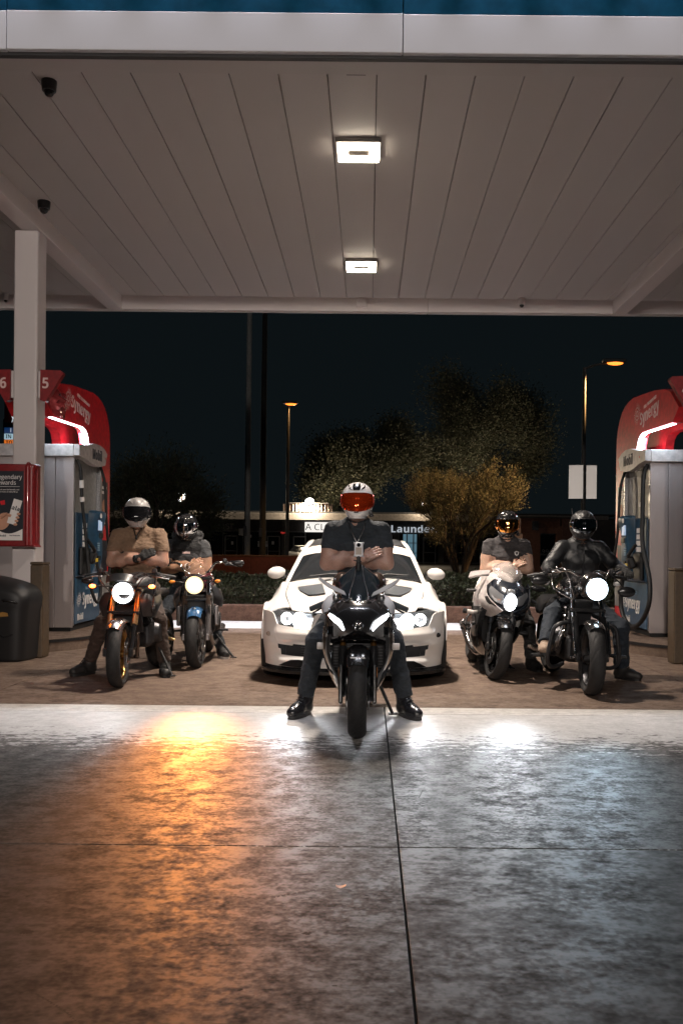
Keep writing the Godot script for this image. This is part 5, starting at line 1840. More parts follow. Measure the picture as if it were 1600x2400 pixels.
		put(fsd, "frame_slider", M.pale_plastic if s < 0 else M.black_plastic, t)
		var fsc := B.new()
		fsc.cyl(Vector3(0.325 * s, 0.60, -0.32), Vector3(0.365 * s, 0.60, -0.32), 0.026, 14)
		put(fsc, "slider_cap", M.black_plastic, t)
		var cl := B.new()
		cl.cyl(Vector3(0.13 * s, 0.86, -0.30), Vector3(0.36 * s, 0.80, -0.36), 0.017, 12)
		put(cl, "grip", M.rubber, t)
		var pg := B.new()
		pg.tube([Vector3(0.15 * s, 0.38, -0.98), Vector3(0.27 * s, 0.38, -0.96)], 0.014, 8)
		pg.cyl(Vector3(0.26 * s, 0.47, -0.42), Vector3(0.34 * s, 0.47, -0.42), 0.022, 12)
		put(pg, "footpeg", M.black_plastic, t)
	# chrome crash bar along the left of the fairing
	var cb := B.new()
	cb.tube([Vector3(-0.27, 0.60, -0.34), Vector3(-0.31, 0.52, -0.36), Vector3(-0.30, 0.40, -0.36), Vector3(-0.26, 0.28, -0.38), Vector3(-0.18, 0.20, -0.42)], 0.012, 8, true, 5)
	cb.tube([Vector3(-0.30, 0.40, -0.36), Vector3(-0.33, 0.46, -0.30), Vector3(-0.36, 0.47, -0.30)], 0.016, 8)
	put(cb, "crash_bar", M.chrome_grey, t)
	var W2 := []
	for i in 6:
		var k := i / 5.0
		var half: float = [0.055, 0.105, 0.140, 0.150, 0.125, 0.07][i]
		var row := []
		for j in 9:
			var u := lerpf(-1.0, 1.0, j / 8.0)
			row.append(Vector3(u * half, lerpf(0.955, 1.16, pow(k, 0.9)) - 0.03 * u * u * k, lerpf(0.03, -0.30, k) - 0.12 * u * u))
		W2.append(row)
	var wb2 := B.new()
	wb2.grid(B.smooth(W2, 3, 2), 0.003)
	var scr := put(wb2, "windscreen", M.clear_screen, t)
	var ed := B.new()
	var rim := []
	for r in W2: rim.append(r[0])
	var top: Array = W2[5]
	for j in range(1, 8): rim.append(top[j])
	for i in range(5, -1, -1): rim.append(W2[i][8])
	ed.tube(rim, 0.003, 6, true, 3)
	put(ed, "screen_edge", M.pale_plastic, scr)
	# mirrors at the top of the flanks, one folded in
	var mm := B.new()
	mm.grid(B.smooth([[Vector3(-0.20, 0.99, -0.12), Vector3(-0.19, 1.03, -0.14)], [Vector3(-0.30, 0.96, -0.14), Vector3(-0.29, 1.01, -0.16)], [Vector3(-0.37, 0.93, -0.18), Vector3(-0.365, 0.99, -0.19)]], 3, 2), 0.04)
	put(mm, "mirror", M.bike_white, t)
	mirror(t, Vector3(0.18, 0.92, -0.10), Vector3(0.31, 0.95, -0.12), Vector3(0.085, 0.032, 0.03), 0.1)
	var tank := B.new()
	tank.ball(Vector3(0, 0.92, -0.62), Vector3(0.17, 0.14, 0.26), 14, 20)
	put(tank, "fuel_tank", M.bike_white, t)
	var seat := B.new()
	seat.box(Vector3(0, 0.81, -1.02), Vector3(0.26, 0.07, 0.42), 0.034)
	put(seat, "seat", M.black_plastic, t)
	var tail := B.new()
	tail.grid(B.smooth(B.sym([[Vector3(0, 0.84, -1.18), Vector3(0.10, 0.83, -1.18), Vector3(0.14, 0.76, -1.18)], [Vector3(0, 0.92, -1.40), Vector3(0.08, 0.91, -1.40), Vector3(0.11, 0.84, -1.40)], [Vector3(0, 0.98, -1.72), Vector3(0.03, 0.97, -1.72), Vector3(0.05, 0.93, -1.72)]]), 3, 3), 0.01)
	put(tail, "tail", M.bike_white, t)
	engine(t, Vector3(0, 0.42, -0.6), M.dark_steel, 0.30)
	swingarm(t, Vector3(0, 0.31, -1.40), Vector3(0, 0.40, -0.86), 0.12)
	var rad := B.new()
	rad.box(Vector3(0, 0.50, -0.24), Vector3(0.34, 0.34, 0.03), 0.006)
	put(rad, "radiator", M.black, t)
	exhaust(t, [Vector3(-0.08, 0.4, -0.4), Vector3(-0.09, 0.2, -0.5), Vector3(-0.14, 0.22, -0.9), Vector3(-0.2, 0.42, -1.3)], [0.025, 0.03, 0.035, 0.05], M.chrome_grey)
	side_stand(t, Vector3(0.13, 0.26, -0.75), Vector3(0.30, 0.07, -0.72))

# ----- the cruiser on the far right
func bike_cruiser() -> void:
	var t := bike("dark cruiser motorcycle with crash bars and one bright cool white headlamp", Vector3(1.96, 0, -7.85), 0.03, -0.02)
	var ax := Vector3(0, 0.32, 0)
	wheel(t, ax, 0.32, 0.14, M.dark_steel, 9, -0.08, 0.15, 1)
	wheel(t, Vector3(0.03, 0.31, -1.58), 0.31, 0.18, M.dark_steel, 9, 0.0, 0.14, 1)
	fork(t, ax, 0.125, Vector3(0.02, 0.98, -0.36), M.chrome, M.black_gloss2, false, 0.030)
	mudguard(t, ax, 0.32, 0.14, 1.0, 2.9, M.gloss_black)
	round_lamp(t, Vector3(0.03, 0.93, -0.02), 0.098, M.glow_cool, "lamp_lens", 3.0, Color(0.80, 0.92, 1.0), Vector3(-0.24, -0.20, 1), 16.0)
	var nac := B.new()
	nac.ball(Vector3(0.03, 0.95, -0.14), Vector3(0.135, 0.13, 0.12), 12, 18)
	put(nac, "headlamp_nacelle", M.gloss_black, t)
	handlebar(t, [Vector3(0.04, 1.03, -0.36), Vector3(0.13, 1.08, -0.38), Vector3(0.24, 1.06, -0.46), Vector3(0.44, 1.02, -0.56)], M.chrome, 0.12)
	for s in [-1.0, 1.0]:
		mirror(t, Vector3(0.26 * s, 1.06, -0.44), Vector3(0.40 * s, 0.90 if s > 0 else 0.99, -0.34), Vector3(0.085, 0.05, 0.02), 0.0)
		var sg := B.new()
		sg.ball(Vector3(0.33 * s, 0.965, -0.40), Vector3(0.036, 0.026, 0.03), 8, 12)
		put(sg, "indicator", M.lens_bright, t)
		var rv := B.new()
		rv.cyl(Vector3((0.20 + 0.10 * (1 if s > 0 else 0)) * s, 1.07, -0.38), Vector3((0.25 + 0.10 * (1 if s > 0 else 0)) * s, 1.10, -0.38), 0.022, 12)
		put(rv, "reservoir", M.chrome, t)
		# engine guard
		var g := B.new()
		g.tube([Vector3(0.06 * s, 0.62, -0.30), Vector3(0.20 * s, 0.61, -0.24), Vector3(0.275 * s, 0.57, -0.24), Vector3(0.30 * s, 0.47, -0.25), Vector3(0.325 * s, 0.28, -0.28), Vector3(0.27 * s, 0.20, -0.34), Vector3(0.14 * s, 0.22, -0.45)], 0.019, 10, true, 5)
		put(g, "engine_guard", M.black_satin, t)
		var fl := B.new()
		fl.tube([Vector3(0.18 * s, 0.28, -0.62), Vector3(0.26 * s, 0.31, -0.44), Vector3(0.42 * s, 0.295, -0.42)], 0.018, 8)
		fl.box(Vector3(0.385 * s, 0.295, -0.42), Vector3(0.12, 0.03, 0.06), 0.01)
		put(fl, "footpeg", M.black_plastic, t)
		# big twin covers
		var c := B.new()
		c.cyl(Vector3(0.14 * s, 0.42, -0.62), Vector3(0.22 * s, 0.42, -0.62), 0.15, 28, 0.13)
		put(c, "engine_cover", M.dark_steel, t)
		var rf := B.new()
		rf.box(Vector3(0.155 * s, 0.50, -0.02), Vector3(0.014, 0.30, 0.02), 0.004, Basis(Vector3.RIGHT, -0.35))
		put(rf, "fork_trim", M.chrome, t)
	for k in 2:
		var cy := B.new()
		var a := Vector3(0, 0.50, -0.55 - 0.14 * k)
		var e := Vector3(0, 0.80, -0.42 - 0.36 * k)
		for i in 10:
			cy.cyl(a.lerp(e, i / 10.0), a.lerp(e, (i + 0.5) / 10.0), 0.10 if i < 8 else 0.085, 20)
		put(cy, "cylinder", M.dark_steel, t)
	var ek := B.new()
	ek.box(Vector3(0, 0.36, -0.66), Vector3(0.28, 0.26, 0.50), 0.06)
	put(ek, "engine", M.dark_steel, t)
	var cc := B.new()
	for i in 4:
		cc.tube([Vector3(-0.18 - 0.004 * i, 0.75 - 0.07 * i, -0.26), Vector3(-0.16, 0.70 - 0.07 * i, -0.30)], 0.012, 6)
	put(cc, "oil_cooler", M.steel_satin, t)
	var rd := B.new()
	rd.box(Vector3(-0.03, 0.66, -0.32), Vector3(0.20, 0.34, 0.05), 0.012, Basis(Vector3.RIGHT, 0.35))
	put(rd, "frame_downtube", M.black_satin, t)
	var tank := B.new()
	tank.ball(Vector3(0.02, 0.88, -0.72), Vector3(0.17, 0.15, 0.32), 14, 22)
	put(tank, "fuel_tank", M.gloss_black, t)
	var seat := B.new()
	seat.grid(B.smooth(B.sym([[Vector3(0, 0.78, -0.98), Vector3(0.11, 0.77, -0.98), Vector3(0.15, 0.70, -0.98)], [Vector3(0, 0.71, -1.2), Vector3(0.15, 0.70, -1.2), Vector3(0.19, 0.62, -1.2)], [Vector3(0, 0.78, -1.42), Vector3(0.13, 0.77, -1.42), Vector3(0.16, 0.68, -1.42)]]), 3, 3), 0.04)
	put(seat, "seat", M.black_plastic, t)
	mudguard(t, Vector3(0.03, 0.31, -1.58), 0.33, 0.20, 0.9, 3.3, M.gloss_black, "rear_mudguard")
	swingarm(t, Vector3(0.03, 0.31, -1.58), Vector3(0, 0.36, -0.95), 0.13)
	exhaust(t, [Vector3(-0.10, 0.62, -0.50), Vector3(-0.19, 0.40, -0.48), Vector3(-0.20, 0.28, -0.8), Vector3(-0.20, 0.26, -1.6)], [0.026, 0.028, 0.03, 0.045], M.chrome_grey)
	var cb := B.new()
	cb.tube([Vector3(-0.24, 1.06, -0.46), Vector3(-0.20, 1.10, -0.26), Vector3(-0.14, 0.92, -0.20), Vector3(-0.09, 0.80, -0.28)], 0.007, 6, true, 5)
	cb.tube([Vector3(-0.26, 1.05, -0.47), Vector3(-0.28, 0.92, -0.30), Vector3(-0.12, 0.82, -0.24)], 0.006, 6, true, 5)
	cb.tube([Vector3(0.24, 1.06, -0.46), Vector3(0.22, 1.10, -0.28), Vector3(0.14, 0.95, -0.22)], 0.007, 6, true, 5)
	put(cb, "control_cables", M.chrome_grey, t)
	var hk := B.new()
	hk.cyl(Vector3(-0.10, 0.35, 0.02), Vector3(-0.20, 0.33, 0.03), 0.012, 10)
	put(hk, "axle_cap", M.chrome, t)
	side_stand(t, Vector3(0.16, 0.24, -0.80), Vector3(0.27, 0.02, -0.76))

# ---------------------------------------------------------------- the white coupe: front axle above the origin, facing +z
func build_car() -> void:
	var t := thing("coupe_car", "white two-door coupe with headlamps on and dark bonnet vents behind the middle motorcycle", "car", Vector3(-0.13, 0, -9.0))
	t.scale = Vector3(0.972, 1, 1)
	# bonnet
	var Hd := [
		[Vector3(0, 0.945, -0.92), Vector3(0.25, 0.945, -0.91), Vector3(0.50, 0.935, -0.86), Vector3(0.66, 0.915, -0.78), Vector3(0.735, 0.895, -0.72)],
		[Vector3(0, 0.925, -0.60), Vector3(0.22, 0.935, -0.60), Vector3(0.45, 0.905, -0.58), Vector3(0.63, 0.88, -0.52), Vector3(0.735, 0.855, -0.48)],
		[Vector3(0, 0.875, -0.15), Vector3(0.20, 0.895, -0.15), Vector3(0.42, 0.86, -0.14), Vector3(0.60, 0.835, -0.10), Vector3(0.715, 0.805, -0.08)],
		[Vector3(0, 0.80, 0.32), Vector3(0.18, 0.815, 0.30), Vector3(0.38, 0.785, 0.28), Vector3(0.55, 0.765, 0.24), Vector3(0.67, 0.745, 0.18)],
		[Vector3(0, 0.725, 0.66), Vector3(0.16, 0.73, 0.62), Vector3(0.34, 0.705, 0.55), Vector3(0.50, 0.69, 0.46), Vector3(0.63, 0.695, 0.36)],
		[Vector3(0, 0.685, 0.76), Vector3(0.16, 0.685, 0.72), Vector3(0.32, 0.67, 0.63), Vector3(0.48, 0.662, 0.52), Vector3(0.61, 0.672, 0.41)]]
	var b := B.new()
	b.grid(B.smooth(B.sym(Hd), 5, 4), 0.012)
	put(b, "bonnet", M.car_white, t)
	# bonnet vents
	for s in [-1.0, 1.0]:
		var vb := B.new()
		vb.grid(B.smooth([[Vector3(0.35 * s, 0.895, -0.26), Vector3(0.48 * s, 0.878, -0.25), Vector3(0.60 * s, 0.858, -0.23)], [Vector3(0.325 * s, 0.867, -0.02), Vector3(0.44 * s, 0.850, -0.02), Vector3(0.56 * s, 0.832, -0.04)], [Vector3(0.295 * s, 0.822, 0.24), Vector3(0.38 * s, 0.812, 0.23), Vector3(0.46 * s, 0.801, 0.20)]], 3, 3), 0.004)
		var vent := put(vb, "bonnet_vent", M.vent_dark, t)
		var sl := B.new()
		sl.tube([Vector3(0.35 * s, 0.898, -0.26), Vector3(0.60 * s, 0.862, -0.23), Vector3(0.565 * s, 0.836, -0.04), Vector3(0.46 * s, 0.805, 0.20), Vector3(0.295 * s, 0.826, 0.24), Vector3(0.35 * s, 0.898, -0.26)], 0.006, 6, false)
		put(sl, "vent_rim", M.black_satin, vent)
		var v2 := B.new()
		v2.grid([[Vector3(0.25 * s, 0.944, -0.56), Vector3(0.36 * s, 0.930, -0.555)], [Vector3(0.265 * s, 0.938, -0.49), Vector3(0.355 * s, 0.924, -0.488)]], -0.006)
		put(v2, "bonnet_vent", M.black_satin, t)
	# front bumper, headlamp bays left open, lower intakes open
	var plan := func(x: float, D: float, z0: float, W: float) -> float:
		var k := clampf(absf(x) / W, 0.0, 1.0)
		return z0 + D * pow(maxf(1.0 - pow(k, 2.9), 0.0), 0.62)
	var xs := []
	for i in 73:
		xs.append(0.895 * sin(lerpf(-PI / 2, PI / 2, i / 72.0)))
	var P := []
	var bay := func(ax: float) -> float:
		return smoothstep(0.36, 0.42, ax) * (1.0 - smoothstep(0.72, 0.80, ax))
	for r in 23:
		var k := r / 22.0
		var row := PackedVector3Array()
		for x in xs:
			var ax := absf(x)
			var top := lerpf(0.655, 0.545 - 0.03 * (0.72 - ax) / 0.3, bay.call(ax))
			if ax > 0.74: top = lerpf(0.66, 0.675, clampf((ax - 0.74) / 0.15, 0, 1)) if ax > 0.80 else lerpf(top, 0.66, smoothstep(0.74, 0.80, ax))
			var y := lerpf(top, 0.165, k)
			var D := 0.40
			if y < 0.56: D += 0.055 * smoothstep(0.56, 0.46, y)
			if y < 0.40: D += 0.02 - 0.05 * smoothstep(0.38, 0.30, y) + 0.05 * smoothstep(0.26, 0.21, y)
			if y < 0.50 and y > 0.43: D += 0.010 * sin((y - 0.43) / 0.07 * PI)
			row.append(Vector3(x * (1.0 - 0.03 * smoothstep(0.42, 0.17, y)), y, plan.call(x, D, 0.335, 0.90)))
		P.append(row)
	var bb := B.new()
	bb.grid(P, 0.010, false, func(c: Vector3) -> bool:
		var ax := absf(c.x)
		return c.y < 0.385 - 0.02 * ax and c.y > 0.262 and ax < 0.70 + (c.y - 0.262) * 0.25)
	put(bb, "front_bumper", M.car_white, t)
	var hole := B.new()
	hole.box(Vector3(0, 0.33, 0.56), Vector3(1.30, 0.20, 0.10), 0.02)
	hole.box(Vector3(0, 0.33, 0.42), Vector3(1.62, 0.22, 0.06), 0.01)
	put(hole, "intake_backing", M.black, t)
	var msh := B.new()
	for i in 6:
		msh.box(Vector3(0, 0.27 + 0.022 * i, 0.635 - 0.0), Vector3(1.0, 0.004, 0.006))
	put(msh, "intake_mesh", M.dark_steel, t)
	# kidney grilles
	for s in [-1.0, 1.0]:
		var g := B.new()
		g.box(Vector3(0.13 * s, 0.605, 0.725 ), Vector3(0.20, 0.105, 0.05), 0.02)
		var kg := put(g, "grille", M.black, t)
		var fr := B.new()
		var pts := []
		for i in 25:
			var a := TAU * i / 24.0
			pts.append(Vector3(0.13 * s + 0.11 * signf(cos(a)) * pow(absf(cos(a)), 0.5), 0.605 + 0.058 * signf(sin(a)) * pow(absf(sin(a)), 0.5), 0.755))
		fr.tube(pts, 0.009, 6, false)
		put(fr, "grille_frame", M.black_gloss2, kg)
		var sl := B.new()
		for i in 6:
			sl.box(Vector3((0.055 + 0.03 * i) * s, 0.605, 0.752), Vector3(0.008, 0.10, 0.012))
		put(sl, "grille_slat", M.black_gloss2, kg)
	# lip
	var lp := B.new()
	var outer := []
	for i in 41:
		var x: float = 0.90 * sin(lerpf(-PI / 2, PI / 2, i / 40.0))
		outer.append(Vector2(x, plan.call(x, 0.475, 0.36, 0.905) + 0.035))
	outer.append(Vector2(0.85, 0.30))
	outer.append(Vector2(-0.85, 0.30))
	lp.prism(outer, 0.028, Transform3D(Basis(Vector3.RIGHT, Vector3.BACK, Vector3.DOWN), Vector3(0, 0.125, 0)))
	put(lp, "splitter", M.black_gloss2, t)
	for s in [-1.0, 1.0]:
		var q := B.new()
		q.grid(B.smooth([[Vector3(0.36 * s, 0.175, 0.86), Vector3(0.52 * s, 0.175, 0.80), Vector3(0.70 * s, 0.175, 0.68)], [Vector3(0.39 * s, 0.235, 0.835), Vector3(0.50 * s, 0.24, 0.79), Vector3(0.58 * s, 0.235, 0.745)]], 2, 3), -0.02)
		put(q, "lip_fin", M.black_gloss2, t)
		# headlamps: dark bucket, two bright reflectors, ring, clear cover
		var hb := B.new()
		hb.grid(B.smooth([[Vector3(0.40 * s, 0.655, 0.60), Vector3(0.56 * s, 0.66, 0.52), Vector3(0.72 * s, 0.675, 0.40), Vector3(0.80 * s, 0.675, 0.30)], [Vector3(0.39 * s, 0.58, 0.56), Vector3(0.56 * s, 0.59, 0.46), Vector3(0.72 * s, 0.60, 0.36), Vector3(0.80 * s, 0.61, 0.28)], [Vector3(0.41 * s, 0.515, 0.64), Vector3(0.56 * s, 0.525, 0.54), Vector3(0.72 * s, 0.54, 0.42), Vector3(0.80 * s, 0.56, 0.31)]], 3, 3), 0.01)
		var hl := put(hb, "headlight", M.lamp_bucket, t)
		for e in [[0.505, 0.592, 0.600, 0.072, true], [0.635, 0.598, 0.510, 0.058, false]]:
			var ax := B.along(Vector3(e[0] * s, e[1], e[2] - 0.06), Vector3(e[0] * s + 0.012 * s, e[1], e[2]))
			var r: float = e[3]
			var d := B.new()
			if e[4]:
				d.lathe([Vector2(r, 0.07), Vector2(r * 0.9, 0.045), Vector2(r * 0.5, 0.02), Vector2(0, 0.01)], ax, 28)
				d.ball(Vector3(e[0] * s, e[1], e[2]), Vector3(0.05, 0.05, 0.02), 10, 16)
				d.box(Vector3(e[0] * s - 0.03 * s, e[1] - 0.03, e[2] + 0.015), Vector3(0.23, 0.10, 0.02), 0.01, Basis(Vector3.UP, 0.55 * s))
			else:
				d.lathe([Vector2(r, 0.065), Vector2(r, 0.075), Vector2(r * 0.55, 0.075), Vector2(r * 0.55, 0.06)], ax, 28)
			put(d, "reflector_lamp", M.glow_head, hl)
			if not e[4]:
				var pj := B.new()
				pj.ball(Vector3(e[0] * s, e[1], e[2] + 0.005), Vector3(0.03, 0.03, 0.02), 10, 16)
				put(pj, "projector_lens", M.lens_clear, hl)
		beam(t, Vector3(0.56 * s, 0.595, 0.72), Vector3(-0.08 * s, -0.16, 1), 3.2, Color(0.95, 0.97, 1.0), 0.10, 15.0)
		var cov := B.new()
		cov.grid(B.smooth([[Vector3(0.385 * s, 0.660, 0.640), Vector3(0.56 * s, 0.668, 0.555), Vector3(0.70 * s, 0.688, 0.455), Vector3(0.80 * s, 0.685, 0.345)], [Vector3(0.38 * s, 0.585, 0.70), Vector3(0.56 * s, 0.60, 0.625), Vector3(0.70 * s, 0.61, 0.53), Vector3(0.81 * s, 0.62, 0.40)], [Vector3(0.40 * s, 0.515, 0.735), Vector3(0.56 * s, 0.527, 0.665), Vector3(0.70 * s, 0.542, 0.575), Vector3(0.79 * s, 0.555, 0.45)]], 3, 3))
		put(cov, "lamp_cover", M.clear_glass, hl)
		# front wing with its arch
		var W := []
		for i in 17:
			var z := lerpf(0.37, -0.98, i / 16.0)
			var hx: float = lerpf(0.635, 0.745, clampf((0.36 - z) / 1.1, 0, 1))
			var hyy: float = lerpf(0.695, 0.898, pow(clampf((0.36 - z) / 1.1, 0, 1), 0.85))
			var dz := absf(z + 0.0)
			var arch: float = 0.33 + sqrt(maxf(0.375 * 0.375 - z * z, 0.0)) if dz < 0.375 else 0.20
			arch = maxf(arch, 0.20)
			var wide := 0.905 + 0.018 * exp(-z * z / 0.12)
			W.append([Vector3(hx * s, hyy, z), Vector3((hx + 0.07) * s, hyy - 0.002, z), Vector3((wide - 0.055) * s, hyy - 0.05, z), Vector3((wide - 0.012) * s, maxf(hyy - 0.13, arch + 0.02), z), Vector3(wide * s, maxf(lerpf(hyy - 0.13, arch, 0.5), arch + 0.01), z), Vector3(wide * s, arch, z)])
		var wb := B.new()
		wb.grid(B.smooth(W, 2, 3), 0.012)
		put(wb, "front_wing", M.car_white, t)
		# side marker on the bumper corner
		var mk := B.new()
		mk.ball(Vector3(0.818 * s, 0.455, 0.515), Vector3(0.034, 0.024, 0.03), 8, 12, Basis(Vector3.UP, 0.8 * s))
		put(mk, "side_marker", M.amber_screen if s < 0 else M.black_gloss2, t)
		# body side, sill, rear quarter
		var S := []
		for i in 19:
			var z := lerpf(-0.98, -3.55, i / 18.0)
			var qq := clampf((-z - 0.98) / 2.57, 0, 1)
			var top := 0.90 + 0.035 * sin(qq * PI * 0.8)
			var rz := z + 2.76
			var arch2: float = 0.33 + sqrt(maxf(0.38 * 0.38 - rz * rz, 0.0)) if absf(rz) < 0.38 else 0.20
			var ww := 0.90 + 0.025 * smoothstep(0.5, 0.75, qq) - 0.10 * smoothstep(0.82, 1.0, qq)
			S.append([Vector3((ww - 0.135) * s, top + 0.004, z), Vector3((ww - 0.05) * s, top - 0.03, z), Vector3((ww - 0.005) * s, maxf(top - 0.16, arch2 + 0.02), z), Vector3((ww - 0.02) * s, maxf(0.52, arch2 + 0.01), z), Vector3(ww * s, maxf(0.34, arch2), z), Vector3((ww - 0.03) * s, maxf(0.20, arch2 - 0.01), z)])
		var sb := B.new()
		sb.grid(B.smooth(S, 2, 2), 0.012)
		put(sb, "body_side", M.car_white, t)
		# side glass and pillars
		var G := [[Vector3(0.70 * s, 0.925, -1.12), Vector3(0.655 * s, 1.11, -1.42), Vector3(0.60 * s, 1.285, -1.80)], [Vector3(0.765 * s, 0.935, -1.9), Vector3(0.69 * s, 1.12, -1.9), Vector3(0.60 * s, 1.30, -2.0)], [Vector3(0.765 * s, 0.94, -2.6), Vector3(0.69 * s, 1.11, -2.5), Vector3(0.59 * s, 1.28, -2.45)], [Vector3(0.74 * s, 0.94, -3.15), Vector3(0.68 * s, 1.05, -2.95), Vector3(0.57 * s, 1.24, -2.7)]]
		var gb := B.new()
		gb.grid(B.smooth(G, 4, 3), 0.004)
		put(gb, "side_window", M.dark_glass, t)
		var pl := B.new()
		pl.tube([Vector3(0.765 * s, 0.885, -0.70), Vector3(0.725 * s, 0.985, -0.96), Vector3(0.665 * s, 1.155, -1.40), Vector3(0.605 * s, 1.285, -1.74), Vector3(0.575 * s, 1.33, -2.0), Vector3(0.565 * s, 1.325, -2.4), Vector3(0.59 * s, 1.22, -2.95), Vector3(0.66 * s, 1.02, -3.35)], [0.022, 0.034, 0.036, 0.036, 0.036, 0.036, 0.05, 0.05], 10, true, 5)
		put(pl, "windscreen_pillar", M.car_white, t)
		# mirror
		var mb := B.new()
		mb.ball(Vector3(0.925 * s, 0.985, -1.12), Vector3(0.108, 0.068, 0.075), 12, 20, Basis(Vector3.BACK, -0.12 * s))
		var mi := put(mb, "door_mirror", M.car_white, t)
		var ms := B.new()
		ms.ball(Vector3(0.86 * s, 0.98, -1.15), Vector3(0.06, 0.062, 0.055), 10, 16)
		ms.tube([Vector3(0.83 * s, 0.965, -1.15), Vector3(0.74 * s, 0.935, -1.18)], [0.035, 0.028], 10)
		put(ms, "mirror_base", M.black_gloss2, mi)
		# wheels
		for z in [0.0, -2.76]:
			var xf := Transform3D(Basis(Vector3.BACK, -PI / 2 * s), Vector3(0.80 * s, 0.33, z))
			var w := B.new()
			w.lathe([Vector2(0, -0.02), Vector2(0.06, 0.09), Vector2(0.06, 0.09), Vector2(0.05, 0.10), Vector2(0, 0.10)], xf, 20)
			for k in 10:
				var a := TAU * k / 10.0
				w.tube([xf * Vector3(0.05 * cos(a), 0.085, 0.05 * sin(a)), xf * Vector3(0.225 * cos(a), 0.10, 0.225 * sin(a))], [0.016, 0.012], 6)
			w.lathe([Vector2(0.24, -0.10), Vector2(0.225, -0.05), Vector2(0.225, 0.08), Vector2(0.238, 0.115), Vector2(0.245, 0.115), Vector2(0.245, -0.10)], xf, 40)
			var wh := put(w, "wheel", M.black_gloss2, t)
			var ty := B.new()
			ty.lathe([Vector2(0.24, -0.12), Vector2(0.29, -0.13), Vector2(0.32, -0.12), Vector2(0.332, -0.09), Vector2(0.333, 0.0), Vector2(0.332, 0.09), Vector2(0.322, 0.115), Vector2(0.29, 0.128), Vector2(0.24, 0.118)], xf, 56)
			put(ty, "tyre", M.tyre, wh)
	# windscreen with a pale sunstrip, roof, rear window and tail
	var Wn := [
		[Vector3(0, 0.950, -0.90), Vector3(0.35, 0.945, -0.87), Vector3(0.60, 0.930, -0.78), Vector3(0.725, 0.915, -0.70)],
		[Vector3(0, 1.09, -1.19), Vector3(0.34, 1.08, -1.17), Vector3(0.57, 1.06, -1.10), Vector3(0.69, 1.035, -1.04)],
		[Vector3(0, 1.235, -1.51), Vector3(0.32, 1.22, -1.49), Vector3(0.54, 1.195, -1.43), Vector3(0.645, 1.165, -1.38)]]
	var wb2 := B.new()
	wb2.grid(B.smooth(B.sym(Wn), 4, 4), 0.004)
	put(wb2, "windscreen", M.dark_glass, t)
	var Wt := [
		[Vector3(0, 1.237, -1.512), Vector3(0.32, 1.222, -1.492), Vector3(0.54, 1.197, -1.432), Vector3(0.645, 1.167, -1.382)],
		[Vector3(0, 1.33, -1.74), Vector3(0.31, 1.318, -1.72), Vector3(0.51, 1.29, -1.67), Vector3(0.605, 1.262, -1.63)]]
	var wt := B.new()
	wt.grid(B.smooth(B.sym(Wt), 3, 4), 0.004)
	put(wt, "sunstrip", M.sunstrip, t)
	var Rf := [
		[Vector3(0, 1.332, -1.742), Vector3(0.31, 1.32, -1.722), Vector3(0.51, 1.292, -1.672), Vector3(0.605, 1.264, -1.632)],
		[Vector3(0, 1.385, -2.05), Vector3(0.30, 1.38, -2.04), Vector3(0.50, 1.36, -2.02), Vector3(0.58, 1.325, -2.0)],
		[Vector3(0, 1.39, -2.45), Vector3(0.30, 1.385, -2.45), Vector3(0.49, 1.36, -2.45), Vector3(0.565, 1.325, -2.45)],
		[Vector3(0, 1.33, -2.95), Vector3(0.30, 1.32, -2.93), Vector3(0.48, 1.29, -2.9), Vector3(0.56, 1.25, -2.86)]]
	var rb := B.new()
	rb.grid(B.smooth(B.sym(Rf), 4, 4), 0.012)
	put(rb, "roof", M.black_satin, t)
	var Rw := [
		[Vector3(0, 1.325, -2.96), Vector3(0.30, 1.315, -2.94), Vector3(0.54, 1.25, -2.88)],
		[Vector3(0, 1.03, -3.42), Vector3(0.35, 1.025, -3.40), Vector3(0.64, 0.99, -3.32)]]
	var rw := B.new()
	rw.grid(B.smooth(B.sym(Rw), 4, 4), 0.004)
	put(rw, "rear_window", M.dark_glass, t)
	var Tl := [
		[Vector3(0, 1.03, -3.42), Vector3(0.40, 1.02, -3.40), Vector3(0.77, 0.94, -3.30)],
		[Vector3(0, 1.03, -3.80), Vector3(0.40, 1.02, -3.76), Vector3(0.76, 0.93, -3.60)],
		[Vector3(0, 0.80, -3.84), Vector3(0.40, 0.79, -3.80), Vector3(0.80, 0.72, -3.58)],
		[Vector3(0, 0.30, -3.82), Vector3(0.40, 0.30, -3.78), Vector3(0.80, 0.30, -3.56)]]
	var tb := B.new()
	tb.grid(B.smooth(B.sym(Tl), 4, 4), 0.012)
	put(tb, "boot_lid", M.car_white, t)
	var fl := B.new()
	fl.box(Vector3(0, 0.20, -1.55), Vector3(1.5, 0.12, 4.0), 0.03)
	put(fl, "underbody", M.black, t)
	var cab := B.new()
	cab.box(Vector3(0, 0.86, -1.5), Vector3(1.36, 0.10, 0.6), 0.04)
	for s in [-1.0, 1.0]:
		cab.box(Vector3(0.36 * s, 0.80, -2.2), Vector3(0.46, 0.75, 0.16), 0.06, Basis(Vector3.RIGHT, -0.2))
	put(cab, "cabin", M.black_plastic, t)
	var sw := B.new()
	var rp := []
	for i in 25:
		var a := TAU * i / 24.0
		rp.append(Vector3(0.36 + 0.18 * cos(a), 0.93 + 0.15 * sin(a), -1.72 - 0.06 * sin(a)))
	sw.tube(rp, 0.014, 6, false)
	put(sw, "steering_wheel", M.black_plastic, t)
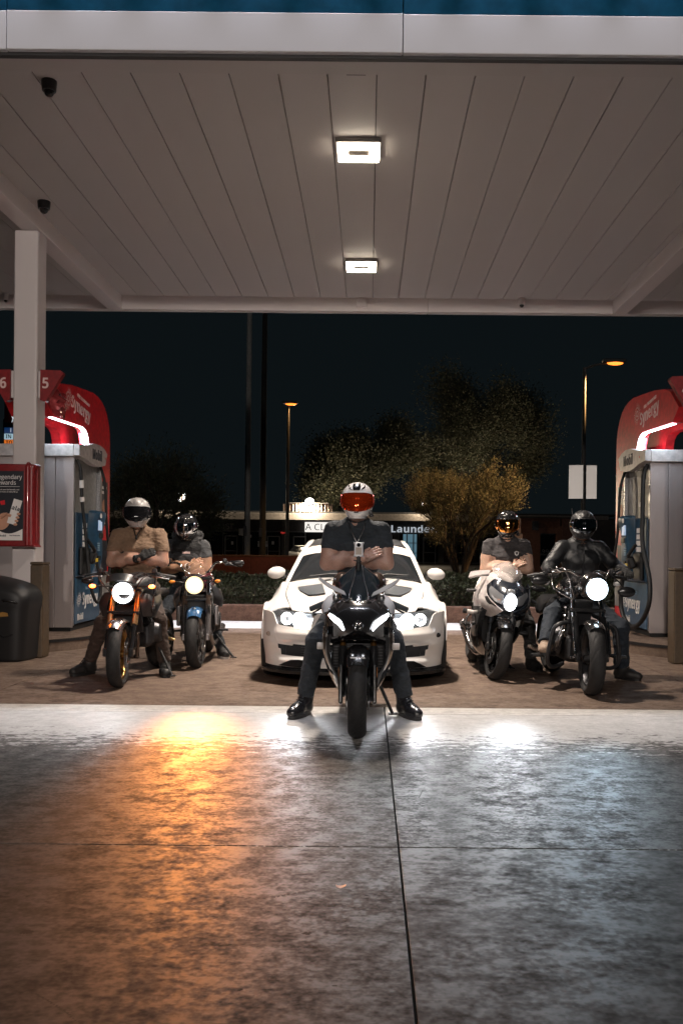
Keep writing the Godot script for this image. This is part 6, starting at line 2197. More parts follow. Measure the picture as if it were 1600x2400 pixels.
	for q in [[-0.55, -0.02, 0.62], [0.10, 0.62, 0.60]]:
		var wp := B.new()
		wp.tube([Vector3(q[0], 0.952, -0.86), Vector3((q[0] + q[1]) * 0.5, 0.985, -0.91), Vector3(q[1], 0.975, -0.90)], 0.008, 6)
		put(wp, "wiper", M.black_plastic, t)
	# tow strap and its hole at the left of the bumper
	var ts := B.new()
	ts.cyl(Vector3(-0.335, 0.452, 0.80), Vector3(-0.335, 0.452, 0.822), 0.033, 20)
	put(ts, "tow_hole", M.black, t)
	var st := B.new()
	st.grid(B.smooth([[Vector3(-0.375, 0.455, 0.835), Vector3(-0.335, 0.455, 0.845)], [Vector3(-0.372, 0.38, 0.875), Vector3(-0.33, 0.38, 0.885)], [Vector3(-0.385, 0.285, 0.885), Vector3(-0.345, 0.285, 0.895)]], 4, 1), 0.005)
	put(st, "tow_strap", M.strap_grey, t)
	# panel gaps round the bonnet: thin dark seams set into the surface
	for s in [-1.0, 1.0]:
		var seam := B.new()
		var line := []
		for r in Hd:
			line.append(Vector3(r[4].x * s, r[4].y + 0.001, r[4].z))
		seam.tube(line, 0.0035, 5, true, 4)
		put(seam, "bonnet_seam", M.black, t)

# ---------------------------------------------------------------- beyond the station
func leaves(n: int, size: float, pick: Callable, m: Material, sd: int, narrow := 0.5) -> MultiMeshInstance3D:
	var b := B.new()
	# one leaf: a folded blade
	var l := size
	var w := size * narrow
	for s in [-1.0, 1.0]:
		b.flat_quad(Vector3.ZERO, Vector3(w * 0.5 * s, l * 0.45, w * 0.18), Vector3(0, l, 0), Vector3(0, l * 0.4, 0), Vector3(0, 0, 1))
	var mm := MultiMesh.new()
	mm.transform_format = MultiMesh.TRANSFORM_3D
	mm.use_colors = true
	mm.mesh = b.mesh()
	mm.instance_count = n
	var rng := RandomNumberGenerator.new()
	rng.seed = sd
	for i in n:
		var q: Array = pick.call(rng)       # [position, outward direction]
		var d: Vector3 = (q[1] + Vector3(rng.randf_range(-1, 1), rng.randf_range(-1, 1), rng.randf_range(-1, 1)) * 0.9).normalized()
		var f := B.along(Vector3.ZERO, d)
		var bs := f.basis * Basis(Vector3.UP, rng.randf() * TAU)
		mm.set_instance_transform(i, Transform3D(bs * Basis.from_scale(Vector3.ONE * rng.randf_range(0.6, 1.25)), q[0]))
		var g := rng.randf_range(0.6, 1.25)
		mm.set_instance_color(i, Color(g * rng.randf_range(0.85, 1.15), g, g * rng.randf_range(0.8, 1.1)))
	var o := MultiMeshInstance3D.new()
	o.multimesh = mm
	o.material_override = m
	return o

func grow(b: B, a: Vector3, d: Vector3, len: float, r: float, depth: int, rng: RandomNumberGenerator, tips: Array, spread: float, lift: float) -> void:
	var pts := [a]
	var dd := d
	for i in 3:
		dd = (dd + Vector3(rng.randf_range(-1, 1), rng.randf_range(-0.4, 1) * lift, rng.randf_range(-1, 1)) * 0.16).normalized()
		pts.append(pts[-1] + dd * len / 3.0)
	b.tube(pts, [r, r * 0.88, r * 0.76, r * 0.62], 6 if depth > 1 else 5, false)
	if depth <= 2:
		for p in pts.slice(1):
			tips.append([p, dd])
	if depth == 0:
		return
	var kids := 3 if depth > 1 else 4
	for i in kids:
		var az := TAU * (i + rng.randf()) / kids
		var side := dd.cross(Vector3.UP if absf(dd.y) < 0.9 else Vector3.RIGHT).normalized()
		var n := (dd + (side * cos(az) + side.cross(dd) * sin(az)) * spread * rng.randf_range(0.7, 1.2) + Vector3(0, lift * 0.3, 0)).normalized()
		grow(b, pts[-1] if i < 2 else pts[2], n, len * rng.randf_range(0.62, 0.85), r * 0.58, depth - 1, rng, tips, spread, lift)

func tree(label: String, at: Vector3, stems: int, len: float, r: float, depth: int, spread: float, lift: float, count: int, leaf: float, puff: float, m: Material, sd: int, narrow := 0.5, sway := Vector3.ZERO) -> void:
	var t := thing("tree", label, "tree", at, 0.0, "trees beyond the forecourt")
	var rng := RandomNumberGenerator.new()
	rng.seed = sd
	var b := B.new()
	var tips := []
	for i in stems:
		var az := TAU * i / stems + rng.randf()
		var d := Vector3(cos(az) * (0.35 if stems > 1 else 0.05), 1, sin(az) * (0.35 if stems > 1 else 0.05)) + sway
		grow(b, Vector3(cos(az), 0, sin(az)) * r * (0.8 if stems > 1 else 0.0), d.normalized(), len * rng.randf_range(0.85, 1.1), r, depth, rng, tips, spread, lift)
	put(b, "trunk", M.bark, t)
	var o := leaves(count, leaf, func(g: RandomNumberGenerator) -> Array:
		var q: Array = tips[g.randi() % tips.size()]
		var off := Vector3(g.randfn(), g.randfn(), g.randfn()) * puff
		return [q[0] + off, (q[1] * 0.8 + off.normalized() * 0.5)], m, sd + 1, narrow)
	o.name = "crown"
	o.set_meta("kind", "stuff")
	t.add_child(o, true)

func build_hedge() -> void:
	var k := B.new()
	k.box(Vector3(0, 0.13, -15.52), Vector3(26, 0.30, 0.16), 0.02)
	ground_piece(k, "planter_kerb", M.kerb)
	var soil := B.new()
	soil.box(Vector3(0, 0.10, -17.3), Vector3(26, 0.20, 3.4), 0.03)
	ground_piece(soil, "soil", M.soil)
	var k2 := B.new()
	k2.box(Vector3(0, 0.10, -19.1), Vector3(26, 0.22, 0.16), 0.02)
	ground_piece(k2, "rear_kerb", M.kerb)
	var t := thing("hedge", "low dark clipped hedge in the planter behind the coupe", "hedge", Vector3(0, 0.18, -16.4))
	var tw := B.new()
	var rng := RandomNumberGenerator.new()
	rng.seed = 77
	for i in 180:
		var a := Vector3(rng.randf_range(-12.5, 12.5), 0, rng.randf_range(-0.5, 0.5))
		for j in 2:
			tw.tube([a, a + Vector3(rng.randf_range(-0.25, 0.25), rng.randf_range(0.35, 0.65), rng.randf_range(-0.25, 0.25))], [0.012, 0.004], 4, false)
	put(tw, "stem", M.bark, t)
	var hump := FastNoiseLite.new()
	hump.seed = 4
	hump.frequency = 0.9
	var o := leaves(52000, 0.062, func(g: RandomNumberGenerator) -> Array:
		var x := g.randf_range(-12.8, 12.8)
		var u := g.randf_range(-1, 1)
		var z := u * 0.72
		var top := 0.60 + 0.12 * hump.get_noise_2d(x, 0.0) + 0.07 * hump.get_noise_2d(x * 3.0, z * 4.0) - 0.22 * u * u
		var y := top * (1.0 - pow(g.randf(), 2.2) * 0.95)
		return [Vector3(x, y, z + g.randfn() * 0.04), Vector3(u * 0.7, 0.8, 0.5 * signf(u))], M.leaf_hedge, 41, 0.55)
	o.name = "foliage"
	o.set_meta("kind", "stuff")
	t.add_child(o, true)

func street_lamp(label: String, at: Vector3, h: float, r: float, arm: float, energy: float) -> void:
	var t := thing("street_lamp", label, "street lamp", at, 0.0, "orange street lamps beyond the station")
	var b := B.new()
	b.tube([Vector3(0, 0, 0), Vector3(0, h * 0.5, 0), Vector3(0, h, 0)], [r * 1.25, r, r * 0.8], 12)
	b.cyl(Vector3.ZERO, Vector3(0, 0.12, 0), r * 2.2, 12)
	if arm > 0.2:
		b.tube([Vector3(0, h - 0.06, 0), Vector3(arm * 0.4, h + 0.10, 0), Vector3(arm, h + 0.16, 0)], r * 0.55, 8, true, 4)
	put(b, "pole", M.lamp_pole, t)
	var y := h + (0.16 if arm > 0.2 else 0.12)
	var hd := B.new()
	hd.box(Vector3(arm + 0.10, y + 0.07, 0.12 if arm > 0.2 else 0.0), Vector3(0.85, 0.14, 0.34), 0.06)
	var head := put(hd, "lamp_head", M.lamp_pole, t)
	var e := B.new()
	e.ball(Vector3(arm + 0.14, y - 0.01, 0.12 if arm > 0.2 else 0.0), Vector3(0.30, 0.075, 0.14), 8, 16)
	put(e, "lamp_lens", M.glow_sodium, head)
	var l := SpotLight3D.new()
	l.name = "lamp_light"
	l.light_energy = energy
	l.light_color = Color(1.0, 0.76, 0.48)
	l.light_size = 0.15
	l.spot_angle = 27.0 if arm > 0.2 else 50.0
	l.spot_angle_attenuation = 0.6
	l.spot_range = 60.0
	l.spot_attenuation = 2.0
	l.shadow_enabled = true
	l.position = Vector3(arm + 0.14, y - 0.12, 0.12 if arm > 0.2 else 0.0)
	l.basis = Basis.looking_at(Vector3(-0.95, -0.92, -0.45) if arm > 0.2 else Vector3(0.5, -1, -0.3), Vector3.UP)
	t.add_child(l)

func build_street() -> void:
	street_lamp("tall street lamp on straight pole between utility poles and shop sign", Vector3(-4.33, 0, -48), 8.85, 0.085, 0.0, 50.0)
	street_lamp("street lamp with right-reaching arm and white plates on its pole", Vector3(7.9, 0, -33), 8.0, 0.075, 0.95, 200.0)
	for q in [[-6.2, 0.135, 46.0, "thicker pale utility pole left of the street lamp"], [-6.0, 0.16, 51.0, "dark utility pole just right of the pale one"]]:
		var t := thing("utility_pole", q[3], "pole", Vector3(q[0], 0, -q[2]), 0.0, "utility poles beyond the hedge")
		var b := B.new()
		b.tube([Vector3(0, 0, 0), Vector3(0, 8, 0), Vector3(0.03, 16, 0)], [q[1] * 1.15, q[1], q[1] * 0.85], 14)
		put(b, "pole", M.pole_wood if q[1] > 0.14 else M.pole_grey, t)
		var c := B.new()
		c.box(Vector3(-0.1, 2.1, q[1]), Vector3(0.18, 0.5, 0.12), 0.02)
		c.tube([Vector3(-0.1, 2.3, q[1]), Vector3(-0.1, 6.5, q[1])], 0.03, 6)
		put(c, "conduit", M.dark_steel, t)
	for q in [[7.60, 0.52, "wider white road sign back left of the lamp pole"], [8.17, 0.38, "narrower white road sign back right of the lamp pole"]]:
		var t := thing("sign_plate", q[2], "sign", Vector3(q[0], 3.16, -32.9), 0.0, "white plates on the lamp pole")
		var b := B.new()
		b.box(Vector3(0, 0.62, 0), Vector3(q[1], 1.24, 0.02), 0.008)
		put(b, "plate", M.sign_white, t)
		t.rotation.y = -0.19
		var c := B.new()
		for y in [0.3, 0.95]:
			c.box(Vector3((7.9 - q[0]) * 0.5, y, -0.02), Vector3(absf(7.9 - q[0]) + 0.1, 0.05, 0.02), 0.005)
		put(c, "bracket", M.dark_steel, t)
	# low brick-red wall along the far car park
	var w := thing("low_wall", "low dark red wall in front of the shops", "wall", Vector3(-9, 0, -42))
	for i in 20:
		var b := B.new()
		b.box(Vector3(-14 + i * 1.21, 0.42, 0), Vector3(1.2, 0.84, 0.3), 0.015)
		put(b, "wall_panel", M.red_brick, w)
	var cp := B.new()
	cp.box(Vector3(-2.5, 0.87, 0), Vector3(24.3, 0.07, 0.38), 0.012)
	put(cp, "coping", M.kerb, w)
	# parked saloon in front of the shops
	var car := thing("parked_car", "silver parked saloon in front of the shops left of the coupe", "car", Vector3(-5.0, 0, -70.0), 0.35)
	var bd := B.new()
	var P := []
	for q in [[2.1, 0.40, 0.62, 0.70], [1.9, 0.30, 0.78, 0.84], [1.0, 0.25, 0.86, 0.90], [0.0, 0.24, 0.92, 0.92], [-1.2, 0.25, 0.94, 0.91], [-2.1, 0.35, 0.92, 0.80]]:
		P.append([Vector3(-q[3], q[1], q[0]), Vector3(-q[3], q[2] - 0.1, q[0]), Vector3(-q[3] + 0.12, q[2], q[0]), Vector3(q[3] - 0.12, q[2], q[0]), Vector3(q[3], q[2] - 0.1, q[0]), Vector3(q[3], q[1], q[0])])
	bd.grid(B.smooth(P, 3, 2), 0.02)
	put(bd, "car_body", M.silver, car)
	var gh := B.new()
	P = []
	for q in [[1.0, 0.88, 0.76], [0.2, 1.36, 0.58], [-0.9, 1.40, 0.58], [-1.8, 0.94, 0.74]]:
		P.append([Vector3(-q[2] - 0.04, minf(q[1], 0.9), q[0]), Vector3(-q[2], q[1] - 0.03, q[0]), Vector3(-q[2] + 0.1, q[1], q[0]), Vector3(q[2] - 0.1, q[1], q[0]), Vector3(q[2], q[1] - 0.03, q[0]), Vector3(q[2] + 0.04, minf(q[1], 0.9), q[0])])
	gh.grid(P)
	put(gh, "cabin_glass", M.dark_glass2, car)
	var rf := B.new()
	rf.grid([[Vector3(-0.5, 1.385, 0.18), Vector3(0.5, 1.385, 0.18)], [Vector3(-0.5, 1.425, -0.9), Vector3(0.5, 1.425, -0.9)]], 0.02)
	put(rf, "roof", M.silver, car)
	for s in [-1.0, 1.0]:
		var lb := B.new()
		lb.ball(Vector3(0.58 * s, 0.66, 2.0), Vector3(0.18, 0.08, 0.10), 8, 12)
		put(lb, "headlight", M.lens_bright, car)
		for z in [1.35, -1.35]:
			var ty := B.new()
			ty.cyl(Vector3(0.68 * s, 0.32, z), Vector3(0.90 * s, 0.32, z), 0.32, 24)
			put(ty, "wheel", M.tyre, car)

func shop_front(t: Node3D, x0: float, x1: float, z: float, door_at: float) -> void:
	# glazing between the piers: a door and panes in dark frames
	var fr := B.new()
	fr.box(Vector3((x0 + x1) * 0.5, 2.62, z), Vector3(x1 - x0, 0.10, 0.12), 0.01)
	var f := put(fr, "shop_frame", M.frame_grey, t)
	var lo := B.new()
	lo.box(Vector3((x0 + x1) * 0.5, 0.08, z), Vector3(x1 - x0, 0.12, 0.12), 0.01)
	put(lo, "bottom_rail", M.frame_grey, f)
	var n := maxi(2, int((x1 - x0) / 1.3))
	for i in n + 1:
		var m := B.new()
		m.box(Vector3(lerpf(x0, x1, i / float(n)), 1.35, z + 0.002), Vector3(0.07, 2.44, 0.10), 0.01)
		put(m, "mullion", M.frame_grey, f)
	for i in n:
		var p := B.new()
		var a := lerpf(x0, x1, i / float(n)) + 0.035
		var e := lerpf(x0, x1, (i + 1) / float(n)) - 0.035
		p.box(Vector3((a + e) * 0.5, 1.35, z - 0.03), Vector3(e - a, 2.44, 0.02))
		put(p, "pane", M.shop_glass, f)
	var d := B.new()
	for q in [[-0.5, 1.1, 0.09, 2.2], [0.5, 1.1, 0.09, 2.2], [0, 2.2, 1.09, 0.09], [0, 0.95, 1.0, 0.06]]:
		d.box(Vector3(door_at + q[0], q[1], z + 0.06), Vector3(q[2], q[3], 0.05), 0.01)
	put(d, "door", M.frame_pale, t)

func build_shops() -> void:
	var t := thing("shop_row", "long low row of dark shops with a pale roof band and small signs", "building", Vector3(0, 0, -76))
	var w := B.new()
	w.box(Vector3(-2, 2.0, -5.2), Vector3(52, 4.0, 10))
	put(w, "wall", M.shop_wall, t)
	var rb := B.new()
	rb.box(Vector3(-3.0, 3.86, 1.2), Vector3(46, 0.56, 0.25), 0.02)
	put(rb, "roof_band", M.stucco, t)
	var so := B.new()
	so.box(Vector3(-3.0, 3.56, 0.45), Vector3(46, 0.06, 1.3), 0.01)
	put(so, "soffit", M.shop_wall, t)
	var rf := B.new()
	rf.box(Vector3(-2, 4.22, -4.2), Vector3(46, 0.16, 10.4), 0.02)
	put(rf, "roof", M.dark_paint, t)
	for q in [[-26.0, -21.0, -23.5], [-20.4, -14.6, -18.0], [-14.0, -10.6, -11.6], [-10.0, -7.3, -8.0], [-6.9, -2.2, -5.8], [-1.8, 2.2, -0.5], [2.6, 6.0, 5.2], [6.4, 11.0, 8.0]]:
		shop_front(t, q[0], q[1], -0.12, q[2])
	for x in [-20.7, -14.3, -10.3, -7.1, -2.0, 2.4, 6.2]:
		var p := B.new()
		p.box(Vector3(x, 1.8, -0.05), Vector3(0.34, 3.5, 0.4), 0.02)
		put(p, "pier", M.stucco_dark, t)
	# signs over the doors
	var s1 := B.new()
	s1.box(Vector3(-12.2, 3.02, 0.12), Vector3(2.9, 0.62, 0.12), 0.02)
	var sg := put(s1, "sign_board", M.sign_dark, t)
	words("ROMSI", 0.46, Vector3(-12.6, 3.02, 0.19), Basis.IDENTITY, M.sign_grey, sg, false, 1.2)
	words("A CLEANERS", 0.56, Vector3(-3.0, 3.02, 0.305), Basis.IDENTITY, M.print_navy, t, false, 1.1)
	var s2 := B.new()
	s2.box(Vector3(-3.0, 3.02, 0.2), Vector3(4.7, 0.84, 0.2), 0.03)
	put(s2, "lit_sign", M.glow_sign, t)
	words("The Launder.", 0.60, Vector3(2.95, 2.92, 0.30), Basis.IDENTITY, M.glow_letters, t, true, 1.15)
	var nt := B.new()
	nt.box(Vector3(-8.9, 1.55, 0.0), Vector3(0.86, 0.46, 0.03), 0.006)
	nt.box(Vector3(-8.05, 1.65, 0.0), Vector3(0.22, 0.28, 0.03), 0.006)
	nt.box(Vector3(-11.5, 1.6, 0.0), Vector3(0.20, 0.28, 0.03), 0.006)
	nt.box(Vector3(-14.6, 2.65, 0.35), Vector3(1.4, 0.5, 0.04), 0.006)
	nt.box(Vector3(-14.9, 2.1, 0.35), Vector3(0.7, 0.9, 0.04), 0.006)
	nt.box(Vector3(-10.75, 2.55, 0.2), Vector3(0.34, 0.60, 0.04), 0.006)
	nt.box(Vector3(-9.95, 2.2, 0.2), Vector3(0.22, 0.24, 0.03), 0.006)
	put(nt, "window_notice", M.notice_white, t)
	words("FOR LEASE", 0.16, Vector3(-8.9, 1.62, 0.02), Basis.IDENTITY, M.print_navy, t, true, 0.8)
	words("Open", 0.14, Vector3(-7.15, 2.52, 0.16), Basis.IDENTITY, M.glow_red, t)
	# lit shop inside
	var li := B.new()
	li.box(Vector3(3.55, 1.45, -0.10), Vector3(1.15, 2.1, 0.02))
	put(li, "lit_window", M.glow_window, t)
	var ml := B.new()
	for x in [3.3, 3.85]:
		ml.box(Vector3(x, 1.45, -0.06), Vector3(0.10, 2.2, 0.05))
	for y in [0.9, 1.75]:
		ml.box(Vector3(3.55, y, -0.058), Vector3(1.2, 0.07, 0.05))
	put(ml, "window_bar", M.frame_pale, t)
	# boarded parapet with the wall lamp
	for i in 15:
		var b := B.new()
		var a := lerpf(-1.0, 1.0, i / 14.0)
		b.box(Vector3(-5.1 + a * 1.95, 4.62, 1.05 - 0.8 * absf(a) * absf(a)), Vector3(0.24, 0.66, 0.07), 0.012, Basis(Vector3.UP, -a * 0.6))
		put(b, "parapet_board", M.board_pale, t)
	var cap := B.new()
	cap.box(Vector3(-5.1, 4.99, 0.75), Vector3(3.6, 0.07, 0.9), 0.02)
	put(cap, "parapet_cap", M.shop_wall, t)
	wall_lamp(Vector3(-4.9, 5.06, -74.72), "bright white wall lamp above the boarded parapet of the shops", 90.0, 0.36)
	wall_lamp(Vector3(-15.6, 5.3, -74.9), "white lamp shining through the left tree", 110.0, 0.5)
	wall_lamp(Vector3(4.6, 4.9, -74.6), "small white lamp seen through the middle of the orange-lit tree", 14.0, 0.16)
	# brick shop on the right, nearer
	var r := thing("brick_shop", "brown brick shop with dark windows at the right behind the white sports motorcycle", "building", Vector3(11.2, 0, -50))
	var bw := B.new()
	bw.box(Vector3(-2.1, 1.1, -2.0), Vector3(1.0, 2.2, 4), 0.01)
	bw.box(Vector3(-1.6, 2.62, -2.02), Vector3(2.2, 0.86, 4.0), 0.01)
	bw.box(Vector3(-0.55, 1.3, -2.01), Vector3(0.35, 2.6, 4.0), 0.01)
	put(bw, "brick_wall", M.brick, r)
	var bw2 := B.new()
	bw2.box(Vector3(0.1, 1.5, -2.2), Vector3(0.95, 3.06, 4.0), 0.01)
	put(bw2, "brick_pier", M.brick, r)
	var bw3 := B.new()
	bw3.box(Vector3(4.2, 1.5, -2.6), Vector3(7.2, 3.0, 4.0), 0.01)
	put(bw3, "side_wall", M.shop_wall, r)
	var gl := B.new()
	gl.box(Vector3(-1.2, 1.25, -0.3), Vector3(1.0, 1.9, 0.03))
	put(gl, "window", M.shop_glass, r)
	var gf := B.new()
	for y in [0.3, 1.0, 2.18]:
		gf.box(Vector3(-1.2, y, -0.26), Vector3(1.0, 0.06, 0.06))
	put(gf, "window_frame", M.frame_grey, r)
	words("1.9946", 0.24, Vector3(-1.22, 1.18, -0.27), Basis.IDENTITY, M.sign_grey, r, false, 1.1)
	var vent := B.new()
	vent.box(Vector3(-1.9, 2.62, 0.02), Vector3(0.36, 0.5, 0.06), 0.01)
	put(vent, "wall_vent", M.dark_steel, r)
	var cp := B.new()
	cp.box(Vector3(-1.3, 3.09, -2.0), Vector3(3.0, 0.10, 4.1), 0.02)
	put(cp, "coping", M.stucco_dark, r)

func wall_lamp(at: Vector3, label: String, energy: float, r: float) -> void:
	var t := thing("wall_lamp", label, "lamp", at, 0.0, "white lamps on the shops")
	var b := B.new()
	b.box(Vector3(0, 0.1, -0.15), Vector3(0.5, 0.34, 0.24), 0.04)
	b.tube([Vector3(0, -0.1, -0.2), Vector3(0, -0.4, -0.35)], 0.05, 8)
	put(b, "lamp_housing", M.dark_steel, t)
	var e := B.new()
	e.ball(Vector3(0, 0.08, 0.0), Vector3(r, r * 0.75, 0.12), 10, 16)
	put(e, "lamp_lens", M.glow_white, t)
	var l := OmniLight3D.new()
	l.name = "lamp_light"
	l.light_energy = energy
	l.light_color = Color(1.0, 0.90, 0.76)
	l.light_size = 0.15
	l.omni_range = 60.0
	l.omni_attenuation = 2.0
	l.shadow_enabled = true
	l.position = Vector3(0, 0.06, 0.32)
	t.add_child(l)

func totem() -> void:
	var t := thing("price_totem", "tall lit station sign with stacked panels behind the left column", "sign", Vector3(-12.35, 0, -30))
	var f := B.new()
	f.box(Vector3(0.72, 3.2, -0.14), Vector3(1.3, 4.6, 0.16), 0.04)
	for s in [-1.0, 1.0]:
		f.box(Vector3(0.5 * s - 0.1, 0.5, -0.1), Vector3(0.16, 1.0, 0.16), 0.02)
	put(f, "sign_frame", M.dark_paint, t)
	var top := B.new()
	top.prism([Vector2(-0.62, 5.38), Vector2(0.0, 5.22), Vector2(0.62, 5.38), Vector2(0.62, 6.0), Vector2(-0.62, 6.03)], 0.14, Transform3D(Basis.IDENTITY, Vector3(0.80, 0, 0)))
	put(top, "red_panel", M.red_dark, t)
	words("(8)", 0.36, Vector3(0.68, 5.72, 0.08), Basis.IDENTITY, M.glow_letters, t)
	words("AUTO", 0.17, Vector3(0.70, 5.44, 0.08), Basis.IDENTITY, M.glow_letters, t, true, 0.9)
	var rows := [["i CLE", M.glow_blue_panel, M.glow_letters], ["IN SOCC", M.glow_panel, M.print_navy], ["TOP ALL", M.glow_amber_panel, M.print_navy], ["SOFT CO", M.glow_panel, M.print_navy], ["Annie", M.sign_dark, M.red], ["EL STRE", M.glow_panel, M.print_navy]]
	for i in rows.size():
		var b := B.new()
		var y := 5.10 - 0.205 * i
		b.box(Vector3(0.66, y, 0.0), Vector3(1.0, 0.19, 0.06), 0.01)
		var p := put(b, "lit_panel", rows[i][1], t)
		words(rows[i][0], 0.13, Vector3(0.56, y, 0.032), Basis.IDENTITY, rows[i][2], p, true, 1.0)

func floodlight(at: Vector3, label: String) -> void:
	var t := thing("flood_lamp", label, "lamp", at, 0.0, "flood lamps facing the station")
	var b := B.new()
	b.tube([Vector3(0, 0, 0.2), Vector3(0, 5.0, 0.2)], 0.06, 12)
	put(b, "pole", M.lamp_pole, t)
	var h := B.new()
	h.box(Vector3(0, 4.8, 0.09), Vector3(0.74, 0.44, 0.14), 0.03)
	var hd := put(h, "lamp_head", M.lamp_pole, t)
	var e := B.new()
	e.box(Vector3(0, 4.8, 0.012), Vector3(0.66, 0.36, 0.02), 0.006)
	put(e, "lamp_lens", M.glow_canopy, hd)
	var l := AreaLight3D.new()
	l.name = "light"
	l.area_size = Vector2(0.64, 0.34)
	l.area_normalize_energy = true
	l.light_energy = FLOOD
	l.light_color = Color(1.0, 0.95, 0.91)
	l.area_range = 60.0
	l.shadow_enabled = true
	l.position = Vector3(0, 4.8, -0.01)
	t.add_child(l)

func light_bar(at: Vector3, back: float, energy: float, label: String) -> void:
	var t := thing("light_bar", label, "lamp", at, 0.0, "lamp bars on the canopy edges")
	var b := B.new()
	b.box(Vector3(0, 0.03, 0), Vector3(13.0, 0.06, 0.06), 0.012)
	for i in 7:
		b.tube([Vector3(-6 + 2.0 * i, 0.04, 0), Vector3(-6 + 2.0 * i, 0.06, -0.12 * back), Vector3(-6 + 2.0 * i, -0.48, -0.14 * back)], 0.014, 6)
	put(b, "lamp_housing", M.dark_steel, t)
	for i in 22:
		var x := -6.3 + 0.6 * i
		var e := B.new()
		e.box(Vector3(x, -0.004, 0), Vector3(0.10, 0.012, 0.045), 0.004)
		put(e, "lamp_lens", M.glow_white, t)
		var l := SpotLight3D.new()
		l.name = "wash_light"
		l.light_energy = energy
		l.light_color = Color(0.94, 0.95, 1.0)
		l.light_size = 0.03
		l.spot_angle = 20.0
		l.spot_angle_attenuation = 1.0
		l.spot_range = 20.0
		l.spot_attenuation = 2.0
		l.shadow_enabled = true
		l.position = Vector3(x, -0.05, 0)
		l.rotation.x = -PI / 2
		t.add_child(l, true)

# ---------------------------------------------------------------- assembly
const FLOOD := 64.0
const WASH := 3.6
const CANOPY := 60.0

